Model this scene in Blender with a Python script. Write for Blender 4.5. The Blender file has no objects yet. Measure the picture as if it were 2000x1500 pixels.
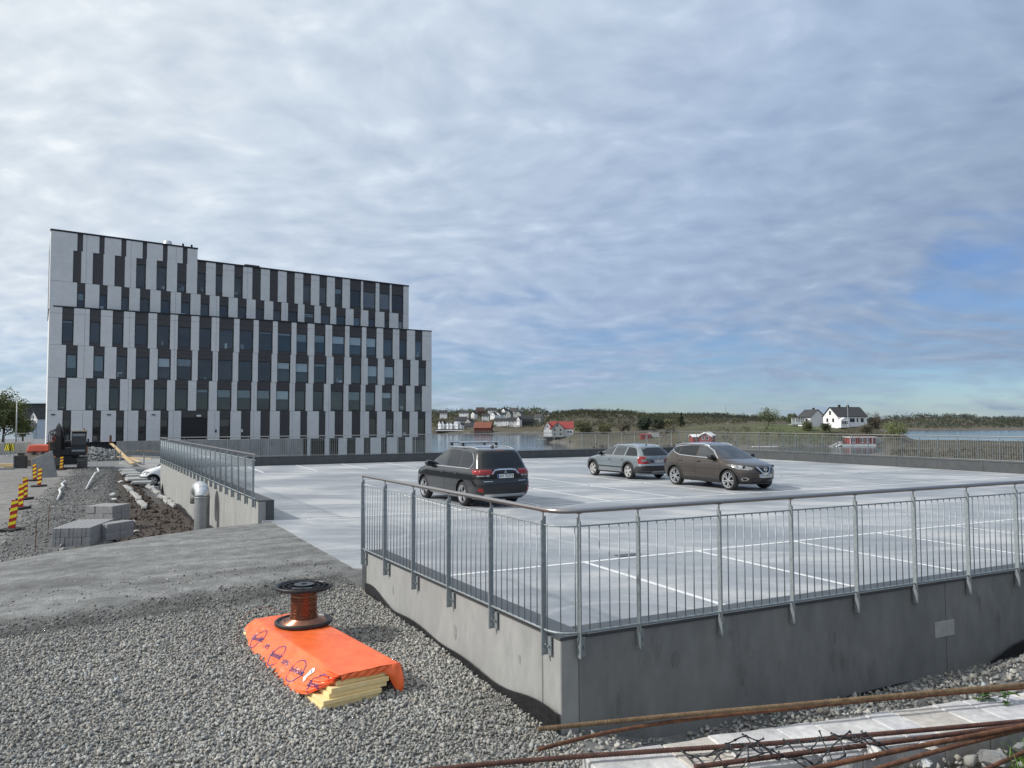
import bpy, bmesh, math, random
import numpy as np
from mathutils import Vector, Matrix
from mathutils.bvhtree import BVHTree

random.seed(7)
RNG = np.random.default_rng(11)
R = math.radians
SC = bpy.context.scene
COL = SC.collection

# ------------------------------------------------------------------ camera, sky, sun, exposure
EYE = 2.47
cam = bpy.data.cameras.new('camera')
cam.sensor_width = 36.0
cam.lens = 27.0
cam.clip_start = 0.1
cam.clip_end = 9000
cam_ob = bpy.data.objects.new('camera', cam)
COL.objects.link(cam_ob)
_p, _r = math.atan(72 / 1500), -0.004
_fw = Vector((0, math.cos(_p), math.sin(_p)))
_rt0 = Vector((1, 0, 0))
_up0 = Vector((0, -math.sin(_p), math.cos(_p)))
_rt = math.cos(_r) * _rt0 + math.sin(_r) * _up0
_up = -math.sin(_r) * _rt0 + math.cos(_r) * _up0
_m = Matrix((_rt, _up, -_fw)).transposed().to_4x4()
_m.translation = (0, 0, EYE)
cam_ob.matrix_world = _m
SC.camera = cam_ob

SUN_AZ = R(191)          # direction towards the sun, counted from +X
SUN_EL = R(37)
SUN_DIR = Vector((math.cos(SUN_AZ) * math.cos(SUN_EL), math.sin(SUN_AZ) * math.cos(SUN_EL), math.sin(SUN_EL)))
sun = bpy.data.lights.new('sun', 'SUN')
sun.energy = 3.4
sun.angle = R(2.5)
sun.color = (1.0, 0.965, 0.91)
sun_ob = bpy.data.objects.new('sun', sun)
sun_ob.rotation_euler = SUN_DIR.to_track_quat('Z', 'Y').to_euler()
sun_ob.location = (-60, 10, 60)
COL.objects.link(sun_ob)

SC.view_settings.view_transform = 'Standard'
SC.view_settings.look = 'None'
SC.view_settings.gamma = 1.0
SC.view_settings.exposure = 0.0
SC.view_settings.use_curve_mapping = False

world = bpy.data.worlds.new('World')
SC.world = world
world.use_nodes = True
def build_world():
    nt = world.node_tree
    nt.nodes.clear()
    N = nt.nodes.new
    def link(a, b): nt.links.new(a, b)
    def math_(op, a, b=None, c=None, clamp=False):
        n = N('ShaderNodeMath'); n.operation = op; n.use_clamp = clamp
        for i, v in enumerate((a, b, c)):
            if v is None: continue
            if isinstance(v, (int, float)): n.inputs[i].default_value = v
            else: link(v, n.inputs[i])
        return n.outputs[0]
    def noise(vec, scale, detail, rough, dist=0.0):
        n = N('ShaderNodeTexNoise')
        n.inputs['Scale'].default_value = scale; n.inputs['Detail'].default_value = detail
        n.inputs['Roughness'].default_value = rough; n.inputs['Distortion'].default_value = dist
        link(vec, n.inputs['Vector'])
        return n
    def ramp(fac, stops):
        n = N('ShaderNodeValToRGB'); link(fac, n.inputs[0])
        e = n.color_ramp.elements
        while len(e) < len(stops): e.new(0.5)
        for i, (p, c) in enumerate(stops):
            e[i].position = p; e[i].color = (*c, 1) if len(c) == 3 else c
        return n.outputs[0]
    tc = N('ShaderNodeTexCoord')
    sep = N('ShaderNodeSeparateXYZ'); link(tc.outputs['Generated'], sep.inputs[0])
    z = math_('MAXIMUM', sep.outputs[2], 0.0)
    zc = math_('ADD', z, 0.26)
    comb = N('ShaderNodeCombineXYZ')
    link(math_('DIVIDE', sep.outputs[0], zc), comb.inputs[0])
    link(math_('DIVIDE', sep.outputs[1], zc), comb.inputs[1])
    P = comb.outputs[0]
    w = noise(P, 1.4, 3, 0.5)
    vm = N('ShaderNodeVectorMath'); vm.operation = 'MULTIPLY_ADD'
    link(w.outputs['Color'], vm.inputs[0]); vm.inputs[1].default_value = (0.35, 0.35, 0.0); link(P, vm.inputs[2])
    PW = vm.outputs[0]
    n1 = noise(PW, 1.7, 7, 0.52, 0.0).outputs[0]
    mp = N('ShaderNodeMapping'); mp.inputs['Rotation'].default_value = (0, 0, R(-24)); mp.inputs['Scale'].default_value = (4.6, 7.6, 1)
    link(PW, mp.inputs[0])
    n2 = noise(mp.outputs[0], 1.1, 4, 0.48, 0.0).outputs[0]
    mp2 = N('ShaderNodeMapping'); mp2.inputs['Location'].default_value = (5, 3, 1); link(PW, mp2.inputs[0])
    mp2.inputs['Rotation'].default_value = (0, 0, R(20)); mp2.inputs['Scale'].default_value = (3.6, 4.4, 1)
    n3 = noise(mp2.outputs[0], 3.2, 4, 0.46, 0.0).outputs[0]
    # cover: thick overhead, opening to blue towards the horizon
    d = math_('MULTIPLY_ADD', n1, 0.62, math_('MULTIPLY', n2, 0.38))
    lift = math_('MULTIPLY_ADD', math_('MINIMUM', z, 0.3), 1.15, -0.065)
    # the veil is thicker on the side where the sun stands
    dp = N('ShaderNodeVectorMath'); dp.operation = 'DOT_PRODUCT'
    link(tc.outputs['Generated'], dp.inputs[0]); dp.inputs[1].default_value = SUN_DIR
    sd = math_('MULTIPLY_ADD', dp.outputs['Value'], 0.5, 0.5)
    lift2 = math_('MULTIPLY_ADD', sd, 0.16, lift)
    cov = ramp(math_('ADD', d, lift2), [(0.42, (0, 0, 0)), (0.52, (0.35,) * 3), (0.66, (0.93,) * 3), (0.8, (1, 1, 1))])
    # brightness of the cloud: thin edges bright, thick parts grey-blue, brighter towards the sun
    tone = math_('MULTIPLY_ADD', n3, 0.62, math_('MULTIPLY', n2, 0.38))
    ccol = ramp(tone, [(0.30, (0.82, 0.85, 0.89)), (0.45, (0.95, 0.96, 0.97)), (0.57, (1.06, 1.055, 1.04)), (0.70, (1.26, 1.22, 1.16))])
    gl = ramp(sd, [(0.16, (0.21, 0.28, 0.40)), (0.42, (0.39, 0.495, 0.675)), (0.62, (0.60, 0.69, 0.805)), (0.76, (0.74, 0.805, 0.87)), (1.0, (1.0, 1.0, 1.0))])
    cm = N('ShaderNodeVectorMath'); cm.operation = 'MULTIPLY'
    link(ccol, cm.inputs[0]); link(gl, cm.inputs[1])
    sky = N('ShaderNodeTexSky'); sky.sky_type = 'NISHITA'; sky.sun_disc = False
    sky.sun_elevation = SUN_EL
    sky.sun_rotation = R(90) - SUN_AZ
    sky.altitude = 10; sky.air_density = 1.0; sky.dust_density = 0.2; sky.ozone_density = 3.0
    tint = N('ShaderNodeVectorMath'); tint.operation = 'MULTIPLY'; link(sky.outputs[0], tint.inputs[0]); tint.inputs[1].default_value = (0.68, 0.87, 1.19)
    b1 = N('ShaderNodeBackground'); link(tint.outputs[0], b1.inputs[0]); b1.inputs[1].default_value = 0.09
    b2 = N('ShaderNodeBackground'); link(cm.outputs[0], b2.inputs[0]); b2.inputs[1].default_value = 1.0
    mx = N('ShaderNodeMixShader'); link(cov, mx.inputs[0]); link(b1.outputs[0], mx.inputs[1]); link(b2.outputs[0], mx.inputs[2])
    out = N('ShaderNodeOutputWorld'); link(mx.outputs[0], out.inputs[0])
build_world()

# ------------------------------------------------------------------ helpers
def tag(o, label=None, cat=None, group=None, kind=None):
    if label: o['label'] = label
    if cat: o['category'] = cat
    if group: o['group'] = group
    if kind: o['kind'] = kind
    return o
def thing(name, label, cat, loc=(0, 0, 0), rz=0.0, group=None):
    o = bpy.data.objects.new(name, None)
    o.empty_display_size = 0.2
    o.location = loc
    o.rotation_euler = (0, 0, rz)
    COL.objects.link(o)
    return tag(o, label, cat, group)
def mesh_np(name, V, F, mats, parent=None, smooth=False, midx=None):
    """one object from arrays; F an (n,3) or (n,4) array"""
    me = bpy.data.meshes.new(name)
    V = np.asarray(V, dtype=np.float32); F = np.asarray(F, dtype=np.int32)
    k = F.shape[1]
    me.vertices.add(len(V)); me.vertices.foreach_set('co', V.ravel())
    me.loops.add(F.size); me.loops.foreach_set('vertex_index', F.ravel())
    me.polygons.add(len(F))
    me.polygons.foreach_set('loop_start', np.arange(0, F.size, k, dtype=np.int32))
    me.polygons.foreach_set('loop_total', np.full(len(F), k, dtype=np.int32))
    if midx is not None: me.polygons.foreach_set('material_index', np.asarray(midx, dtype=np.int32))
    if smooth: me.polygons.foreach_set('use_smooth', np.ones(len(F), dtype=bool))
    me.update(calc_edges=True)
    for m in (mats if isinstance(mats, (list, tuple)) else [mats]): me.materials.append(m)
    o = bpy.data.objects.new(name, me)
    COL.objects.link(o)
    if parent is not None: o.parent = parent
    return o
def share(src, name, parent, loc=(0, 0, 0), rz=0.0, rot=None, scale=None):
    """another object on the same mesh data"""
    o = bpy.data.objects.new(name, src if isinstance(src, bpy.types.Mesh) else src.data)
    o.location = loc
    o.rotation_euler = rot if rot is not None else (0, 0, rz)
    if scale is not None: o.scale = scale
    COL.objects.link(o)
    if parent is not None: o.parent = parent
    return o
class MB:
    """collects shapes, then links them as ONE mesh object"""
    def __init__(s): s.v = []; s.f = []; s.m = []; s.cur = 0
    def add(s, vs, fs):
        b = len(s.v)
        s.v += [tuple(map(float, p)) for p in vs]
        for f in fs: s.f.append(tuple(i + b for i in f)); s.m.append(s.cur)
        return s
    def box(s, c, d, rz=0.0, taper=1.0):
        x, y, z = d[0] / 2, d[1] / 2, d[2] / 2
        P = [(-x, -y, -z), (x, -y, -z), (x, y, -z), (-x, y, -z), (-x * taper, -y * taper, z), (x * taper, -y * taper, z), (x * taper, y * taper, z), (-x * taper, y * taper, z)]
        cs, sn = math.cos(rz), math.sin(rz)
        P = [(c[0] + px * cs - py * sn, c[1] + px * sn + py * cs, c[2] + pz) for px, py, pz in P]
        return s.add(P, [(0, 3, 2, 1), (4, 5, 6, 7), (0, 1, 5, 4), (1, 2, 6, 5), (2, 3, 7, 6), (3, 0, 4, 7)])
    def hexa(s, P):
        """8 corners: 4 bottom ccw, 4 top ccw"""
        return s.add(P, [(0, 3, 2, 1), (4, 5, 6, 7), (0, 1, 5, 4), (1, 2, 6, 5), (2, 3, 7, 6), (3, 0, 4, 7)])
    def prism(s, poly, fn, t0, t1):
        """poly in 2D, fn(a,b,t)->3D, extruded from t0 to t1"""
        n = len(poly)
        P = [fn(a, b, t0) for a, b in poly] + [fn(a, b, t1) for a, b in poly]
        F = [tuple(range(n - 1, -1, -1)), tuple(range(n, 2 * n))]
        F += [(i, (i + 1) % n, n + (i + 1) % n, n + i) for i in range(n)]
        return s.add(P, F)
    def tube(s, pts, r, n=8, caps=True, rs=None):
        pts = [Vector(p) for p in pts]
        V = []; F = []
        prev = None
        for i, p in enumerate(pts):
            t = (pts[min(i + 1, len(pts) - 1)] - pts[max(i - 1, 0)]).normalized()
            if prev is None:
                a = Vector((0, 0, 1)) if abs(t.z) < 0.9 else Vector((1, 0, 0))
                x = t.cross(a).normalized()
            else:
                x = (prev - t * prev.dot(t)).normalized()
            prev = x
            y = t.cross(x)
            rr = rs[i] if rs is not None else r
            for k in range(n):
                a = 2 * math.pi * k / n
                V.append(p + x * (rr * math.cos(a)) + y * (rr * math.sin(a)))
        for i in range(len(pts) - 1):
            for k in range(n):
                F.append((i * n + k, i * n + (k + 1) % n, (i + 1) * n + (k + 1) % n, (i + 1) * n + k))
        if caps:
            F.append(tuple(range(n - 1, -1, -1)))
            b = (len(pts) - 1) * n
            F.append(tuple(range(b, b + n)))
        return s.add(V, F)
    def lathe(s, prof, c=(0, 0, 0), n=24, axis='z', a0=0.0, a1=2 * math.pi):
        """prof: (r, h) pairs turned about an axis"""
        full = abs(a1 - a0 - 2 * math.pi) < 1e-6
        k = n if full else n + 1
        V = []; F = []
        for r, h in prof:
            for i in range(k):
                a = a0 + (a1 - a0) * i / n
                ca, sa = r * math.cos(a), r * math.sin(a)
                p = (ca, sa, h) if axis == 'z' else ((ca, h, sa) if axis == 'y' else (h, ca, sa))
                V.append((c[0] + p[0], c[1] + p[1], c[2] + p[2]))
        for j in range(len(prof) - 1):
            for i in range(n):
                i2 = (i + 1) % k
                F.append((j * k + i, j * k + i2, (j + 1) * k + i2, (j + 1) * k + i))
        return s.add(V, F)
    def build(s, name, mats, parent=None, smooth=False, angle=None, offset=None):
        me = bpy.data.meshes.new(name)
        v = s.v
        if offset is not None: v = [(p[0] - offset[0], p[1] - offset[1], p[2] - offset[2]) for p in v]
        me.from_pydata(v, [], s.f)
        mats = mats if isinstance(mats, (list, tuple)) else [mats]
        for m in mats: me.materials.append(m)
        if len(mats) > 1: me.polygons.foreach_set('material_index', s.m)
        bm = bmesh.new(); bm.from_mesh(me); bmesh.ops.recalc_face_normals(bm, faces=bm.faces); bm.to_mesh(me); bm.free()
        if smooth:
            me.polygons.foreach_set('use_smooth', [True] * len(me.polygons))
            if angle: me.set_sharp_from_angle(angle=R(angle))
        me.update()
        o = bpy.data.objects.new(name, me)
        COL.objects.link(o)
        if parent is not None: o.parent = parent
        return o
def boxo(name, c, d, m, parent=None, rz=0.0):
    """a box whose mesh sits about its own centre (so that copies may share it)"""
    o = MB().box((0, 0, 0), d).build(name, m, parent)
    o.location = c; o.rotation_euler = (0, 0, rz)
    return o
def bevel(o, w, seg=2):
    b = o.modifiers.new('b', 'BEVEL'); b.width = w; b.segments = seg; b.limit_method = 'ANGLE'
    return o
def text_mesh(body, size, depth=0.0, shear=0.0, spacing=1.0):
    cu = bpy.data.curves.new('lettering', 'FONT')
    cu.body = body; cu.size = size; cu.extrude = depth; cu.align_x = 'CENTER'; cu.align_y = 'CENTER'; cu.shear = shear
    cu.space_character = spacing; cu.offset = size * 0.012
    cu.resolution_u = 3
    o = bpy.data.objects.new('lettering', cu); COL.objects.link(o)
    dg = bpy.context.evaluated_depsgraph_get()
    me = bpy.data.meshes.new_from_object(o.evaluated_get(dg))
    bpy.data.objects.remove(o); bpy.data.curves.remove(cu)
    return me

# deck frame: origin at the near wall corner, u along the shaded wall, v along the lit wall
_a = R(26.4)
DU = np.array([math.cos(_a), math.sin(_a)]); DV = np.array([-math.sin(_a), math.cos(_a)])
DA = np.array([0.433, 7.09])
def W(u, v, z=0.0):
    p = DA + u * DU + v * DV
    return (float(p[0]), float(p[1]), float(z))
def to_uv(X, Y):
    dx, dy = X - DA[0], Y - DA[1]
    return dx * DU[0] + dy * DU[1], dx * DV[0] + dy * DV[1]
def bearing(b, d, below=0.0):
    """a point by bearing (thousandths of 2/3 radian tangent) and distance ahead; below = angular drop, same unit"""
    return np.array([(b - 1000) * d / 1500.0, d, EYE - below * d / 1500.0])
def hz(b): return 826.0 - 0.004 * b
def pt(b, y, d):
    return bearing(b, d, y - hz(b))

# ------------------------------------------------------------------ materials
def mat(name, c1, c2=None, scale=4.0, rough=0.6, metal=0.0, bump=0.0, bscale=None, spec=0.5, coat=0.0, detail=6, stretch=(1, 1, 1), lo=0.35, hi=0.65,
        fine=0.0, fscale=60.0, rough2=None, attr=None, dist=0.04, spots=0.0, sscale=5.0):
    m = bpy.data.materials.new(name); m.use_nodes = True
    nt = m.node_tree; nt.nodes.clear()
    N = nt.nodes.new
    out = N('ShaderNodeOutputMaterial'); b = N('ShaderNodeBsdfPrincipled'); nt.links.new(b.outputs[0], out.inputs[0])
    b.inputs['Base Color'].default_value = (*c1, 1); b.inputs['Roughness'].default_value = rough; b.inputs['Metallic'].default_value = metal
    b.inputs['Specular IOR Level'].default_value = spec; b.inputs['Coat Weight'].default_value = coat; b.inputs['Coat Roughness'].default_value = 0.04
    tc = N('ShaderNodeTexCoord')
    mp = N('ShaderNodeMapping'); mp.inputs['Scale'].default_value = stretch; nt.links.new(tc.outputs['Object'], mp.inputs[0])
    col = None
    if c2 is not None:
        n = N('ShaderNodeTexNoise'); n.inputs['Scale'].default_value = scale; n.inputs['Detail'].default_value = detail; n.inputs['Roughness'].default_value = 0.6
        nt.links.new(mp.outputs[0], n.inputs['Vector'])
        r = N('ShaderNodeValToRGB'); nt.links.new(n.outputs[0], r.inputs[0])
        r.color_ramp.elements[0].position = lo; r.color_ramp.elements[0].color = (*c1, 1)
        r.color_ramp.elements[1].position = hi; r.color_ramp.elements[1].color = (*c2, 1)
        col = r.outputs[0]
        if rough2 is not None:
            mr = N('ShaderNodeMapRange'); nt.links.new(n.outputs[0], mr.inputs[0])
            mr.inputs[1].default_value = lo; mr.inputs[2].default_value = hi; mr.inputs[3].default_value = rough; mr.inputs[4].default_value = rough2
            nt.links.new(mr.outputs[0], b.inputs['Roughness'])
    if attr:
        at = N('ShaderNodeAttribute'); at.attribute_name = attr
        if col is not None:
            mx = N('ShaderNodeMix'); mx.data_type = 'RGBA'; mx.blend_type = 'MULTIPLY'; mx.inputs[0].default_value = 1.0
            nt.links.new(at.outputs['Color'], mx.inputs[6]); nt.links.new(col, mx.inputs[7]); col = mx.outputs[2]
        else: col = at.outputs['Color']
    if spots > 0:
        if col is None:
            rgb = N('ShaderNodeRGB'); rgb.outputs[0].default_value = (*c1, 1); col = rgb.outputs[0]
        for sc_, a_, b_, k_ in ((sscale, .60, .72, spots), (sscale * .35, .58, .70, spots * .6), (sscale * 9, .66, .72, spots * 1.2)):
            ns = N('ShaderNodeTexNoise'); ns.inputs['Scale'].default_value = sc_; ns.inputs['Detail'].default_value = 5; ns.inputs['Roughness'].default_value = .6
            nt.links.new(mp.outputs[0], ns.inputs['Vector'])
            mr = N('ShaderNodeMapRange'); nt.links.new(ns.outputs[0], mr.inputs[0])
            mr.inputs[1].default_value = a_; mr.inputs[2].default_value = b_; mr.inputs[3].default_value = 1.0; mr.inputs[4].default_value = 1 - k_
            mx = N('ShaderNodeVectorMath'); mx.operation = 'SCALE'; nt.links.new(col, mx.inputs[0]); nt.links.new(mr.outputs[0], mx.inputs['Scale']); col = mx.outputs[0]
    if fine > 0:
        n2 = N('ShaderNodeTexNoise'); n2.inputs['Scale'].default_value = fscale; n2.inputs['Detail'].default_value = 4
        nt.links.new(mp.outputs[0], n2.inputs['Vector'])
        mr = N('ShaderNodeMapRange'); nt.links.new(n2.outputs[0], mr.inputs[0])
        mr.inputs[1].default_value = 0.25; mr.inputs[2].default_value = 0.75; mr.inputs[3].default_value = 1 - fine; mr.inputs[4].default_value = 1 + fine
        mx = N('ShaderNodeVectorMath'); mx.operation = 'SCALE'
        if col is None:
            rgb = N('ShaderNodeRGB'); rgb.outputs[0].default_value = (*c1, 1); col = rgb.outputs[0]
        nt.links.new(col, mx.inputs[0]); nt.links.new(mr.outputs[0], mx.inputs['Scale'])
        col = mx.outputs[0]
    if col is not None: nt.links.new(col, b.inputs['Base Color'])
    if bump > 0:
        n3 = N('ShaderNodeTexNoise'); n3.inputs['Scale'].default_value = bscale or scale * 4; n3.inputs['Detail'].default_value = 6; n3.inputs['Roughness'].default_value = 0.65
        nt.links.new(mp.outputs[0], n3.inputs['Vector'])
        bp = N('ShaderNodeBump'); bp.inputs['Strength'].default_value = bump; bp.inputs['Distance'].default_value = dist
        nt.links.new(n3.outputs[0], bp.inputs['Height']); nt.links.new(bp.outputs[0], b.inputs['Normal'])
    return m
def glass(name, tint, refl=1.0, trans=0.6, rough=0.02, ior=1.55):
    """window glass: sees through by `trans`, mirrors by Fresnel"""
    m = bpy.data.materials.new(name); m.use_nodes = True
    nt = m.node_tree; nt.nodes.clear(); N = nt.nodes.new
    out = N('ShaderNodeOutputMaterial')
    tr = N('ShaderNodeBsdfTransparent'); tr.inputs[0].default_value = (*tint, 1)
    df = N('ShaderNodeBsdfDiffuse'); df.inputs[0].default_value = (0.012, 0.016, 0.02, 1)
    gl = N('ShaderNodeBsdfGlossy'); gl.inputs['Roughness'].default_value = rough; gl.inputs[0].default_value = (refl, refl, refl, 1)
    m1 = N('ShaderNodeMixShader'); m1.inputs[0].default_value = trans
    nt.links.new(df.outputs[0], m1.inputs[1]); nt.links.new(tr.outputs[0], m1.inputs[2])
    fr = N('ShaderNodeFresnel'); fr.inputs[0].default_value = ior
    m2 = N('ShaderNodeMixShader'); nt.links.new(fr.outputs[0], m2.inputs[0])
    nt.links.new(m1.outputs[0], m2.inputs[1]); nt.links.new(gl.outputs[0], m2.inputs[2])
    nt.links.new(m2.outputs[0], out.inputs[0])
    return m
M = {}
M['concrete'] = mat('concrete', (0.275, 0.278, 0.270), (0.335, 0.337, 0.328), 1.6, 0.75, bump=0.25, bscale=30, fine=0.10, fscale=9, stretch=(1, 1, 0.45), dist=0.01, spots=0.16, sscale=4)
M['concrete_dark'] = mat('grey concrete', (0.22, 0.225, 0.22), (0.31, 0.31, 0.30), 1.3, 0.8, bump=0.3, bscale=25, fine=0.15, fscale=12, stretch=(1, 1, 0.5), dist=0.01)
M['concrete_shade'] = mat('blotched shaded concrete', (0.175, 0.18, 0.178), (0.225, 0.228, 0.222), 1.1, 0.75, bump=0.3, bscale=25, fine=0.14, fscale=7, stretch=(1, 1, 0.45), dist=0.01, spots=0.30, sscale=3.4)  # darker copy of the concrete, shade put into its colour; blotches are stains
M['galv'] = mat('galvanised steel', (0.25, 0.285, 0.30), (0.34, 0.375, 0.39), 25, 0.5, metal=0.45, fine=0.12, fscale=70)
M['stainless'] = mat('stainless steel', (0.40, 0.375, 0.36), None, rough=0.30, metal=1.0, bump=0.02, bscale=200)
M['cap'] = mat('charcoal sheet metal', (0.060, 0.066, 0.070), (0.078, 0.084, 0.088), 3, 0.45, spec=0.4)
M['paint_line'] = mat('white road paint', (0.72, 0.73, 0.73), (0.52, 0.53, 0.53), 7, 0.6, lo=0.5, hi=0.8)
M['black_plastic'] = mat('black plastic', (0.012, 0.012, 0.014), (0.022, 0.022, 0.024), 10, 0.4, bump=0.1, bscale=40)
M['rubber'] = mat('rubber', (0.018, 0.018, 0.018), (0.03, 0.029, 0.028), 20, 0.85)
M['panel'] = mat('light fibre cement', (0.63, 0.635, 0.635), (0.69, 0.69, 0.69), 0.6, 0.7, fine=0.05, fscale=3)
M['panel_dark'] = mat('dark fibre cement', (0.050, 0.049, 0.052), (0.064, 0.061, 0.063), 1.2, 0.6, stretch=(1, 1, 6), fine=0.08, fscale=4)
M['frame'] = mat('black window frame', (0.012, 0.013, 0.015), None, rough=0.4)
M['interior'] = mat('dim room', (0.05, 0.052, 0.055), (0.09, 0.09, 0.09), 0.5, 0.9)
M['blind'] = mat('pale roller blind', (0.78, 0.81, 0.80), None, rough=0.9)
M['white'] = mat('white paint', (0.74, 0.75, 0.75), (0.66, 0.67, 0.67), 3, 0.55)
M['rust'] = mat('rusty steel', (0.075, 0.030, 0.018), (0.17, 0.075, 0.035), 26, 0.9, bump=0.4, bscale=220, fine=0.3, fscale=90, dist=0.003)
M['rust_dark'] = mat('dark rusty steel', (0.055, 0.026, 0.022), (0.11, 0.05, 0.035), 30, 0.9, bump=0.4, bscale=220, fine=0.3, fscale=90, dist=0.003)
M['rust_tan'] = mat('tan rusty steel', (0.12, 0.075, 0.04), (0.20, 0.135, 0.075), 22, 0.9, bump=0.4, bscale=220, fine=0.3, fscale=90, dist=0.003)
M['copper'] = mat('copper wire', (0.26, 0.11, 0.068), (0.42, 0.21, 0.14), 60, 0.34, metal=0.9, fine=0.25, fscale=120)
M['film'] = mat('orange plastic film', (0.85, 0.135, 0.035), (0.92, 0.18, 0.05), 3, 0.36, spec=0.5, bump=0.28, bscale=11, dist=0.02, fine=0.05, fscale=6)
M['xps'] = mat('yellow foam board', (0.80, 0.61, 0.29), (0.86, 0.69, 0.38), 8, 0.8, fine=0.06, fscale=90)
M['ink'] = mat('blue ink', (0.035, 0.02, 0.16), None, rough=0.5)
M['paper'] = mat('white paper', (0.78, 0.78, 0.78), None, rough=0.7)
M['print_grey'] = mat('grey print', (0.25, 0.26, 0.28), None, rough=0.7)
M['marble'] = mat('pale weathered stone', (0.60, 0.58, 0.55), (0.36, 0.36, 0.37), 5, 0.7, bump=0.5, bscale=16, fine=0.16, fscale=22, dist=0.02)
M['wood'] = mat('raw timber', (0.50, 0.36, 0.19), (0.58, 0.44, 0.25), 6, 0.8, stretch=(1, 1, 8))
M['red_plate'] = mat('red reflective sheet', (0.36, 0.012, 0.014), None, rough=0.4)
M['yellow_plate'] = mat('yellow reflective sheet', (0.72, 0.62, 0.02), None, rough=0.4)
M['kerbstone'] = mat('grey granite kerb', (0.24, 0.24, 0.245), (0.33, 0.33, 0.33), 12, 0.85, bump=0.5, bscale=40, fine=0.15, fscale=60, dist=0.01)
M['leaf'] = mat('green leaf', (0.045, 0.10, 0.018), (0.09, 0.17, 0.03), 9, 0.6)
M['bark'] = mat('bark', (0.05, 0.042, 0.034), (0.08, 0.07, 0.058), 6, 0.9)
M['rubble'] = mat('broken grey rock', (0.16, 0.165, 0.165), (0.27, 0.275, 0.27), 9, 0.9, bump=0.6, bscale=30, dist=0.02)
M['snow_white'] = mat('white limestone', (0.62, 0.62, 0.60), (0.45, 0.45, 0.44), 9, 0.85, bump=0.5, bscale=30, dist=0.02)
M['red_wall'] = mat('barn red boards', (0.20, 0.022, 0.020), (0.26, 0.032, 0.028), 2, 0.7, stretch=(6, 6, 1))
M['dark_red_wall'] = mat('dark red boards', (0.085, 0.016, 0.016), (0.12, 0.022, 0.02), 2, 0.7)
M['red_roof'] = mat('red roof', (0.24, 0.035, 0.03), (0.30, 0.05, 0.045), 1.5, 0.6)
M['orange_roof'] = mat('orange red tile roof', (0.17, 0.055, 0.034), (0.22, 0.075, 0.045), 1.0, 0.7)
M['slate_roof'] = mat('dark slate roof', (0.030, 0.031, 0.034), (0.048, 0.048, 0.05), 1.5, 0.7)
M['brown_roof'] = mat('brown roof', (0.05, 0.032, 0.028), (0.07, 0.045, 0.04), 1.5, 0.7)
M['house_white'] = mat('white house boards', (0.80, 0.81, 0.82), (0.75, 0.76, 0.77), 1.0, 0.7)
M['house_grey'] = mat('grey house boards', (0.32, 0.34, 0.33), (0.27, 0.29, 0.28), 1.0, 0.7)
M['house_black'] = mat('black house boards', (0.035, 0.042, 0.045), (0.05, 0.056, 0.058), 1.0, 0.7)
M['dark_opening'] = mat('dark window glass', (0.02, 0.024, 0.03), None, rough=0.15)
M['weathered'] = mat('weathered pier timber', (0.05, 0.046, 0.042), (0.10, 0.092, 0.082), 1.2, 0.9)
M['pane'] = glass('window pane', (0.80, 0.87, 0.92), 0.95, 0.8, ior=1.85)
# ------------------------------------------------------------------ ground
def sstep(a, b, x):
    t = np.clip((x - a) / (b - a), 0, 1)
    return t * t * (3 - 2 * t)
_perm = RNG.random((64, 64))
def vnoise(x, y, s):
    """cheap value noise"""
    x = np.asarray(x) * s; y = np.asarray(y) * s
    xi = np.floor(x).astype(int); yi = np.floor(y).astype(int)
    fx = x - xi; fy = y - yi
    fx = fx * fx * (3 - 2 * fx); fy = fy * fy * (3 - 2 * fy)
    g = lambda i, j: _perm[i % 64, j % 64]
    return (g(xi, yi) * (1 - fx) + g(xi + 1, yi) * fx) * (1 - fy) + (g(xi, yi + 1) * (1 - fx) + g(xi + 1, yi + 1) * fx) * fy
def fbm(x, y, s, o=4):
    r = 0; a = 0.5
    for i in range(o):
        r = r + a * (vnoise(x + 17.3 * i, y - 9.1 * i, s) - 0.5); s *= 2.03; a *= 0.5
    return r
def ramp_edge(u):
    return np.where(u > -1.9, 13.9, 13.9 + (u + 1.9) * 0.46)
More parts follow.
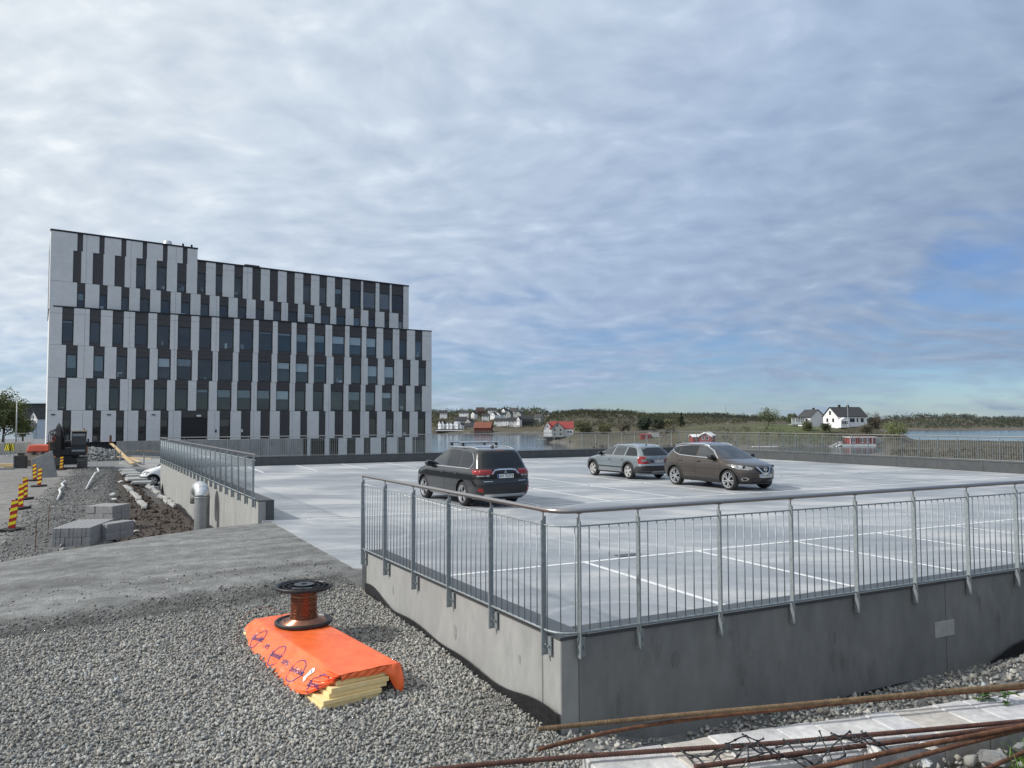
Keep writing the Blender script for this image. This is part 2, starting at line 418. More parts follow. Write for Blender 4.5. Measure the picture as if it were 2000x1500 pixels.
def zones(X, Y):
    X = np.asarray(X, float); Y = np.asarray(Y, float)
    u, v = to_uv(X, Y)
    n1 = fbm(X, Y, 0.5, 4); n2 = fbm(X + 40, Y, 2.2, 3)
    # near gravel bed
    z = -0.37 + 0.046 * np.clip(v, -2, 6) - 0.012 * np.clip(-u, 0, 8)
    z = np.where((v < 0.34) & (u > 0.0), -0.36 - 0.25 * sstep(0.0, 1.2, u), z)
    z = z + 0.05 * n1
    g_dirt = sstep(5.15, 6.0, v + 0.9 * n1 + 0.06 * np.clip(-u - 2, 0, 9))       # dark fine gravel, then the packed ramp
    g_ramp = sstep(6.1, 6.8, v + 0.8 * n1 + 0.12 * np.clip(-u - 1, 0, 9) - 0.3)
    zr = -0.012 - 0.047 * np.clip(-u - 0.4, 0, 6) + 0.02 * n1
    z = z * (1 - g_dirt) + (zr - 0.05 * (1 - g_ramp)) * g_dirt
    # the site below the ramp
    ve = ramp_edge(u) + 0.5 * n1
    drop = sstep(0.0, 1.5, v - ve)
    u_soil = np.where(v < 32, -3.4, -3.4 + 0.0 * v)
    zs = -1.0 + 0.10 * n1 + 0.05 * n2
    soil = sstep(-4.3, -3.6, u + 0.6 * n1 + 0.02 * (v - 30)) * sstep(0, 1, v - 13)
    zs = zs * (1 - soil) + (-1.32 + 0.12 * n1) * soil
    edge_u = np.where(v > 33, -2.3 - (v - 33) * 0.055, -1.2)
    asph = sstep(-0.15, 0.15, u - edge_u) * sstep(30, 33, v)
    zs = zs * (1 - asph) + (-1.55) * asph
    # road in front of the office block, lower towards the water
    far_ = sstep(58, 64, v)
    zs = zs * (1 - far_) + (-1.05 - 0.6 * sstep(-6, 6, u)) * far_
    z = z * (1 - drop) + zs * drop
    # beneath and behind the deck
    under = ((u > 0.38 - 0.052 * np.clip(v, 0, 40) + 0.8 * ((v > 5.2) & (v < 14.4))) & (v > 0.35) & (v < 39.2) & (u < 32.6))
    behind = sstep(6, 16, u) * sstep(41, 46, v)
    z = z * (1 - behind) + (-3.7) * behind
    east = sstep(33, 40, u)
    z = z * (1 - east) + (-8.0) * east
    shore = sstep(66, 84, u * 0.55 + v * 0.9) * sstep(4, 30, u)
    z = z * (1 - shore) + (-9.0) * shore
    z = np.where(under, np.minimum(z, -1.7), z)
    # the bank behind the stone wall, where the photographer stands
    wx = (X - 0.25) * math.cos(R(17.2)) + (Y - 2.86) * math.sin(R(17.2)); wy = -(X - 0.25) * math.sin(R(17.2)) + (Y - 2.86) * math.cos(R(17.2))
    bank = sstep(-0.2, -0.32, wy) * sstep(-0.25, 0.1, wx)
    z = z * (1 - bank) + (1.195 + 0.06 * n2 + 0.05 * np.clip(-wy - 0.3, 0, 1)) * bank
    w = dict(dirt=g_dirt, ramp=g_ramp, drop=drop, soil=soil, asph=asph, far=far_, bank=bank, n1=n1, n2=n2, u=u, v=v)
    return z, w
def ground_z(x, y): return float(zones(np.array([x]), np.array([y]))[0][0])

def build_ground():
    xs = np.concatenate([np.arange(-150, -36, 4), np.arange(-36, -16, .5), np.arange(-16, 9, .13), np.arange(9, 24, .6), np.arange(24, 90, 3)])
    ys = np.concatenate([np.arange(-8, 0.5, 1), np.arange(.5, 22, .13), np.arange(22, 72, .4), np.arange(72, 170, 4)])
    X, Y = np.meshgrid(xs, ys)
    Z, w = zones(X, Y)
    col = np.zeros(X.shape + (4,), np.float32); col[..., 3] = 1
    def put(c, m):
        col[..., :3] = col[..., :3] * (1 - m[..., None]) + np.array(c) * m[..., None]
    col[..., :3] = (0.185, 0.185, 0.18)
    put((0.085, 0.085, 0.082), w['dirt'])
    put((0.178, 0.180, 0.174), w['ramp'])
    cr, sr = math.cos(R(16)), math.sin(R(16)); RX = X * cr + Y * sr; RY = -X * sr + Y * cr
    track = np.clip(1 + 1.1 * fbm(RX * .16, RY, 1.5, 4) + .8 * fbm(RX * .25, RY, 4.2, 3), .6, 1.35)
    k = (w['ramp'] * (1 - w['drop']))[..., None]
    col[..., :3] *= 1 - k + k * track[..., None]
    Z += w['ramp'] * (1 - w['drop']) * .035 * fbm(RX * .16, RY, 1.5, 3)
    crumb = np.clip(fbm(X + 3, Y, 3.1, 3) * 3 + .2, -.35, .5)[..., None] * (w['dirt'] * (1 - w['ramp']))[..., None]
    col[..., :3] *= 1 + crumb
    site = np.clip(0.4 + 1.8 * w['n1'] + 1.2 * w['n2'], 0, 1)
    sc = np.array((0.095, 0.095, 0.092)) * (1 - site[..., None]) + np.array((0.185, 0.183, 0.177)) * site[..., None]
    road = sstep(-6.6, -7.4, w['u'] + 0.8 * w['n1'])
    sc = sc * (1 - road[..., None]) + np.array((0.205, 0.197, 0.186)) * (1 + .5 * w['n1'][..., None]) * road[..., None]
    d = w['drop'][..., None]
    col[..., :3] = col[..., :3] * (1 - d) + sc * d
    # brown soil, asphalt, far road and bank colours
    put((0.060, 0.046, 0.037), w['soil'] * w['drop'])
    put((0.17, 0.172, 0.175), w['asph'] * w['drop'])
    put((0.185, 0.187, 0.19), w['far'])
    put((0.075, 0.062, 0.045), w['bank'])
    V = np.stack([X, Y, Z], -1).reshape(-1, 3)
    ny, nx = X.shape
    i = np.arange(ny * nx).reshape(ny, nx)
    F = np.stack([i[:-1, :-1], i[:-1, 1:], i[1:, 1:], i[1:, :-1]], -1).reshape(-1, 4)
    m = mat('ground', (0.72, 0.72, 0.72), (1.2, 1.2, 1.2), 3.5, 0.92, bump=0.9, bscale=14, attr='tint', fine=0.34, fscale=42, dist=0.035, spots=0.22, sscale=11)
    o = mesh_np('ground', V, F, m, smooth=True)
    at = o.data.color_attributes.new('tint', 'FLOAT_COLOR', 'POINT')
    at.data.foreach_set('color', col.reshape(-1))
    return tag(o, kind='structure')
ground = build_ground()

def stone_set(n=16):
    """broken stones: hulls of a few scattered points, flat faced and sharp edged"""
    out = []
    for k in range(n):
        bm = bmesh.new()
        P = RNG.normal(size=(11, 3)); P /= np.linalg.norm(P, axis=1)[:, None]
        P *= RNG.uniform(.8, 1.12, (11, 1)); P *= np.array([1.12, RNG.uniform(.62, .98), RNG.uniform(.5, .85)])
        for p in P: bm.verts.new(p)
        r = bmesh.ops.convex_hull(bm, input=bm.verts[:])
        bmesh.ops.delete(bm, geom=list({g for g in r['geom_interior'] + r['geom_unused'] if isinstance(g, bmesh.types.BMVert)}), context='VERTS')
        bm.verts.index_update(); bmesh.ops.triangulate(bm, faces=bm.faces); bmesh.ops.recalc_face_normals(bm, faces=bm.faces)
        out.append((np.array([v.co[:] for v in bm.verts]), np.array([[v.index for v in f.verts] for f in bm.faces]))); bm.free()
    return out
STONES = stone_set()
def rand_rot(n):
    q = RNG.normal(size=(n, 4)); q /= np.linalg.norm(q, axis=1)[:, None]
    w, x, y, z = q.T
    return np.stack([1 - 2 * (y * y + z * z), 2 * (x * y - z * w), 2 * (x * z + y * w), 2 * (x * y + z * w), 1 - 2 * (x * x + z * z), 2 * (y * z - x * w),
                     2 * (x * z - y * w), 2 * (y * z + x * w), 1 - 2 * (x * x + y * y)], -1).reshape(n, 3, 3)
def scatter(name, X, Y, Z, S, m, kind='stuff'):
    n = len(X); rot = rand_rot(n); pick = RNG.integers(0, len(STONES), n)
    shade = RNG.uniform(0.72, 1.22, n) * (1 + .55 * fbm(X, Y, .9, 3)); warm = RNG.normal(0.015, 0.035, n)
    c = np.stack([shade * (1 + warm), shade, shade * (1 - warm), np.ones(n)], -1).astype(np.float32)
    Vs, Fs, Cs = [], [], []; base = 0
    for q, (T, TF) in enumerate(STONES):
        m_ = np.where(pick == q)[0]
        if not len(m_): continue
        k = len(T)
        V = np.einsum('nij,kj->nki', rot[m_] * S[m_][:, None, None], T) + np.stack([X[m_], Y[m_], Z[m_]], -1)[:, None, :]
        Fs.append((TF[None] + (np.arange(len(m_)) * k)[:, None, None]).reshape(-1, 3) + base); Vs.append(V.reshape(-1, 3)); Cs.append(np.repeat(c[m_], k, axis=0)); base += len(m_) * k
    o = mesh_np(name, np.concatenate(Vs), np.concatenate(Fs), m)
    at = o.data.color_attributes.new('tint', 'FLOAT_COLOR', 'POINT'); at.data.foreach_set('color', np.concatenate(Cs).ravel())
    return tag(o, kind=kind)
M['rubble_stone'] = mat('dusty crushed rock', (0.13, 0.132, 0.128), (0.22, 0.222, 0.215), 9, 0.9, attr='tint', fine=0.12, fscale=60)
M['gravel'] = mat('crushed grey stone', (0.255, 0.255, 0.238), (0.39, 0.388, 0.365), 14, 0.9, attr='tint', fine=0.12, fscale=120)

# ------------------------------------------------------------------ parking deck
def deck_material():
    m = bpy.data.materials.new('power floated concrete'); m.use_nodes = True
    nt = m.node_tree; N = nt.nodes.new; b = nt.nodes['Principled BSDF']
    tc = N('ShaderNodeTexCoord')
    def noise(scale, detail, stretch, rot=0, rough=.6, loc=(0, 0, 0)):
        mp = N('ShaderNodeMapping'); mp.inputs['Scale'].default_value = stretch; mp.inputs['Rotation'].default_value = (0, 0, rot); mp.inputs['Location'].default_value = loc
        nt.links.new(tc.outputs['Object'], mp.inputs[0])
        n = N('ShaderNodeTexNoise'); n.inputs['Scale'].default_value = scale; n.inputs['Detail'].default_value = detail; n.inputs['Roughness'].default_value = rough
        nt.links.new(mp.outputs[0], n.inputs[0]); return n.outputs[0]
    def math_(op, a, b_=None, c=None, clamp=False):
        n = N('ShaderNodeMath'); n.operation = op; n.use_clamp = clamp
        for i, v in enumerate((a, b_, c)):
            if v is None: continue
            if isinstance(v, (int, float)): n.inputs[i].default_value = v
            else: nt.links.new(v, n.inputs[i])
        return n.outputs[0]
    big = noise(0.22, 6, (1, 1.5, 1), R(15), .6)
    stk = noise(0.5, 6, (1.0, 3.6, 1), R(20), .62)
    fin = noise(7, 6, (1, 2.2, 1), R(20), .7)
    t = math_('ADD', math_('MULTIPLY', big, 0.60), math_('ADD', math_('MULTIPLY', stk, 0.25), math_('MULTIPLY', fin, 0.15)))
    r = N('ShaderNodeValToRGB'); nt.links.new(t, r.inputs[0])
    e = r.color_ramp.elements
    e[0].position = 0.42; e[0].color = (0.235, 0.25, 0.272, 1)
    e[1].position = 0.58; e[1].color = (0.445, 0.452, 0.452, 1)
    x = e.new(0.5); x.color = (0.30, 0.318, 0.336, 1)
    col = r.outputs[0]
    # pale tyre scrubs: arcs of turning cars
    sep = N('ShaderNodeSeparateXYZ'); nt.links.new(tc.outputs['Object'], sep.inputs[0])
    for (cx, cy, rad, wd) in ((-4.6, 17.2, 2.3, .10), (-4.4, 17.3, 3.0, .12), (-2.2, 21.0, 3.4, .10), (6.0, 19.5, 5.2, .14), (6.3, 19.9, 6.6, .14), (1.5, 9.4, 1.2, .09), (16.0, 28.0, 6.0, .2)):
        dx = math_('SUBTRACT', sep.outputs[0], cx); dy = math_('SUBTRACT', sep.outputs[1], cy)
        d = math_('SQRT', math_('ADD', math_('MULTIPLY', dx, dx), math_('MULTIPLY', dy, dy)))
        q = math_('DIVIDE', math_('ABSOLUTE', math_('SUBTRACT', d, rad)), wd)
        k = math_('MULTIPLY', math_('SUBTRACT', 1.0, q, clamp=True), math_('MULTIPLY', stk, 0.42))
        mx = N('ShaderNodeMix'); mx.data_type = 'RGBA'; nt.links.new(k, mx.inputs[0]); nt.links.new(col, mx.inputs[6]); mx.inputs[7].default_value = (0.62, 0.63, 0.64, 1)
        col = mx.outputs[2]
    for sc_, a_, b_, gain in ((1.7, .66, .74, .80), (16, .70, .74, .62), (30, .735, .75, 1.7)):
        q = N('ShaderNodeMapRange'); nt.links.new(noise(sc_, 3, (1, 1, 1), 0, .5, (sc_, 2, 0)), q.inputs[0]); q.inputs[1].default_value = a_; q.inputs[2].default_value = b_; q.inputs[3].default_value = 1; q.inputs[4].default_value = gain
        mx = N('ShaderNodeVectorMath'); mx.operation = 'SCALE'; nt.links.new(col, mx.inputs[0]); nt.links.new(q.outputs[0], mx.inputs['Scale']); col = mx.outputs[0]
    nt.links.new(col, b.inputs['Base Color'])
    mr = N('ShaderNodeMapRange'); nt.links.new(t, mr.inputs[0]); mr.inputs[1].default_value = .4; mr.inputs[2].default_value = .6; mr.inputs[3].default_value = .5; mr.inputs[4].default_value = .72
    nt.links.new(mr.outputs[0], b.inputs['Roughness'])
    bp = N('ShaderNodeBump'); bp.inputs['Strength'].default_value = .12; bp.inputs['Distance'].default_value = .01
    nt.links.new(noise(24, 5, (1, 1, 1)), bp.inputs['Height']); nt.links.new(bp.outputs[0], b.inputs['Normal'])
    return m
M['deck'] = deck_material()
def deck():
    poly = [(0.12, 0.1), (32.5, 0.1), (32.5, 39.2), (-1.9, 39.2), (-0.55, 14.05), (-0.55, 13.85), (-0.36, 13.7), (-0.12, 6.8), (0.28, 6.35), (0.34, 5.5), (0.12, 5.45)]
    b = MB()
    b.prism(poly, lambda a, c, t: W(a, c, t), -0.35, 0.0)
    tag(b.build('parking_deck', M['deck']), kind='structure')
deck()
def line_strip(u0, v0, u1, v1, w=0.10):
    d = np.array([u1 - u0, v1 - v0]); L = np.linalg.norm(d); d /= L; n = np.array([-d[1], d[0]]) * w / 2
    c = [(u0 - n[0], v0 - n[1]), (u1 - n[0], v1 - n[1]), (u1 + n[0], v1 + n[1]), (u0 + n[0], v0 + n[1])]
    b = MB(); b.add([W(*p, 0.004) for p in c], [(0, 1, 2, 3)])
    tag(b.build('parking_line', M['paint_line']), kind='structure')
line_strip(0.75, 5.42, 32.2, 5.42)
line_strip(0.5, 13.66, 32.2, 13.66)
line_strip(4.7, 18.9, 32.2, 18.9)
for k in range(12):
    line_strip(3.60 + 2.49 * k, 0.35, 3.60 + 2.49 * k, 5.37)
    if k < 12: line_strip(4.72 + 2.48 * k, 13.71, 4.72 + 2.48 * k, 24.1)
    line_strip(2.30 + 2.6 * k, 32.8, 2.30 + 2.6 * k, 38.5)
# small drain cover let into the deck
_p = W(4.66, 5.62, 0.006)
tag(boxo('drain_cover', _p, (0.45, 0.22, 0.012), M['cap'], rz=R(24)), 'small dark drain cover in the deck beside the white bay line', 'drain cover')

# ------------------------------------------------------------------ parapet walls
def parapet(label, p0, p1, inward, joints, zb0, zb1, wall_t=0.20, lin=0.12, top=0.5, lin_step=2.35, lit_m='concrete', lin_off=0.0, ends=(0, 0)):
    """concrete wall from p0 to p1 (deck frame), lined and capped with dark sheet on the deck side"""
    p0 = np.array(p0, float); p1 = np.array(p1, float); d = p1 - p0; L = np.linalg.norm(d); d /= L; n = np.array(inward, float)
    n = n - d * (n @ d); n /= np.linalg.norm(n)
    at = lambda s, t, z: W(*(p0 + d * s + n * t), z)
    rt = thing('parapet_wall', label, 'wall', at(L / 2, 0, 0))
    off = rt.location
    js = [0.0] + list(joints) + [L]
    for a, c in zip(js[:-1], js[1:]):
        b = MB(); a2 = a + (0.006 if a > 0 else 0); c2 = c - (0.006 if c < L else 0)
        zb = lambda s: zb0 + (zb1 - zb0) * s / L
        P = [at(a2, 0, zb(a)), at(c2, 0, zb(c)), at(c2, wall_t, zb(c)), at(a2, wall_t, zb(a))]
        b.hexa(P + [(q[0], q[1], top - 0.03) for q in P])
        o = b.build('wall_panel', M[lit_m], rt, offset=off); bevel(o, 0.008, 1)
    # lining panels on the deck side
    k = max(1, round((L - lin_off) / lin_step)); st = (L - lin_off) / k
    for i in range(k):
        a, c = lin_off + i * st + 0.006, lin_off + (i + 1) * st - 0.006
        b = MB(); P = [at(a, wall_t + 0.01, 0.002), at(c, wall_t + 0.01, 0.002), at(c, wall_t + lin, 0.002), at(a, wall_t + lin, 0.002)]
        b.hexa(P + [(q[0], q[1], top - 0.032) for q in P]); b.build('lining_panel', M['cap'], rt, offset=off)
    b = MB(); e0, e1 = ends
    P = [at(-e0, -0.012, top - 0.028), at(L + e1, -0.012, top - 0.028), at(L + e1, wall_t + lin + 0.02, top - 0.028), at(-e0, wall_t + lin + 0.02, top - 0.028)]
    b.hexa(P + [(q[0], q[1], top) for q in P]); b.build('cap', M['cap'], rt, offset=off)
    return rt, at, L
LN = (-0.052, 1.0)
rt, at, L = parapet('sunlit pale concrete parapet wall behind the orange insulation pack', (0, 0), (-0.28, 5.42), (1, 0), [0.32], -1.0, -0.7, lin=0.06, ends=(0.012, 0.02))
b = MB(); P = [at(L + .006, 0.01, -0.3), at(L + .30, 0.01, -0.3), at(L + .30, 0.27, -0.3), at(L + .006, 0.27, -0.3)]
b.hexa(P + [(q[0], q[1], 0.46) for q in P]); o = b.build('end_cap', M['cap'], rt, offset=rt.location); bevel(o, .07, 4)
def damp(at, rt, s, z, w, h, seed):
    rr = random.Random(seed); n = 14
    P = [(s + w * math.cos(2 * math.pi * k / n) * rr.uniform(.6, 1), z + h * math.sin(2 * math.pi * k / n) * rr.uniform(.7, 1)) for k in range(n)]
    b = MB(); b.prism(P, lambda a, c, t: at(a, t, c), -.0025, .004); b.build('damp_patch', M['damp'], rt, offset=rt.location)
M['damp'] = mat('damp concrete', (.215, .21, .20), (.27, .266, .258), 14, .8)
damp(at, rt, 2.25, .02, .05, .10, 1); damp(at, rt, 4.28, .12, .035, .08, 2); damp(at, rt, .75, .1, .03, .06, 5)
rt, at, L = parapet('shaded grey concrete parapet wall above the rusty bars', (0.2005, 0), (32.6, 0), (0, 1), [5.22, 11.2, 17.2, 23.2, 29.2], -1.3, -1.3, wall_t=0.2, lin=0.06, ends=(-0.09, 0.0), lit_m='concrete_shade', lin_off=0.09)
M['damp'] = mat('dark damp concrete', (.135, .138, .137), (.185, .188, .185), 14, .8)  # damp marks, darkened along with the shade put into this wall
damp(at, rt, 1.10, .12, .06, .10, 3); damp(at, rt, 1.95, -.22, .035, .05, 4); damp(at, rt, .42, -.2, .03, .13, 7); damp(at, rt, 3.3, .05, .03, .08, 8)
b = MB(); P = [at(5.0, -0.006, -0.17), at(5.36, -0.006, -0.17), at(5.36, 0.02, -0.17), at(5.0, 0.02, -0.17)]
b.hexa(P + [(q[0], q[1], 0.02) for q in P]); tagp = b.build('mortar_patch', mat('pale mortar', (0.42, 0.42, 0.41), (0.36, 0.36, 0.355), 8, 0.9), rt, offset=rt.location)
rt, at, L = parapet('long pale concrete wall beside the silver vent pipe', (-0.64, 14.02), (-2.05, 39.3), (1, 0), [5.0, 9.2, 14.5, 18.65, 22.4], -2.0, -2.4, wall_t=0.2, lin=0.16, ends=(0.0, 0.0))
b = MB(); P = [at(-0.045, -0.002, -0.10), at(-0.045, 0.38, -0.10), at(-0.003, 0.38, -0.10), at(-0.003, -0.002, -0.10)]
P = [at(-0.045, 0.20, -0.10), at(-0.003, 0.20, -0.10), at(-0.003, 0.385, -0.10), at(-0.045, 0.385, -0.10)]
b.hexa(P + [(q[0], q[1], 0.503) for q in P]); b.build('end_cap', M['cap'], rt, offset=rt.location)
parapet('dark lined parapet along the office side of the deck', (-2.05 + 0.3, 39.3), (32.2, 39.3), (0, -1), [6, 12, 18, 24, 30], -3.0, -3.0, wall_t=0.18, lin=0.2)
parapet('dark lined parapet along the water side of the deck', (32.7, 39.3), (32.7, 0.4), (-1, 0), [6, 12, 18, 24, 30, 36], -3.0, -3.0, wall_t=0.18, lin=0.2)

# ------------------------------------------------------------------ steel railings
RAIL_Z, TOP_Z, BOT_Z = 1.64, 1.50, 0.535
def post_mesh():
    b = MB()
    P = [(-.009, -.028, .30), (.009, -.028, .30), (.009, .028, .30), (-.009, .028, .30), (-.009, -.028, 1.545), (.009, -.028, 1.545), (.009, .028, 1.585), (-.009, .028, 1.585)]
    b.hexa(P)
    P = [(.009, -.028, .42), (.013, -.028, .42), (.013, .028, .42), (.009, .028, .42)]
    return b
def make_posts(root, posts, cnt):
    """posts: (x, y, heading of the wall) ; first one builds the meshes, the rest share them"""
    off = root.location
    for x, y, rz in posts:
        if not cnt:
            p = post_mesh().build('post', M['galv'], root); bevel(p, 0.004, 1)
            b = MB(); b.tube([(0, 0.0, 1.56), (0, 0.0, 1.625)], 0.008, 8); b.box((0, 0, 1.618), (0.05, 0.03, 0.006))
            s = b.build('stem', M['stainless'], p)
            b = MB(); b.box((0.035, 0.034, .39), (0.085, 0.011, 0.17)); b.box((0.012, 0.03, .39), (0.008, 0.02, 0.15)); b.tube([(0.055, 0.005, .39), (0.055, 0.034, .39)], 0.011, 6); b.tube([(-0.012, 0.008, .40), (0.03, 0.008, .40)], 0.010, 6)
            k = b.build('bracket', M['galv'], p)
            cnt += [p, s, k]
        else:
            p = cnt[0].copy(); COL.objects.link(p); p.parent = root
            for c in cnt[1:]:
                c2 = c.copy(); COL.objects.link(c2); c2.parent = p
        p.location = (x - off[0], y - off[1], 0); p.rotation_euler = (0, 0, rz)
_bal = []
def make_baluster(root, x, y):
    off = root.location
    if not _bal:
        b = MB(); b.tube([(0, 0, BOT_Z), (0, 0, TOP_Z)], 0.0062, 6)
        o = b.build('baluster', M['galv'], root, smooth=True); _bal.append(o)
    else:
        o = _bal[0].copy(); COL.objects.link(o); o.parent = root
    o.location = (x - off[0], y - off[1], 0)
def bars(root, path, rail_m='stainless', r=0.0235, rail_path=None):
    off = np.array([root.location[0], root.location[1], 0.0])
    P = [np.array(p) - off for p in path]
    b = MB(); b.tube([(p[0], p[1], RAIL_Z) for p in (rail_path or P)], r, 12); b.build('handrail', M[rail_m], root, smooth=True, angle=50)
    b = MB(); b.tube([(p[0], p[1], TOP_Z) for p in P], 0.0085, 6); b.build('top_bar', M['galv'], root, smooth=True)
    b = MB(); b.tube([(p[0], p[1], BOT_Z) for p in P], 0.012, 6); b.build('bottom_bar', M['galv'], root, smooth=True)
def near_railing():
    o = 0.055
    root = thing('railing', 'galvanised steel railing turning the near corner of the parking deck', 'railing', W(0, 0, 0.5)[:2] + (0,))
    end_l = np.array((-0.28 - o, 5.44)); L0 = np.array((-o - 0.008, 0.16)); R0 = np.array((0.16, -o))
    corner = np.array((-o, -o))
    pl = [end_l, np.array((-o - 0.0082, 0.20))]
    for k in range(1, 8):
        t = k / 8; a = np.array((-o - 0.008, 0.20)); c = np.array((0.20, -o))
        pl.append((1 - t) ** 2 * a + 2 * t * (1 - t) * corner + t * t * c)
    pl += [np.array((0.20, -o)), np.array((32.6, -o))]
    path = [W(*p) for p in pl]
    bars(root, path)
    posts = []
    cnt = []
    lrz = math.atan2(DV[1], DV[0]) + math.pi + math.atan(0.052)
    rrz = math.atan2(DU[1], DU[0])
    lv = [0.20, 1.25, 2.31, 3.40, 4.46, 5.44]
    ru = [0.17, 0.83, 1.83, 2.82, 3.81, 4.80] + [5.80 + k for k in range(27)]
    for v in lv: posts.append((*W(-o - 0.052 * v, v)[:2], lrz))
    for u in ru: posts.append((*W(u, -o)[:2], rrz))
    make_posts(root, posts, cnt)
    for a, c in zip(lv[:-1], lv[1:]):
        n = 9
        for k in range(1, n): v = a + (c - a) * k / n; make_baluster(root, *W(-o - 0.052 * v, v)[:2])
    for t in (0.12, 0.5, 0.85):
        i = 1 + t * 8; p = pl[int(i)] * (1 - i % 1) + pl[min(int(i) + 1, len(pl) - 1)] * (i % 1); make_baluster(root, *W(*p)[:2])
    for a, c in zip(ru[:13], ru[1:14]):
        n = 6 if c - a < 0.8 else 9
        for k in range(1, n): make_baluster(root, *W(a + (c - a) * k / n, -o)[:2])
    # the part beyond the frame: joined
    b = MB()
    for a, c in zip(ru[13:-1], ru[14:]):
        for k in range(1, 9): x, y, _ = W(a + (c - a) * k / 9, -o); b.tube([(x, y, BOT_Z), (x, y, TOP_Z)], 0.0062, 4)
    tag(b.build('balusters', M['galv'], root, offset=root.location), kind='stuff')
near_railing()
def straight_railing(label, p0, p1, ts, nb, single, rail_m='stainless', flip=1):
    """railing along a straight deck edge; ts = post distances from p0"""
    p0 = np.array(p0, float); p1 = np.array(p1, float); d = p1 - p0; L = np.linalg.norm(d); d /= L
    root = thing('railing', label, 'railing', W(*p0)[:2] + (0,))
    a = W(*p0); c = W(*p1)
    bars(root, [a, c], rail_m)
    rz = math.atan2(c[1] - a[1], c[0] - a[0]) + (math.pi if flip < 0 else 0)
    at = lambda s: W(*(p0 + d * s))
    make_posts(root, [(*at(t)[:2], rz) for t in ts], [])
    if single:
        for s0, s1 in zip(ts[:-1], ts[1:]):
            for k in range(1, nb): make_baluster(root, *at(s0 + (s1 - s0) * k / nb)[:2])
    else:
        b = MB()
        for s0, s1 in zip(ts[:-1], ts[1:]):
            for k in range(1, nb): x, y, _ = at(s0 + (s1 - s0) * k / nb); b.tube([(x, y, BOT_Z), (x, y, TOP_Z)], 0.0065, 4, caps=False)
        tag(b.build('balusters', M['galv'], root, offset=root.location), kind='stuff')
straight_railing('galvanised railing running along the long pale wall beside the vent pipe', (-0.70, 14.1), (-2.10, 39.4), [0.28 + 1.022 * k for k in range(25)], 9, True, flip=-1)
straight_railing('thin steel railing along the office side of the deck', (-2.1, 39.36), (32.75, 39.36), [0.10] + [1.26 + 1.1 * k - 0.03 for k in range(31)], 9, False, flip=-1)
straight_railing('pale steel railing along the water side of the deck', (32.75, 39.36), (32.75, 0.0), [0.02 + 1.02 * k for k in range(39)], 9, False, flip=-1)

# ------------------------------------------------------------------ crushed stone round the near wall
def near_gravel():
    n = 118000
    X = RNG.uniform(-7.8, 0.6, n); Y = RNG.uniform(4.6, 13.6, n)
    z, w = zones(X, Y)
    u, v = w['u'], w['v']
    lim = 5.3 - 0.06 * np.clip(-u - 2, 0, 9) - 0.9 * w['n1']
    keep = (u < -0.03 - 0.052 * v) & (RNG.random(n) < (1 - 0.993 * sstep(lim - 0.5, lim + 0.5, v))) & (u > -9) 
    X, Y, z = X[keep], Y[keep], z[keep]
    S = np.exp(RNG.normal(math.log(0.0168), 0.26, len(X))).clip(0.008, 0.036)
    scatter('gravel', X, Y, z + S * 0.45 + RNG.uniform(-0.006, 0.014, len(X)), S, M['gravel'])
near_gravel()
def bank_fines():
    # clods and fines on the dark edge of the packed ramp
    n = 60000
    X = RNG.uniform(-9, 0.2, n); Y = RNG.uniform(8, 15, n)
    z, w = zones(X, Y); u, v = w['u'], w['v']
    k = w['dirt'] * (1 - .93 * w['ramp'])
    keep = (RNG.random(n) < k * .85) & (u < -0.05 - 0.052 * v) & (v < 8.2)
    X, Y, z = X[keep], Y[keep], z[keep]
    S = np.exp(RNG.normal(math.log(0.0095), 0.45, len(X))).clip(0.004, 0.035)
    scatter('gravel', X, Y, z + S * .3, S, mat('dark crushed fines', (0.10, 0.10, 0.096), (0.165, 0.165, 0.158), 12, .95, attr='tint'))
bank_fines()
def trench_z(X, Y):
    z, w = zones(X, Y)
    u, v = w['u'], w['v']
    m = 0.30 * np.exp(-((u - 2.75) / 0.8) ** 2) * np.exp(-((v + 1.15) / .75) ** 2)
    m = m + (0.16 + 0.26 * sstep(4.0, 6.6, u)) * sstep(-0.10, -0.9, v) * sstep(3.7, 4.5, u)
    return z + m + 0.03 * w['n2'], u, v
def trench_gravel():
    n = 30000
    X = RNG.uniform(-0.6, 12.5, n); Y = RNG.uniform(3.3, 12.6, n)
    z, u, v = trench_z(X, Y)
    keep = (v < -0.03) & (v > -4.5) & (u > -0.6)
    X, Y, z = X[keep], Y[keep], z[keep]
    S = np.exp(RNG.normal(math.log(0.024), 0.30, len(X))).clip(0.010, 0.05)
    scatter('gravel', X, Y, z + S * 0.4, S, M['gravel'])
    xs = np.arange(-0.8, 13, .12); ys = np.arange(3.0, 13, .12)
    GX, GY = np.meshgrid(xs, ys); gz, u, v = trench_z(GX, GY)
    V = np.stack([GX, GY, gz - 0.012], -1).reshape(-1, 3); ny, nx = GX.shape; i = np.arange(ny * nx).reshape(ny, nx)
    ok = ((v < 0.3) & (v > -4.4) & (u > -0.5))
    F = np.stack([i[:-1, :-1], i[:-1, 1:], i[1:, 1:], i[1:, :-1]], -1).reshape(-1, 4)
    F = F[ok.reshape(-1)[F].all(axis=1)]
    tag(mesh_np('gravel_bed', V, F, mat('gravel bed', (0.15, 0.155, 0.15), (0.21, 0.21, 0.205), 30, 0.95, bump=0.8, bscale=60), smooth=True), kind='structure')
trench_gravel()
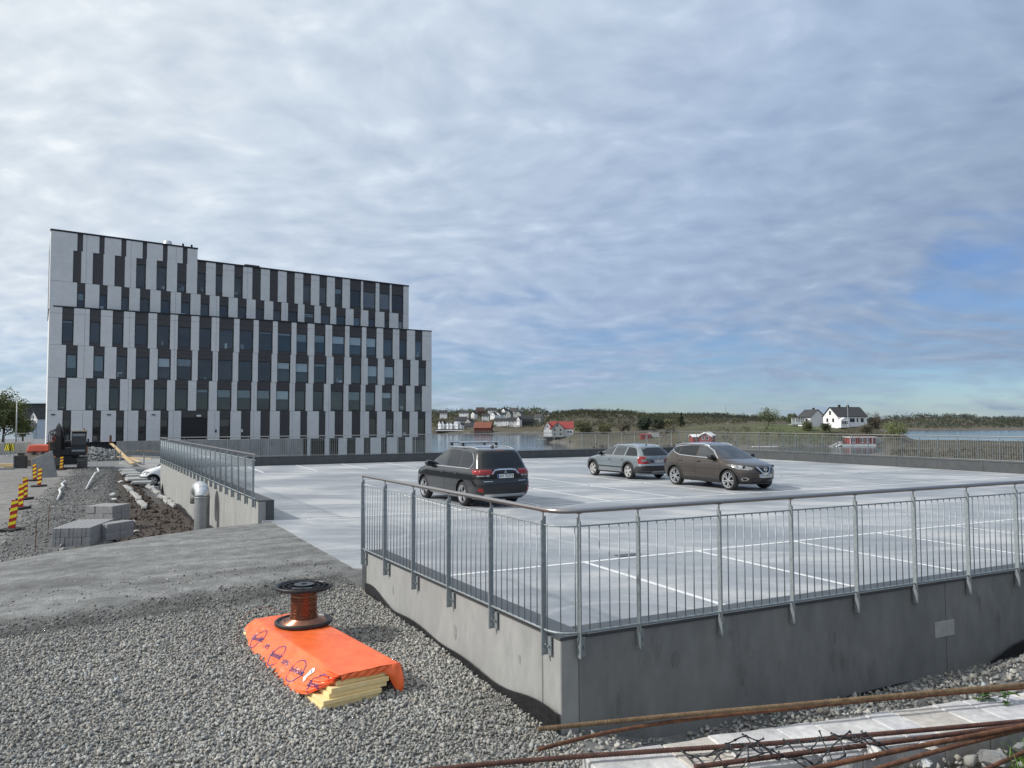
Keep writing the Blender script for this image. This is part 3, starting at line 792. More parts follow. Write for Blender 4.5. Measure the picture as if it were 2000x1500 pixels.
def soil_clods():
    n = 9000
    u = RNG.uniform(-4.4, -1.0, n); v = RNG.uniform(13.6, 60, n)
    X = DA[0] + u * DU[0] + v * DV[0]; Y = DA[1] + u * DU[1] + v * DV[1]
    z, w = zones(X, Y); keep = (w['soil'] > .4) & (w['asph'] < .3) & (v > ramp_edge(u) + .8) & (RNG.random(n) < .5 + 1.6 * w['n2'])
    X, Y, z = X[keep], Y[keep], z[keep]
    S = np.exp(RNG.normal(math.log(.035), .5, len(X))).clip(.012, .15)
    scatter('soil_clods', X, Y, z + S * .25, S, mat('dark soil clods', (.040, .030, .024), (.075, .058, .046), 8, .95, attr='tint'))
soil_clods()
def site_rubble():
    n = 34000
    u = RNG.uniform(-7.4, -3.2, n); v = RNG.uniform(13.5, 62, n)
    X = DA[0] + u * DU[0] + v * DV[0]; Y = DA[1] + u * DU[1] + v * DV[1]
    z, w = zones(X, Y)
    keep = (v > ramp_edge(u) + 0.6) & (RNG.random(n) < 0.55 + 1.8 * w['n1'] - .5 * sstep(-6.4, -7.4, u)) & (w['soil'] < 0.5)
    X, Y, z = X[keep], Y[keep], z[keep]
    S = np.exp(RNG.normal(math.log(0.021), 0.5, len(X))).clip(0.008, 0.11)
    scatter('gravel', X, Y, z + S * 0.25, S, M['rubble_stone'])
    # the grey heap of broken rock before the office block
    c = pt(178, 886, 73)
    n = 3600
    a = RNG.uniform(0, 2 * math.pi, n); r = np.sqrt(RNG.random(n))
    X = c[0] + 3.6 * r * np.cos(a); Y = c[1] + 4 * r * np.sin(a)
    H = 1.15 * (1 - r ** 1.6)
    S = np.exp(RNG.normal(math.log(0.10), 0.5, n)).clip(0.03, 0.32)
    o = scatter('rubble_heap', X, Y, -1.1 + H, S, M['rubble'])
site_rubble()

# ------------------------------------------------------------------ black dimpled membrane at the wall foot
def membrane(label, p0, p1, outward, top_fn, bot_fn, n_along, dim=0.006):
    p0 = np.array(p0, float); p1 = np.array(p1, float); L = np.linalg.norm(p1 - p0); d = (p1 - p0) / L; n = np.array(outward, float)
    na = n_along; nz = 26
    V = []; 
    for i in range(na + 1):
        s = L * i / na; zt, zb = top_fn(s), bot_fn(s)
        for j in range(nz + 1):
            z = zb + (zt - zb) * j / nz
            k = math.sin(s * 2 * math.pi / 0.045) * math.sin(z * 2 * math.pi / 0.045)
            t = 0.03 + dim * max(0, k) * 1.6 + 0.012 * math.sin(s * 2.1) + 0.02 * (j / nz) * math.sin(s * 3.3 + 1)
            V.append(W(*(p0 + d * s + n * t), z))
    i = np.arange((na + 1) * (nz + 1)).reshape(na + 1, nz + 1)
    F = np.stack([i[:-1, :-1], i[1:, :-1], i[1:, 1:], i[:-1, 1:]], -1).reshape(-1, 4)
    o = mesh_np('drainage_membrane', V, F, M['black_plastic'], smooth=True)
    so = o.modifiers.new('s', 'SOLIDIFY'); so.thickness = 0.003
    return tag(o, label, 'membrane')
membrane('black dimpled membrane standing out of gravel along the sunlit wall', (0.0, -0.02), (-0.28, 5.42), (-1, -0.052),
         lambda s: -0.30 + 0.05 * s + 0.10 * math.exp(-(s / 0.8) ** 2) * 1.4 + 0.025 * math.sin(s * 4) + 0.05 * math.exp(-((s - 5.3) / .5) ** 2), lambda s: -0.62 + 0.05 * s, 560)
membrane('black membrane strip at the foot of the shaded wall', (0.0, 0.0), (12.0, 0.0), (0, -1),
         lambda s: -0.66 + 0.10 * math.exp(-((s - 3.8) / 0.9) ** 2) + 0.26 * sstep(5.5, 7.2, np.float64(s)) + 0.02 * math.sin(s * 3), lambda s: -0.95, 360)
membrane('torn black membrane at the foot of the long pale wall', (-0.76, 16.0), (-2.12, 39.0), (-1, -0.052),
         lambda s: -0.98 - 0.10 * math.sin(s * 0.8) - 0.012 * s + 0.5 * math.exp(-((s - 22.2) / 0.7) ** 2), lambda s: -1.7, 300)
# ------------------------------------------------------------------ insulation pack and copper spool
def bvh_of(o):
    dg = bpy.context.evaluated_depsgraph_get()
    ev = o.evaluated_get(dg); me = ev.to_mesh()
    vs = [v.co.copy() for v in me.vertices]; fs = [tuple(p.vertices) for p in me.polygons]
    ev.to_mesh_clear()
    return BVHTree.FromPolygons(vs, fs)
def refine(bm, step, axes=(0, 1)):
    for ax in axes:
        lo = min(v.co[ax] for v in bm.verts); hi = max(v.co[ax] for v in bm.verts)
        k = int((hi - lo) / step)
        for i in range(1, k + 1):
            c = [0, 0, 0]; n = [0, 0, 0]; c[ax] = lo + (hi - lo) * i / (k + 1); n[ax] = 1
            bmesh.ops.bisect_plane(bm, geom=bm.verts[:] + bm.edges[:] + bm.faces[:], plane_co=c, plane_no=n, dist=1e-5)
def project(me_or_poly, bvh, to3, direction, name, m, parent, off=0.004, thick=0.0, step=0.08, smooth=True, maxd=5.0):
    """lay a flat shape (2D mesh or polygon) on a surface: to3(a,b) gives the ray start, `direction` its way"""
    bm = bmesh.new()
    if isinstance(me_or_poly, bpy.types.Mesh): bm.from_mesh(me_or_poly)
    else:
        vs = [bm.verts.new((a, b, 0)) for a, b in me_or_poly]; bm.faces.new(vs)
    bm.normal_update()
    if step: refine(bm, step)
    d = Vector(direction).normalized()
    bad = []
    for v in bm.verts:
        s = Vector(to3(v.co.x, v.co.y)) - d * 2.0
        hit, nrm, idx, dist = bvh.ray_cast(s, d, maxd)
        if hit is None: bad.append(v); continue
        if nrm.dot(d) > 0: nrm = -nrm
        v.co = hit - d * off * 0.5 + nrm * off * 0.5
    if bad: bmesh.ops.delete(bm, geom=bad, context='VERTS')
    bmesh.ops.recalc_face_normals(bm, faces=bm.faces)
    if bm.faces:
        s = sum((f.normal * f.calc_area() for f in bm.faces), Vector())
        if s.dot(d) > 0: bmesh.ops.reverse_faces(bm, faces=bm.faces)
    me = bpy.data.meshes.new(name); bm.to_mesh(me); bm.free()
    me.materials.append(m)
    if smooth and len(me.polygons): me.polygons.foreach_set('use_smooth', [True] * len(me.polygons))
    o = bpy.data.objects.new(name, me); COL.objects.link(o)
    if parent is not None: o.parent = parent
    if thick:
        so = o.modifiers.new('t', 'SOLIDIFY'); so.thickness = thick; so.offset = -1
    return o
def ring_poly(b, r, w, n=40, squash=1.0, gap=None):
    V = []; F = []
    for i in range(n + 1):
        a = 2 * math.pi * i / n
        V += [((r - w) * math.cos(a) * squash, (r - w) * math.sin(a), 0), (r * math.cos(a) * squash, r * math.sin(a), 0)]
    for i in range(n): F.append((2 * i, 2 * i + 1, 2 * i + 3, 2 * i + 2))
    b.add(V, F); return b

IN = np.array([-1.84, 7.60]); IE1 = np.array([math.cos(R(36)), math.sin(R(36))]); IE2 = np.array([math.cos(R(126)), math.sin(R(126))])
ILEN, IWID, IZ = 2.74, 0.62, -0.315
def IW(a, b, z):
    p = IN + a * IE1 + b * IE2
    return (float(p[0]), float(p[1]), float(z))
def insulation():
    root = thing('insulation_pack', 'stack of yellow foam boards under orange plastic film lying on gravel', 'insulation pack', IW(0.3, 1.3, IZ))
    off = root.location
    shifts = [(-0.045, -0.05, 0.10), (-0.03, -0.06, 0.07), (0.04, -0.03, 0.0), (0.06, -0.04, -0.03), (0.125, 0.0, -0.10), (0.19, -0.005, -0.10)]
    bt = 0.0475
    for i, (sa, sb, sl) in enumerate(shifts):
        b = MB(); z0 = IZ + i * bt; z1 = z0 + bt - 0.0025
        P = [IW(sa, sb, z0), IW(sa + IWID, sb, z0), IW(sa + IWID, sb + ILEN + sl, z0), IW(sa, sb + ILEN + sl, z0)]
        b.hexa(P + [(p[0], p[1], z1) for p in P])
        o = b.build('foam_board', M['xps'], root, offset=off); bevel(o, 0.003, 1)
    ztop = IZ + 6 * bt
    # film: draped over the top and the long side
    nb, nt_ = 130, 96
    drop_s = np.array([0, .04, .10, .2, .35, .55, .72, .84, .93, 1.0]); drop_v = np.array([.20, .42, .76, .97, 1.0, .95, .84, .66, .46, .34])
    V = np.zeros((nb + 1, nt_ + 1, 3))
    aL, aR = 0.185, 0.185 + IWID
    for i in range(nb + 1):
        s = i / nb; bb = -0.012 + s * (ILEN - 0.06)
        dr = np.interp(s, drop_s, drop_v)
        for j in range(nt_ + 1):
            t = j / nt_
            if t < 0.18:                       # far long side, tucked under
                q = 1 - t / 0.18; a = aR + 0.014 + 0.03 * math.sin(math.pi * q); z = ztop + 0.004 - q * 0.26
            elif t < 0.58:
                q = (t - 0.18) / 0.40; a = aR + 0.014 - q * (IWID + 0.024); z = ztop + 0.006 + 0.004 * math.sin(math.pi * q)
            else:
                q = (t - 0.58) / 0.42 * dr
                a = aL - 0.012 - 0.285 * q - 0.030 * math.sin(math.pi * min(q, 1)); z = ztop + 0.004 - q * (ztop - IZ - 0.008)
            x, y, zz = IW(a, bb, z)
            side = 1.0 if t >= 0.58 else (0.45 if t > 0.18 else 0.6)
            # folds running down from the edge, gathered at the near corner
            f = 0.017 * math.sin(bb * 15 + 3 * fl(bb)) * max(0, math.sin(math.pi * min(1, (t - 0.58) / 0.42))) if t > 0.58 else 0
            k = np.array([-IE1[0], -IE1[1], 0.5])
            nz = (vnoise(bb * 1.0, a * 1.0 + z * 2, 9.0) - 0.5) * 0.016 + (vnoise(bb + 5, a + z, 26.0) - 0.5) * 0.008
            gather = math.exp(-(s / 0.13) ** 2) * 0.02 * math.sin((t - 0.5) * 75) if t > 0.58 else 0
            dd = (f + nz * side + gather)
            V[i, j] = (x + k[0] * dd, y + k[1] * dd, zz + (0.35 * dd if t >= 0.58 else (nz * 0.35)))
            if zz < IZ + 0.01: V[i, j, 2] = IZ + 0.012
    ids = np.arange((nb + 1) * (nt_ + 1)).reshape(nb + 1, nt_ + 1)
    F = np.stack([ids[:-1, :-1], ids[:-1, 1:], ids[1:, 1:], ids[1:, :-1]], -1).reshape(-1, 4)
    Vw = V.reshape(-1, 3)
    film = mesh_np('film', Vw - np.array(off), F, M['film'], root, smooth=True)
    so = film.modifiers.new('s', 'SOLIDIFY'); so.thickness = 0.0012
    # the short near end: a torn lip over the top boards, longer at the far corner
    nb2, nq = 70, 16
    V = []
    for i in range(nb2 + 1):
        s = i / nb2; a = aL - 0.012 + s * (IWID + 0.03)
        dr = 0.035 + 0.03 * math.sin(s * 3.0) + 0.29 * float(sstep(0.70, 1.0, np.float64(s))) + 0.03 * math.exp(-(s / .06) ** 2)
        for j in range(nq + 1):
            q = j / nq
            out = -0.016 - 0.075 * float(sstep(0.66, 1.0, np.float64(s))) * math.sin(math.pi * q * .8) + 0.006 * math.sin(s * 40 + q * 6)
            V.append(IW(a, out + 0.002 * math.sin(q * 9), ztop + 0.005 - q * dr))
    ids = np.arange((nb2 + 1) * (nq + 1)).reshape(nb2 + 1, nq + 1)
    F = np.stack([ids[:-1, :-1], ids[:-1, 1:], ids[1:, 1:], ids[1:, :-1]], -1).reshape(-1, 4)
    e = mesh_np('film_end', np.array(V) - np.array(off), F, M['film'], root, smooth=True)
    so = e.modifiers.new('s', 'SOLIDIFY'); so.thickness = 0.0012
    # printing on the long side
    bvh = bvh_of(film)
    ex = Vector((-IE2[0], -IE2[1], 0)); nrm = Vector((-IE1[0] * 0.80, -IE1[1] * 0.80, 0.60)); ey = nrm.cross(ex).normalized(); nrm = ex.cross(ey)
    def put(me, b0, drop, name, m, rot=0.0, sc=1.0, off_=0.004, step=0.03):
        o0 = Vector(IW(aL - 0.012 - 0.28 * drop, b0, ztop - drop * 0.28)) - Vector(off)
        cr, sr = math.cos(rot), math.sin(rot)
        def to3(a, b): return o0 + ex * ((a * cr - b * sr) * sc) + ey * ((a * sr + b * cr) * sc)
        return project(me, bvh, to3, -nrm, name, m, film, off=off_, step=step)
    word = text_mesh('Sundolitt', 0.088); xp = text_mesh('XPS', 0.075)
    ring = MB(); ring_poly(ring, 0.130, 0.011); rme = bpy.data.meshes.new('ring'); rme.from_pydata(ring.v, [], ring.f)
    for b0, dr, rot in ((0.20, .50, .10), (0.78, .50, 0.05), (1.42, .48, .02), (2.12, .40, .05)):
        put(rme, b0, dr, 'print_ring', M['ink'], rot)
        put(word, b0, dr, 'print_word', M['ink'], rot + .06)
    for b0, dr in ((1.10, .50), (1.80, .44)): put(xp, b0, dr, 'print_word', M['ink'], 0.05)
    lab = MB(); lab.add([(-.045, -.075, 0), (.045, -.075, 0), (.045, .075, 0), (-.045, .075, 0)], [(0, 1, 2, 3)]); lme = bpy.data.meshes.new('label'); lme.from_pydata(lab.v, [], lab.f)
    put(lme, 0.50, .40, 'paper_label', M['paper'], -0.35, off_=0.007)
    for k, w in ((0.04, .06), (0.01, .04), (-.03, .05)):
        bar = MB(); bar.add([(-w / 2, k - .006, 0), (w / 2, k - .006, 0), (w / 2, k + .006, 0), (-w / 2, k + .006, 0)], [(0, 1, 2, 3)]); bme = bpy.data.meshes.new('label_print'); bme.from_pydata(bar.v, [], bar.f)
        put(bme, 0.50, .40, 'label_print', M['print_grey'], -0.35, off_=0.010)
    return ztop + 0.012
def fl(b): return math.sin(b * 2.1) + 0.5 * math.sin(b * 5.3 + 1)
film_top = insulation()
def spool():
    c = (-2.585, 9.62, film_top)
    root = thing('cable_spool', 'black plastic spool wound with bare copper wire on the orange film', 'spool', c)
    Rf, H, rc = 0.348, 0.475, 0.158
    b = MB()
    b.lathe([(0.03, 0.0), (Rf - .03, 0.0), (Rf, .012), (Rf, .04), (Rf - .012, .052), (Rf - .03, .05), (Rf - .045, .030), (0.06, .030)], n=56)
    b.build('lower_flange', M['black_plastic'], root, smooth=True, angle=40)
    b = MB()
    z = H - .05
    b.lathe([(0.035, z + .018), (Rf - .045, z + .018), (Rf - .03, z + .045), (Rf - .012, z + .052), (Rf, z + .040), (Rf, z + .012), (Rf - .03, z), (0.06, z)], n=56)
    fl_ = b.build('upper_flange', M['black_plastic'], root, smooth=True, angle=40)
    b = MB(); b.lathe([(0.032, z + .02), (0.032, z + .056), (.062, z + .056), (.066, z + .02)], n=28)
    b.lathe([(0.175, z + .018), (0.175, z + .036), (.186, z + .036), (.186, z + .018)], n=48)
    b.lathe([(0.245, z + .018), (0.245, z + .040), (.254, z + .040), (.254, z + .018)], n=48)
    for k in range(16):
        a = 2 * math.pi * k / 16
        for r0, r1 in ((.066, .30),):
            p0 = (r0 * math.cos(a), r0 * math.sin(a)); p1 = (r1 * math.cos(a), r1 * math.sin(a))
            b.box(((p0[0] + p1[0]) / 2, (p0[1] + p1[1]) / 2, z + .028), (r1 - r0, .007, .022), rz=a)
    b.build('rib_web', M['black_plastic'], fl_)
    b = MB(); b.box((0.015, -0.155, z + .038), (0.24, 0.075, .004), rz=0.12); b.lathe([(0.045, z + .058), (.12, z + .058), (.12, z + .050), (.045, z + .050)], n=28)
    b.build('label_plate', mat('dark grey plastic', (0.045, 0.05, 0.06), None, rough=.35), fl_)
    b = MB(); b.lathe([(rc - .012, .03), (rc - .012, H - .045)], n=32); b.build('core', M['black_plastic'], root, smooth=True)
    # the winding: turns of wire flaring out over the lower flange
    prof = []
    for k in range(7):
        r = 0.275 - 0.017 * k; prof += [(r, .033 + .006 * k), (r - .006, .041 + .006 * k)]
    zz = .075; 
    n = 52; h = (H - .055 - zz) / n
    for k in range(n):
        r = rc + 0.012 * math.exp(-k / 5) + 0.003 * math.sin(k * 2.3) + 0.002 * math.sin(k * 0.6)
        prof += [(r - .0035, zz + k * h), (r + .0005, zz + (k + .3) * h), (r + .0005, zz + (k + .7) * h)]
    b = MB(); b.lathe([(0.28, .031)] + prof, n=48); b.build('copper_winding', M['copper'], root, smooth=True, angle=30)
    # the loose end bowing out over the edge of the pack
    b = MB(); P = []
    P0 = np.array([-0.20, -0.10, .045]); P1 = np.array([-.42, .16, .34]); P2 = np.array([-1.02, 0.22, 0.10]); P3 = np.array([-.72, -.20, -0.26])
    for i in range(29):
        t = i / 28; P.append((1 - t) ** 3 * P0 + 3 * (1 - t) ** 2 * t * P1 + 3 * (1 - t) * t * t * P2 + t ** 3 * P3)
    b.tube(P, 0.0042, 6); b.build('loose_wire', mat('dull copper', (.10, .045, .03), None, rough=.5, metal=.6), root, smooth=True)
spool()

# ------------------------------------------------------------------ stone wall with rusty bars
SWO = np.array([0.25, 2.875]); _sa = R(17.2); SU = np.array([math.cos(_sa), math.sin(_sa)]); SVv = np.array([-math.sin(_sa), math.cos(_sa)])
def SWp(s, t, z):
    p = SWO + s * SU + t * SVv
    return (float(p[0]), float(p[1]), float(z))
def stone_wall():
    root = thing('stone_wall', 'low wall of pale weathered stone blocks under the rusty bars', 'stone wall', SWp(1.2, -.15, -.6))
    off = root.location
    rr = random.Random(4)
    def block(s0, s1, t0, t1, z0, z1, jit, name, m):
        nx, ny, nz_ = 7, 5, 4
        bm = bmesh.new(); bmesh.ops.create_cube(bm, size=1.0)
        bmesh.ops.subdivide_edges(bm, edges=bm.edges[:], cuts=4, use_grid_fill=True)
        for v in bm.verts:
            a, c, z = v.co.x + .5, v.co.y + .5, v.co.z + .5
            e = min(min(a, 1 - a) * (s1 - s0), min(c, 1 - c) * (t1 - t0) if True else 1)
            s = s0 + a * (s1 - s0); t = t0 + c * (t1 - t0); zz = z0 + z * (z1 - z0)
            k = 1 if z > .99 else 0
            s += (vnoise(t * 9 + s0 * 3, zz * 9, 1.0) - .5) * jit; t += (vnoise(s * 7, zz * 7 + s0, 1.0) - .5) * jit * 1.3
            zz += (vnoise(s * 11 + s0, t * 11, 1.0) - .5) * jit * .8
            v.co = Vector(SWp(s, t, zz)) - Vector(off)
        bmesh.ops.recalc_face_normals(bm, faces=bm.faces)
        me = bpy.data.meshes.new(name); bm.to_mesh(me); bm.free(); me.materials.append(m)
        o = bpy.data.objects.new(name, me); COL.objects.link(o); o.parent = root; bevel(o, .006, 1)
    shades = [mat('pale weathered stone', (0.60, 0.585, 0.56), (0.38, 0.375, 0.38), 5, .75, bump=.6, bscale=18, fine=.18, fscale=30, dist=.012),
              mat('warm weathered stone', (0.55, 0.50, 0.43), (0.40, 0.38, 0.36), 4, .75, bump=.6, bscale=18, fine=.18, fscale=30, dist=.012),
              mat('grey weathered stone', (0.44, 0.44, 0.455), (0.60, 0.59, 0.575), 4, .75, bump=.6, bscale=18, fine=.18, fscale=30, dist=.012),
              mat('brown stained stone', (0.42, 0.39, 0.35), (0.58, 0.56, 0.53), 5, .75, bump=.6, bscale=18, fine=.18, fscale=30, dist=.012)]
    s = 0.0
    widths = [.32, .20, .30, .17, .26, .14, .22, .16, .28, .12, .24, .18, .30, .22, .34, .25, .3, .3]
    for i, w in enumerate(widths):
        m = shades[[0, 1, 0, 2, 0, 2, 3, 0, 2, 3, 0, 2, 1, 0, 2, 0, 1, 0][i]]
        block(s + .0004, s + w - .0004, -.30 + rr.uniform(-.01, .02), 0.0 + rr.uniform(-.003, .004), 1.03, 1.25 + rr.uniform(-.0015, .0015), .007, 'stone', m)
        s += w
    end = s
    for zc in range(6):
        s = 0.0
        while s < end:
            w = rr.uniform(.3, .55)
            block(s + .006, min(s + w, end) - .006, -.34, .01 + rr.uniform(-.01, .02), 1.02 - .28 * (zc + 1), 1.025 - .28 * zc, .05, 'stone', shades[rr.randrange(4)])
            s += w
stone_wall()
def rebar(label, pts, r, m, ext=1.4, group='rusty reinforcing bars on the stone wall'):
    P = [np.array(p, float) for p in pts]
    P.append(P[-1] + (P[-1] - P[-2]) / np.linalg.norm(P[-1] - P[-2]) * ext)
    # even steps along the bar, ribbed every 12 mm
    seg = [np.linalg.norm(b - a) for a, b in zip(P[:-1], P[1:])]; L = sum(seg); cum = np.concatenate([[0], np.cumsum(seg)])
    Pn = np.array(P)
    n = int(L / 0.0044)
    S = np.linspace(0, L, n)
    # smooth the bends
    Sx = np.stack([np.interp(S, cum, Pn[:, k]) for k in range(3)], -1)
    k = 61; ker = np.ones(k) / k
    pad = np.pad(Sx, ((k // 2, k // 2), (0, 0)), mode='reflect', reflect_type='odd')
    Sx = np.stack([np.convolve(pad[:, c], ker, 'valid') for c in range(3)], -1)
    rs = [r * (1.08 if (i // 1) % 3 == 0 else 0.97) for i in range(n)]
    r *= .8; b = MB(); b.tube([tuple(p) for p in Sx], r, 8, rs=[q * .8 for q in rs])
    c = Sx[len(Sx) // 2]
    o = b.build('reinforcing_bar', m, None, smooth=True, offset=c); o.location = c
    return tag(o, label, 'steel bar', group)
rebar('tan rusty bar, uppermost, its ribbed end over the gravel by the wall corner', [(0.093, 2.901, 1.33), (0.587, 3.019, 1.33), (1.235, 3.157, 1.33), (1.701, 3.257, 1.33), (2.194, 3.357, 1.33)], .0115, M['rust_tan'])
rebar('bent ribbed bar rising to lie against the uppermost rusty bar', [(0.089, 2.783, 1.305), (0.229, 2.87, 1.305), (0.404, 2.957, 1.305), (0.641, 3.043, 1.305), (0.856, 3.098, 1.305), (1.02, 3.134, 1.305), (1.476, 3.248, 1.305), (2.216, 3.392, 1.305)], .0095, M['rust'])
rebar('long smooth brown bar crossing the whole stone wall and sticking out past its end', [(-0.39, 2.68, 1.272), (-0.005, 2.764, 1.272), (0.316, 2.816, 1.272), (0.649, 2.865, 1.272), (0.942, 2.903, 1.272), (1.412, 2.992, 1.272), (2.026, 3.108, 1.272)], .0115, M['rust_dark'])
rebar('dark ribbed bar with a cut end beneath the black net', [(0.629, 2.725, 1.268), (0.972, 2.817, 1.268), (1.374, 2.914, 1.268), (2.009, 3.082, 1.268)], .0115, M['rust_dark'])
rebar('orange rusty bar under the net beside the rock', [(0.934, 2.669, 1.268), (1.4, 2.811, 1.29), (1.938, 2.975, 1.305)], .0115, M['rust'])
rebar('rusty bar lying on soil just behind the grey rock', [(1.223, 2.692, 1.268), (1.604, 2.861, 1.278), (1.945, 2.986, 1.29)], .010, M['rust'])
rebar('short visible rusty bar end in the green grass', [(1.568, 2.682, 1.255), (1.611, 2.705, 1.26), (1.847, 2.839, 1.265)], .009, M['rust'])
def net(label, o, ex, ey, nx, ny, cell, seed):
    rr = random.Random(seed); o = np.array(o); ex = np.array(ex) / np.linalg.norm(ex); ey = np.array(ey) / np.linalg.norm(ey)
    P = {}
    for i in range(nx + 1):
        for j in range(ny + 1):
            h = 0.045 * math.sin(i * 0.9 + j * .8 + seed) * math.sin(j * 0.7 + 1) + rr.uniform(-.008, .008)
            P[i, j] = o + ex * (i * cell + rr.uniform(-.008, .008) + .012 * math.sin(j * 1.3)) + ey * (j * cell * .8 + rr.uniform(-.007, .007)) + np.array([0, 0, h + .03])
    b = MB()
    for i in range(nx + 1):
        for j in range(ny + 1):
            for di, dj in ((1, 0), (0, 1)):
                q = P.get((i + di, j + dj))
                if rr.random() < .08: continue
                if q is None:
                    if rr.random() < .6: q = P[i, j] + (ex * di + ey * dj) * cell * .5 + np.array([0, 0, rr.uniform(-.02, .03)])
                    else: continue
                m_ = (P[i, j] + q) / 2 + np.array([0, 0, rr.uniform(-.006, .004)])
                b.tube([P[i, j], (P[i, j] * 2 + m_) / 3, m_, (q * 2 + m_) / 3, q], .002, 5, rs=[.0056, .003, .0023, .003, .0056])
    c = P[nx // 2, ny // 2]
    ob = b.build('plastic_net', M['black_plastic'], None, smooth=True, offset=c); ob.location = c
    return tag(ob, label, 'net')
net('crumpled piece of black plastic net over the cut bar end', (0.66, 2.70, 1.24), (1, .28, 0.02), (-.3, 1, 0.0), 7, 4, .044, 3)
net('black plastic net strip tangled round the orange rusty bar', (1.00, 2.74, 1.25), (1, .30, 0.02), (-.3, 1, 0.05), 8, 3, .048, 9)
def rock(label, c, s, seed, m='rubble'):
    rg = np.random.default_rng(seed)
    bm = bmesh.new(); bmesh.ops.create_icosphere(bm, subdivisions=3, radius=1)
    V = np.array([v.co[:] for v in bm.verts])
    for k in range(9):
        d = rg.normal(size=3); d /= np.linalg.norm(d); h = V @ d; V -= np.outer(np.maximum(h - rg.uniform(.45, .75), 0), d)
    V = V * (1 + 0.05 * rg.normal(size=(len(V), 1)))
    V *= np.array(s)
    for v, p in zip(bm.verts, V): v.co = p
    me = bpy.data.meshes.new('rock'); bm.to_mesh(me); bm.free(); me.materials.append(M[m])
    me.polygons.foreach_set('use_smooth', [True] * len(me.polygons)); me.set_sharp_from_angle(angle=R(28))
    o = bpy.data.objects.new('rock', me); COL.objects.link(o); o.location = c; o.rotation_euler = (0, 0, seed * .7)
    return tag(o, label, 'rock')
rock('largest grey rock lying on the soil by the rusty bars', (1.725, 2.835, 1.25), (.062, .042, .040), 3)
rock('grey rock just beyond the largest rock', (1.87, 2.875, 1.255), (.04, .035, .026), 5)
rock('whitish flat rock between the two lowest rusty bars', (1.53, 2.89, 1.262), (.042, .03, .016), 8, 'snow_white')
rock('pale angular rock under the end of the black net', (1.31, 2.85, 1.26), (.036, .03, .026), 12, 'snow_white')
rock('pale rock below the orange rusty bar', (1.46, 2.79, 1.255), (.035, .025, .016), 15, 'snow_white')
rock('dark grey rock half under the net', (1.17, 2.77, 1.25), (.04, .03, .025), 18)
def soil_pebbles():
    n = 900
    s = RNG.uniform(.6, 3.2, n); t = RNG.uniform(-.62, -.29, n)
    X = SWO[0] + s * SU[0] + t * SVv[0]; Y = SWO[1] + s * SU[1] + t * SVv[1]
    z, w = zones(X, Y)
    S = np.exp(RNG.normal(math.log(.011), .5, n)).clip(.004, .03)
    scatter('gravel', X, Y, z + S * .3, S, M['gravel'])
soil_pebbles()
def blades(name, pts, h, n_per, label, m, spread=.03, w=.004, cat='grass', kind=None):
    b_v = []; b_f = []
    for (x, y, z) in pts:
        for k in range(n_per):
            a = RNG.uniform(0, 2 * math.pi); L = h * RNG.uniform(.5, 1.15); lean = RNG.uniform(.15, .9); r = abs(RNG.normal(0, spread)); th = RNG.uniform(0, 6.28)
            bx, by = x + r * math.cos(th), y + r * math.sin(th)
            dx, dy = math.cos(a), math.sin(a); px, py = -dy, dx
            base = len(b_v)
            for i in range(4):
                t = i / 3; ww = w * (1 - t * .85); q = lean * t * t * L
                b_v += [(bx + dx * q + px * ww, by + dy * q + py * ww, z + L * t * (1 - .3 * lean * t)), (bx + dx * q - px * ww, by + dy * q - py * ww, z + L * t * (1 - .3 * lean * t))]
            for i in range(3): b_f.append((base + 2 * i, base + 2 * i + 1, base + 2 * i + 3, base + 2 * i + 2))
    o = mesh_np(name, b_v, b_f, m)
    return tag(o, label, cat if label else None, kind=kind)
_g = []
for k in range(26):
    x = RNG.uniform(1.74, 2.4); y = 2.60 + .33 * (x - 1.25) + RNG.uniform(-.10, .12)
    _g.append((x, y, ground_z(x, y)))
blades('grass', _g, .11, 22, None, mat('young grass', (.07, .15, .02), (.13, .24, .035), 12, .6), kind='stuff')
_g = []
for k in range(30):
    x = RNG.uniform(.9, 2.3); y = 2.62 + .31 * (x - .9) + RNG.uniform(-.05, .09); _g.append((x, y, ground_z(x, y)))
blades('dry_grass', _g, .07, 5, None, mat('dry grass', (.20, .17, .09), (.14, .12, .06), 12, .8), kind='stuff', w=.0016)
def weed(label, c, seed, n=9, s=.05):
    rr = random.Random(seed); root = thing('weed', label, 'plant', c)
    b = MB(); b.tube([(0, 0, 0), (.004, 0, s * .6), (.012, 0, s)], .0016, 5); b.build('stem', M['leaf'], root)
    for k in range(n):
        a = rr.uniform(0, 6.28); L = s * rr.uniform(.6, 1.1); z = s * rr.uniform(.2, 1); d = np.array([math.cos(a), math.sin(a)]); p = np.array([-d[1], d[0]])
        V = []; prof = [(0, .0), (.25, .22), (.55, .26), (.8, .16), (1, 0)]
        for t, w in prof:
            q = d * L * t; zz = z + L * .35 * math.sin(t * 2.2) - L * .25 * t
            V += [(q[0] + p[0] * w * L, q[1] + p[1] * w * L, zz), (q[0], q[1], zz - .004), (q[0] - p[0] * w * L, q[1] - p[1] * w * L, zz)]
        F = []
        for i in range(4): F += [(3 * i, 3 * i + 1, 3 * i + 4, 3 * i + 3), (3 * i + 1, 3 * i + 2, 3 * i + 5, 3 * i + 4)]
        MB().add(V, F).build('leaf', M['leaf'], root, smooth=True)
weed('small green weed rooted in the stone wall beside the uppermost bar', SWp(1.86, -.03, 1.24), 2, 9, .05)
weed('drooping dark green weed on the pale stone wall top', SWp(1.93, -.09, 1.24), 5, 7, .05)

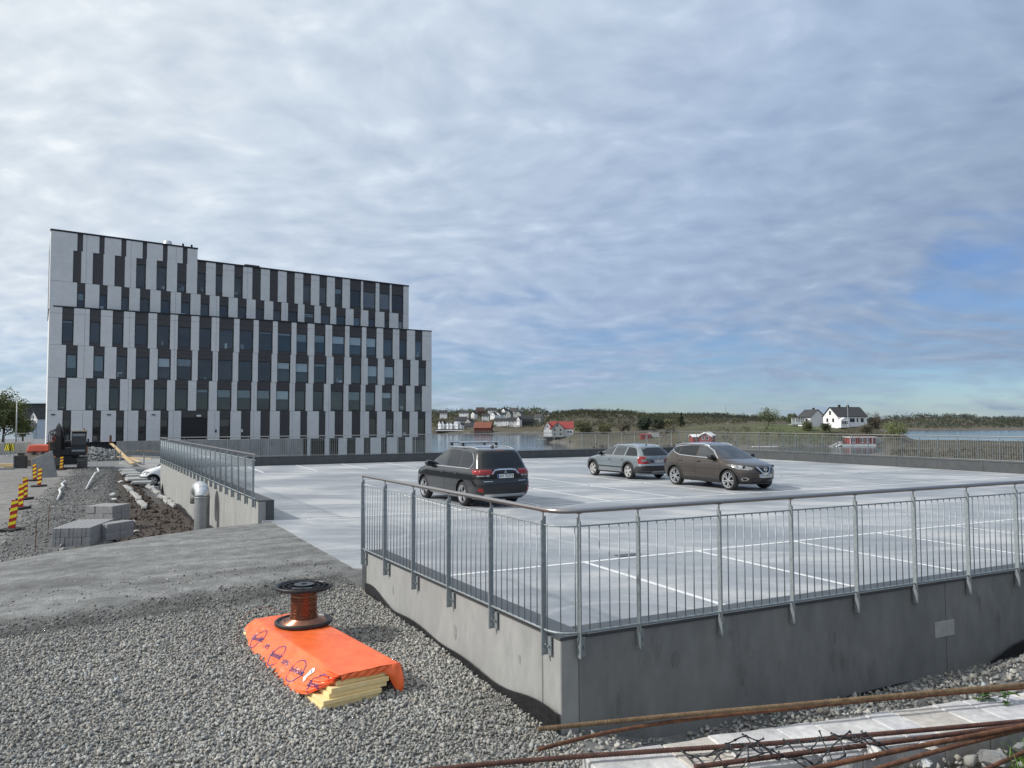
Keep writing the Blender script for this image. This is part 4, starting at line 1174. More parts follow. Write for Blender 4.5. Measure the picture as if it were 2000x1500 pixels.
# ------------------------------------------------------------------ vent pipe
def vent_pipe():
    c = (-9.88, 24.6, -1.35); r = .228
    root = thing('vent_pipe', 'large silver vent pipe with a gooseneck bend beside the long pale wall', 'pipe', c)
    grey = mat('grey galvanised duct', (.30, .315, .32), (.37, .385, .39), 8, .45, metal=.6)
    bright = mat('bright spiral duct', (.62, .63, .64), (.70, .71, .72), 14, .3, metal=.85)
    b = MB(); b.tube([(0, 0, 0), (0, 0, 1.45)], r, 32); b.lathe([(r + .002, 1.40), (r + .012, 1.41), (r + .012, 1.44), (r + .002, 1.45)], n=32); b.build('riser', grey, root, smooth=True, angle=40)
    d = np.array([-.6, .8]); bend = .27
    P = []
    for k in range(17):
        a = math.pi * k / 16; h = bend * (1 - math.cos(a)); P.append((d[0] * h, d[1] * h, 1.44 + bend * math.sin(a)))
    P.append((d[0] * 2 * bend, d[1] * 2 * bend, 1.20))
    b = MB(); b.tube(P, r - .003, 32, caps=False); o = b.build('bend', bright, root, smooth=True); so = o.modifiers.new('s', 'SOLIDIFY'); so.thickness = .004
    for k in (4, 8, 12):
        p = Vector(P[k]); t = (Vector(P[k + 1]) - Vector(P[k - 1])).normalized()
        b = MB(); b.tube([p - t * .012, p + t * .012], r + .006, 32, caps=False); b.build('seam', bright, root, smooth=True)
vent_pipe()

# ------------------------------------------------------------------ striped marker boards
def marker_parts(root):
    b = MB(); b.box((0, 0, .045), (.42, .78, .09)); o = b.build('foot', M['rubber'], root); bevel(o, .02, 2)
    b = MB(); b.box((0, 0, .54), (.22, .028, .90)); o = b.build('board', M['red_plate'], root); bevel(o, .006, 1)
    for k in range(4):
        z0 = .15 + k * .225
        b = MB(); poly = [(-.108, z0), (.108, z0 + .09), (.108, z0 + .195), (-.108, z0 + .105)]
        poly = [(x, min(z, .985)) for x, z in poly]
        b.prism(poly, lambda a, c, t: (a, t, c), -.0165, .0165); b.build('stripe', M['yellow_plate'], root)
def copy_tree(o, parent=None):
    c = o.copy(); COL.objects.link(c); c.parent = parent
    for ch in list(o.children): copy_tree(ch, c)
    return c
_mk = None
for lab, x, y, rz, lean in (('red and yellow striped marker board closest to the kerb block stacks', -16.19, 25.0, -.25, .10),
        ('striped marker board next behind the front one', -19.74, 31.0, -.35, .03), ('striped marker board half hidden behind the second one', -21.9, 34.7, -.25, 0.0),
        ('striped marker board standing before the tilted concrete slab', -25.82, 42.1, -.4, .05), ('striped marker board at the lower edge of the tilted slab', -28.6, 46.2, -.4, -.03),
        ('small far striped marker board beside the digger tracks', -33.0, 56.4, -.3, .04)):
    if _mk is None:
        _mk = thing('marker_board', lab, 'road marker', group='striped marker boards along the site road'); marker_parts(_mk); o = _mk
    else:
        o = copy_tree(_mk); o['label'] = lab
    o.location = (x, y, ground_z(x, y)); o.rotation_euler = (0, lean, rz + math.atan2(-x, y) * 0.6)

# ------------------------------------------------------------------ kerb block stacks, stakes, tubes
def blocks(label, c, ang, nl, nrow, lay, size, skip=()):
    root = thing('kerb_block_stack', label, 'kerb blocks', (c[0], c[1], ground_z(c[0], c[1]) - .02), ang)
    first = None; rr = random.Random(nl)
    for k in range(lay):
        for i in range(nrow):
            for j in range(nl):
                if (k, i, j) in skip: continue
                if first is None:
                    first = boxo('kerb_block', (0, 0, 0), size, M['kerbstone'], root); bevel(first, .008, 1); o = first
                else: o = share(first, 'kerb_block', root)
                if o is not first:
                    m_ = o.modifiers.new('b', 'BEVEL'); m_.width = .008; m_.segments = 1; m_.limit_method = 'ANGLE'
                o.location = ((i + .5) * (size[0] + .006) + rr.uniform(-.003, .003), (j + .5) * (size[1] + .008) + rr.uniform(-.012, .012), (k + .5) * (size[2] + .004))
                o.rotation_euler = (0, 0, rr.uniform(-.012, .012))
    return root
blocks('front stack of grey kerb blocks next to the packed ramp', (-12.95, 21.75), R(10), 4, 9, 2, (.105, .50, .26))
blocks('low row of grey kerb blocks behind the front stack', (-12.35, 22.9), R(-20), 2, 4, 2, (.105, .50, .24))
blocks('separate further stack of grey kerb blocks on the rubble', (-15.15, 27.45), R(-8), 2, 3, 2, (.34, .48, .26))
for lab, x, y, h in (('thin rusty stake before the front kerb blocks', -12.85, 20.85, .78), ('thin rusty stake standing in rubble behind the kerb blocks', -15.12, 25.2, .82)):
    b = MB(); b.tube([(0, 0, 0), (.01, .01, h)], .011, 6); o = b.build('stake', M['rust'], None); o.location = (x, y, ground_z(x, y) - .02); tag(o, lab, 'stake')
def tube_thing(label, pts, r, m, cat, name):
    P = [Vector((x, y, ground_z(x, y) + r + dz)) for x, y, dz in pts]
    c = P[0]
    b = MB(); b.tube([p - c for p in P], r, 8); o = b.build(name, m, None, smooth=True); o.location = c
    return tag(o, label, cat)
M['fleece'] = mat('white fleece', (.66, .66, .65), (.5, .5, .49), 12, .9, bump=.5, bscale=14)
def groundpt(b, y, z=-1.0):
    d = (EYE - z) * 1500 / (y - hz(b)); return ((b - 1000) * d / 1500, d)
tube_thing('crumpled strip of white fleece lying on the rubble', [(*groundpt(b, y), dz) for b, y, dz in ((117, 977, 0), (122, 966, .06), (120, 960, .05), (128, 955, .1), (124, 948, .05), (131, 944, .08))], .055, M['fleece'], 'fleece strip', 'fleece_strip')
tube_thing('white plastic tube end poking from the rubble near brown soil', [(*groundpt(b, y), dz) for b, y, dz in ((172, 956, 0), (181, 942, .1), (189, 933, .25), (196, 928, .2), (193, 924, .3))], .055, M['fleece'], 'tube', 'plastic_tube')
for k, (b_, y_, s_) in enumerate(((226, 972, .22), (222, 965, .2), (191, 954, .14), (192, 925, .22), (238, 934, .3), (222, 964, .15), (263, 1002, .16), (270, 1020, .14))):
    x, y = groundpt(b_, y_)
    rock(['white lump of limestone at the soil edge', 'pale slab of stone tipped on the soil edge', 'small white lump beside the plastic tube', 'white block at the top of the plastic tube', 'white flat stone beside the stone edging', 'small pale stone under the tipped slab', 'pale stone by the further kerb blocks', 'pale stone beside the front kerb blocks'][k],
         (x, y, ground_z(x, y) + s_ * .2), (s_, s_ * .7, s_ * .45), 30 + k, 'snow_white')

M['edging'] = mat('pale limestone edging', (.40, .40, .385), (.28, .28, .27), 5, .85, bump=.5, bscale=20, dist=.02)
# white stone edging along the lower car park
def edging():
    root = thing('stone_edging', 'line of white flat stones edging the lower car park beside brown soil', 'stone edging', (*groundpt(268, 948, -1.25), -1.3))
    off = root.location; rr = random.Random(8)
    A_ = np.array(groundpt(236, 911, -1.15)); B_ = np.array(groundpt(268, 946, -1.2)); C_ = np.array(groundpt(314, 991, -1.3))
    def slab(c, L, w, h, ang, z):
        b = MB(); b.box((c[0] - off[0], c[1] - off[1], z - off[2]), (L, w, h), rz=ang, taper=.93)
        o = b.build('edging_stone', M['edging'], root); bevel(o, .03, 1)
    d = B_ - A_; L = np.linalg.norm(d); an = math.atan2(d[1], d[0]) + math.pi / 2
    n = 15
    for k in range(n):
        p = A_ + d * (k + .5) / n; q = p + np.array([.35, .1])
        slab(q + np.array([rr.uniform(-.15, .15), 0]), rr.uniform(.9, 1.4), .72 * L / n, .15, an + rr.uniform(-.15, .15), -1.2 + rr.uniform(-.05, .1))
    d = C_ - B_; n = 12
    for k in range(n):
        for s_ in (-.55, .65):
            p = B_ + d * (k + .5) / n + np.array([s_ * .9, s_ * .35])
            slab(p, rr.uniform(.18, .3), L / n * .96, .13, an + rr.uniform(-.12, .12), -1.22 + rr.uniform(-.06, .06))
edging()
# ------------------------------------------------------------------ the office block
class Facade:
    def __init__(s, o, e):
        s.o = np.array(o, float); d = np.array(e, float) - s.o; s.len = np.linalg.norm(d); s.d = d / s.len
        s.n = np.array([s.d[1], -s.d[0]])                    # outward, towards the deck
    def s_of(s, b):
        """distance along the facade of a bearing"""
        k = (b - 1000) / 1500.0
        # o.x + t d.x = k (o.y + t d.y)
        return (k * s.o[1] - s.o[0]) / (s.d[0] - k * s.d[1])
    def at(s, t, depth, z):
        p = s.o + s.d * t - s.n * depth
        return (float(p[0]), float(p[1]), float(z))
FL = Facade((-51.46, 85.0), (-11.59, 110.6))
FU = Facade((-51.50, 85.0), (-15.45, 113.75))
def px3(l, o=(60, 420)): return [tuple(o[0] + x / 4.762 for x in p) for p in l]
def build_office():
    root = thing('office_block', 'black and white panelled office block standing behind the parking deck', 'office building', (-31.5, 98, -1.1))
    off = root.location
    sd = np.array([math.cos(R(121.7)), math.sin(R(121.7))])
    Z = [-3.7, 0.25, 3.85, 7.5, 11.18, 15.48]
    UZ = [15.2, 18.37, 22.6, 24.05]
    s_end = FL.s_of(842.5); u_end = FU.s_of(797.3); u_tall = FU.s_of(381)
    def mass(F, s0, s1, z0, z1, name, depth=14, front=.46, m='panel_dark'):
        a = F.at(s0, front, z0); c = F.at(s1, front, z0)
        P = [a, c, (c[0] + sd[0] * depth, c[1] + sd[1] * depth, z0), (a[0] + sd[0] * depth, a[1] + sd[1] * depth, z0)]
        b = MB(); b.hexa(P + [(p[0], p[1], z1) for p in P]); return b.build(name, M[m], root, offset=off)
    mass(FL, 0.02, s_end - .02, -4.2, Z[5] - .08, 'lower_storeys', m='interior')
    mass(FU, 0.02, u_end - .02, Z[5] - .07, UZ[2] - .08, 'upper_storeys', m='interior')
    mass(FU, 0.02, u_tall - .02, UZ[2] - .07, UZ[3] - .08, 'roof_storey', m='interior')
    def piece(F, s0, s1, z0, z1, d0, d1, name, m, parent=None):
        P = [F.at(s0, d0, z0), F.at(s1, d0, z0), F.at(s1, d1, z0), F.at(s0, d1, z0)]
        b = MB(); b.hexa(P + [(p[0], p[1], z1) for p in P]); return b.build(name, M[m], parent or root, offset=off)
    # flank wall, seen on edge, and roof edges
    for F, z0, z1, e in ((FL, -4.2, Z[5], 0), (FU, Z[5] + .01, UZ[3], 0)):
        a = F.at(0, 0, z0); P = [a, F.at(.03, .02, z0), (a[0] + sd[0] * 14 + .03, a[1] + sd[1] * 14, z0), (a[0] + sd[0] * 14, a[1] + sd[1] * 14, z0)]
        b = MB(); b.hexa(P + [(p[0], p[1], z1) for p in P]); b.build('flank_panel', M['panel'], root, offset=off)
    for F, z0, z1, e in ((FL, -4.2, Z[5], s_end), (FU, Z[5] + .01, UZ[2], u_end)):
        piece(F, e - .05, e + .01, z0, z1, -.03, 14, 'flank_panel', 'panel')
    piece(FL, 0.35, s_end + .05, Z[5] - .06, Z[5] + .07, -.06, .55, 'roof_edge', 'frame')
    piece(FU, u_tall - .02, u_end + .05, UZ[2] - .06, UZ[2] + .12, -.08, .5, 'roof_edge', 'frame')
    piece(FU, -.05, u_tall + .05, UZ[3] - .06, UZ[3] + .12, -.08, .5, 'roof_edge', 'frame')
    piece(FL, 2.0, s_end * .62, -1.0, Z[1] - .02, .30, .5, 'plinth', 'cap')
    rr = random.Random(21)
    joints = [162, 250, 339, 420, 495.6, 571, 641.6, 709.4, 774]
    def light(F, s0, s1, z0, z1, top_joint=False, js=()):
        cuts = [s0] + [j for j in js if s0 + .25 < j < s1 - .25] + [s1]
        for a, c in zip(cuts[:-1], cuts[1:]):
            a2 = a + (.012 if a > s0 else 0); c2 = c - (.012 if c < s1 else 0)
            zz = [z0 + .012, z1 - .70, z1] if top_joint else [z0 + .012, z1]
            for k in range(len(zz) - 1):
                piece(F, a2, c2, zz[k] + (.012 if k else 0), zz[k + 1] - .012, -.03 + rr.uniform(0, .004), .47, 'facade_panel', 'panel')
    def dark_bay(F, s0, s1, z0, z1, head, sill=.30, window=True, blind=None, door=False, blind_h=.5):
        s0 += .004; s1 -= .004
        if not window:
            piece(F, s0, s1, z0 + .008, z1 - .008, .05, .46, 'spandrel_panel', 'panel_dark'); return
        zt = z1 - head; zb = z0 + sill
        h = (z1 - .008 - zt) / 2
        piece(F, s0, s1, zt, zt + h - .006, .05, .46, 'spandrel_panel', 'panel_dark')
        piece(F, s0, s1, zt + h + .006, z1 - .008, .05, .46, 'spandrel_panel', 'panel_dark')
        if sill > .05: piece(F, s0, s1, z0 + .008, zb, .05, .46, 'spandrel_panel', 'panel_dark')
        f = .065
        b = MB()
        for (a, c, e, g) in ((s0 + .02, s0 + .02 + f, zb, zt), (s1 - .05 - f, s1 - .02, zb, zt), (s0 + .02 + f, s1 - .05 - f, zb, zb + f), (s0 + .02 + f, s1 - .05 - f, zt - f, zt)):
            P = [F.at(a, .12, e), F.at(c, .12, e), F.at(c, .22, e), F.at(a, .22, e)]; b.hexa(P + [(p[0], p[1], g) for p in P])
        w = b.build('window', M['frame'], root, offset=off)
        b = MB(); P = [F.at(s0 + .02 + f, .165, zb + f), F.at(s1 - .05 - f, .165, zb + f), F.at(s1 - .05 - f, .165, zt - f), F.at(s0 + .02 + f, .165, zt - f)]
        b.add(P, [(0, 1, 2, 3)]); b.build('pane', M['pane'], w, offset=off)
        if blind:
            zz = zt - f - (zt - zb - 2 * f) * blind
            piece(F, s0 + .12, s1 - .15, zz, zt - f - .01, .20, .212, 'blind', 'blind', w)
        elif rr.random() < .5:
            # desks, monitors and boxes standing in the window
            x0 = s0 + .15; wd = (s1 - s0 - .4)
            for q in range(rr.randrange(1, 4)):
                xx = x0 + wd * rr.random() * .7; hh = rr.uniform(.2, .75); ww = min(rr.uniform(.15, .5), s1 - .18 - xx)
                if ww > .05: piece(F, xx, xx + ww, zb + f + .02, zb + f + hh, .30, .36, 'furnishing', rr.choice(['white', 'interior', 'blind', 'cap']), w)
    def row(F, iv, z0, z1, head, sill, end, js, top_joint=False, nowin=(), blinds={}, first_dark=None):
        S = [(F.s_of(a), F.s_of(c)) for a, c in iv]
        S[0] = (0.0, S[0][1]) if first_dark is None else S[0]
        S[-1] = (S[-1][0], end)
        for a, c in S: light(F, a, c, z0, z1, top_joint, js)
        D = [(S[k][1], S[k + 1][0]) for k in range(len(S) - 1)]
        if first_dark is not None: D = [(first_dark, S[0][0])] + D
        for k, (a, c) in enumerate(D):
            if c - a < .15: continue
            dark_bay(F, a, c, z0, z1, head, sill, k not in nowin, blinds.get(k))
    A3 = lambda l: px3(l, (60, 600)); A1 = lambda l: px3(l, (60, 420)); B2 = lambda l: px3(l, (440, 480)); B4 = lambda l: px3(l, (440, 600))
    jl = [FL.s_of(j) for j in joints]
    R5 = A1([(165, 272), (383, 530), (635, 745), (850, 953), (1080, 1160), (1285, 1355), (1480, 1555), (1672, 1742)]) + B2([(72, 122), (255, 302), (435, 480), (610, 655), (760, 823), (927, 988), (1110, 1150), (1268, 1308), (1405, 1465), (1557, 1615), (1688, 1762), (1832, 1922)])
    row(FL, R5, Z[4], Z[5] - .07, 1.42, .36, s_end, jl, True, blinds={10: .12, 11: .42, 12: .40, 13: .42, 14: .45, 15: .50, 9: .06, 0: .08})
    R4 = A3([(150, 315), (425, 573), (677, 787), (890, 968), (1098, 1172), (1297, 1350), (1495, 1547), (1687, 1735)]) + B4([(65, 115), (250, 298), (427, 478), (603, 650), (773, 820), (940, 1003), (1105, 1166), (1265, 1323), (1418, 1478), (1572, 1647), (1722, 1795), (1867, 1920)])
    row(FL, R4, Z[3], Z[4], 1.02, .14, s_end, jl, blinds={0: .62, 1: .72, 4: .42, 5: .36, 10: .32, 11: .46, 12: .12, 15: .58, 16: .62})
    R3 = A3([(138, 250), (332, 507), (613, 725), (828, 935), (1062, 1140), (1265, 1338), (1462, 1538), (1655, 1730)]) + B4([(57, 107), (242, 292), (420, 470), (597, 645), (748, 813), (917, 978), (1100, 1144), (1260, 1302), (1396, 1456), (1550, 1610), (1682, 1757), (1830, 1920)])
    row(FL, R3, Z[2], Z[3], .98, .12, s_end, jl, blinds={6: .14, 7: .38, 8: .40, 9: .42, 10: .45, 14: .45, 15: .72, 16: .3})
    R2 = A3([(130, 297), (378, 577), (655, 795), (870, 1002), (1078, 1207), (1283, 1400), (1648, 1758)]) + B4([(50, 147), (236, 328), (416, 507), (600, 698), (763, 870), (932, 1017), (1098, 1176), (1257, 1336), (1412, 1490), (1567, 1642), (1715, 1789), (1862, 1918)])
    S = [(FL.s_of(a), FL.s_of(c)) for a, c in R2]; S[0] = (0, S[0][1]); S[-1] = (S[-1][0], s_end)
    for a, c in S: light(FL, a, c, Z[1], Z[2], False, jl)
    for k in range(len(S) - 1):
        a, c = S[k][1], S[k + 1][0]
        if k == 5:
            piece(FL, a + .004, c - .004, Z[2] - .85, Z[2] - .008, .05, .46, 'spandrel_panel', 'panel_dark')
            g = piece(FL, a + .05, c - .05, Z[1], Z[2] - .88, .22, .30, 'garage_door', 'frame')
            for q in range(5):
                z = Z[1] + .1 + q * .5; piece(FL, a + .08, c - .08, z, z + .46, .205, .222, 'door_slat', 'frame', g)
            piece(FL, (a + c) / 2 + .25, (a + c) / 2 + .75, Z[2] - .72, Z[2] - .5, -.04, .05, 'door_lamp', 'white', g)
        elif 7 <= k <= 13: dark_bay(FL, a, c, Z[1], Z[2], 1, window=False)
        else: dark_bay(FL, a, c, Z[1], Z[2], .95, .08)
    for b_, y in ((104, 807), (213, 809.5), (300, 810)):
        s = FL.s_of(b_); z = 3.3; piece(FL, s - .2, s + .2, z, z + .14, -.12, -.031, 'wall_lamp', 'cap')
    for b_, hgt in ((422, .5), (473, .9)):
        s = FL.s_of(b_); piece(FL, s - .1, s + .1, 1.2, 1.55, -.06, -.031, 'wall_box', 'cap' if b_ == 422 else 'white')
    R1 = B4([(555, 628), (765, 795), (930, 970), (1055, 1135), (1215, 1290), (1352, 1448), (1507, 1600), (1675, 1740), (1863, 1915)])
    S = [(FL.s_of(a), FL.s_of(c)) for a, c in R1]; S[-1] = (S[-1][0], s_end)
    for a, c in S: light(FL, a, c, Z[0], Z[1], False, jl)
    for k in range(len(S) - 1): dark_bay(FL, S[k][1], S[k + 1][0], Z[0], Z[1], .35, .08)
    piece(FL, 0, S[0][0], Z[0], Z[1] - .03, .3, .46, 'plinth', 'cap')
    # upper storeys, set back along a turned line
    ju = [FU.s_of(j) for j in (162, 250, 339, 420, 480, 555, 625, 700)]
    U1 = A1([(178, 405), (483, 615), (692, 820), (897, 995), (1093, 1190), (1285, 1380), (1472, 1563), (1650, 1740), (1828, 1912)]) + B2([(103 - 85, 103), (187, 270), (353, 435), (513, 573), (668, 727), (822, 880), (972, 1025), (1115, 1187), (1257, 1325), (1392, 1475), (1523, 1606), (1653, 1698)])
    U1 = [p for i, p in enumerate(U1) if i != 9] if abs(U1[8][0] - U1[9][0]) < 4 else U1
    row(FU, U1, UZ[0], UZ[1], 1.12, .02, u_end, ju, blinds={0: .4, 12: .25})
    UL = A1([(198, 398), (452, 605), (655, 812), (860, 1012), (1055, 1203), (1248, 1390), (1435, 1530)])
    LLo = A1([(180, 362), (440, 547), (648, 753), (850, 955), (1050, 1147), (1245, 1340), (1430, 1530)])
    zs = UZ[3] - 2.05
    SU_ = [(FU.s_of(a), FU.s_of(c)) for a, c in UL]; SL_ = [(FU.s_of(a), FU.s_of(c)) for a, c in LLo]
    SU_[0] = (0, SU_[0][1]); SL_[0] = (0, SL_[0][1]); SU_[-1] = (SU_[-1][0], u_tall); SL_[-1] = (SL_[-1][0], u_tall)
    for (a, c), (e, g) in zip(SU_, SL_):
        light(FU, a, c, zs - .012, UZ[3] - .07, False, ju); light(FU, e, g, UZ[1], zs + .011, False, ju)
    for k in range(6):
        piece(FU, SU_[k][1] + .004, SU_[k + 1][0] - .004, zs, UZ[3] - .07, .05, .46, 'spandrel_panel', 'panel_dark')
        a, c = SL_[k][1], SL_[k + 1][0]
        if k < 3: piece(FU, a + .004, c - .004, UZ[1] + .008, zs - .006, .05, .46, 'spandrel_panel', 'panel_dark')
        else: dark_bay(FU, a, c, UZ[1], zs, .7 if k < 5 else 2.3, .15)
    U2 = A1([(1612, 1702), (1788, 1876)]) + B2([(0, 65), (150, 236), (317, 400), (478, 558), (635, 713), (788, 865), (937, 1010), (1083, 1152), (1258, 1275), (1395, 1427), (1527, 1542), (1655, 1698)])
    U2[2] = (431.6, U2[2][1])
    row(FU, U2, UZ[1], UZ[2] - .07, 1.45, .36, u_end, ju, True, nowin=(4, 5, 6), first_dark=u_tall + .02, blinds={9: .3})
    # roof plant
    s = FU.s_of(335)
    c = FU.at(s, 3.0, UZ[3]); b = MB(); b.lathe([(0, -.2), (.62, -.2), (.62, .25), (.48, 1.05), (.40, 1.15), (0, 1.15)], (c[0], c[1], c[2]), 20)
    b.build('roof_vent', mat('pale roof vent', (.55, .58, .6), None, rough=.4, metal=.4), root, smooth=True, angle=40, offset=off)
    for b_, F, z in ((354, FU, UZ[3]), (371, FU, UZ[3])):
        s = F.s_of(b_); piece(F, s - .1, s + .1, z + .1, z + .5, .3, .5, 'roof_bracket', 'frame')
    s = FU.s_of(494); piece(FU, s - 1.0, s + .9, UZ[2] + .1, UZ[2] + .42, .6, 1.6, 'roof_hatch', 'cap')
build_office()

# ------------------------------------------------------------------ site in front of the office block
def wall_between(name, label, cat, p0, p1, z0, z1, t, m, seg=None):
    p0 = np.array(p0[:2], float); p1 = np.array(p1[:2], float); d = p1 - p0; L = np.linalg.norm(d); d /= L; n = np.array([-d[1], d[0]])
    c = (p0 + p1) / 2; root = thing(name, label, cat, (c[0], c[1], z0))
    k = seg or 1
    for i in range(k):
        a, e = L * i / k + .01, L * (i + 1) / k - .01
        P = [p0 + d * a, p0 + d * e, p0 + d * e + n * t, p0 + d * a + n * t]
        P = [(q[0], q[1], z0) for q in P]
        MB().hexa(P + [(q[0], q[1], z1) for q in P]).build('wall_panel', M[m], root, offset=root.location)
    return root
wall_between('retaining_wall', 'dark board marked concrete wall between the deck and the office block', 'wall', FL.at(FL.s_of(221), -5.0, 0), FL.at(FL.s_of(569), -5.0, 0), -3.6, .42, .3, 'concrete_dark', 8)
def timber_slab():
    a = pt(222, 896, 70); c = pt(345, 908, 62)
    root = thing('concrete_slab', 'low concrete slab under construction with timber shuttering lying on it', 'slab', (float(a[0] + c[0]) / 2, float(a[1] + c[1]) / 2, -1.4))
    off = root.location
    P = [(pt(228, 905, 66)), (pt(340, 905, 60)), (pt(350, 895, 74)), (pt(216, 895, 78))]
    P = [(p[0], p[1], -1.5) for p in P]
    MB().hexa(P + [(p[0], p[1], -1.08) for p in P]).build('slab_top', M['concrete'], root, offset=off)
timber_slab()
def plank(label, p0, p1, w, h, group='loose timber on the concrete slab'):
    p0 = Vector(p0); p1 = Vector(p1); c = (p0 + p1) / 2
    b = MB(); d = (p1 - p0); L = d.length; d.normalize(); s = d.cross(Vector((0, 0, 1))).normalized() * w / 2; u = s.cross(d).normalized() * h / 2
    q0, q1 = p0 - c, p1 - c
    b.hexa([q0 - s - u, q1 - s - u, q1 + s - u, q0 + s - u, q0 - s + u, q1 - s + u, q1 + s + u, q0 + s + u])
    o = b.build('timber_plank', M['wood'], None); o.location = c
    return tag(o, label, 'plank', group)
for lab, a, c, w in (('long pale plank leaning down from the end of the concrete wall', (219, 866, 77), (250, 895, 68), .28), ('pale plank lying crosswise on the slab', (246, 893, 69), (262, 905, 63), .3),
        ('pale plank lying beside the crosswise one', (256, 894, 69), (276, 902, 64), .3), ('brown plank lying along the slab edge', (232, 891.5, 70), (298, 895.5, 66), .18),
        ('yellowish timber waler fixed along the concrete wall', (248, 880.5, 76), (322, 882, 80), .12), ('second short timber waler on the concrete wall', (270, 879, 77), (302, 879.6, 79), .12)):
    plank(lab, pt(*a), pt(*c), w, .06)
for k, (b_, y0, y1, d) in enumerate(((217, 850, 868, 77), (226, 872, 893, 72), (237, 882, 901, 66), (283, 886, 905, 64))):
    p = pt(b_, y1, d); q = pt(b_, y0, d)
    b = MB(); b.tube([(0, 0, 0), (0, 0, q[2] - p[2])], .05 if k else .11, 6); o = b.build('shuttering_post', M['galv'] if k else M['rust'], None); o.location = p
    tag(o, ['rusty post standing at the end of the concrete wall', 'thin steel post by the leaning plank', 'thin steel post at the slab corner', 'thin steel post on the slab edge beyond the planks'][k], 'post')

def leaning_slab():
    p = groundpt(90, 931, -1.0)
    root = thing('concrete_element', 'large precast concrete slab standing tilted on the site road', 'concrete slab', (p[0], p[1], -1.05), R(22))
    b = MB(); b.hexa([(-.62, -.25, 0), (.66, -.05, 0), (.66, .55, 0), (-.62, .35, 0), (-.74, -.1, 1.2), (.36, .1, 1.72), (.36, .42, 1.72), (-.74, .30, 1.2)])
    o = b.build('slab_body', M['concrete_dark'], root); bevel(o, .02, 1)
leaning_slab()

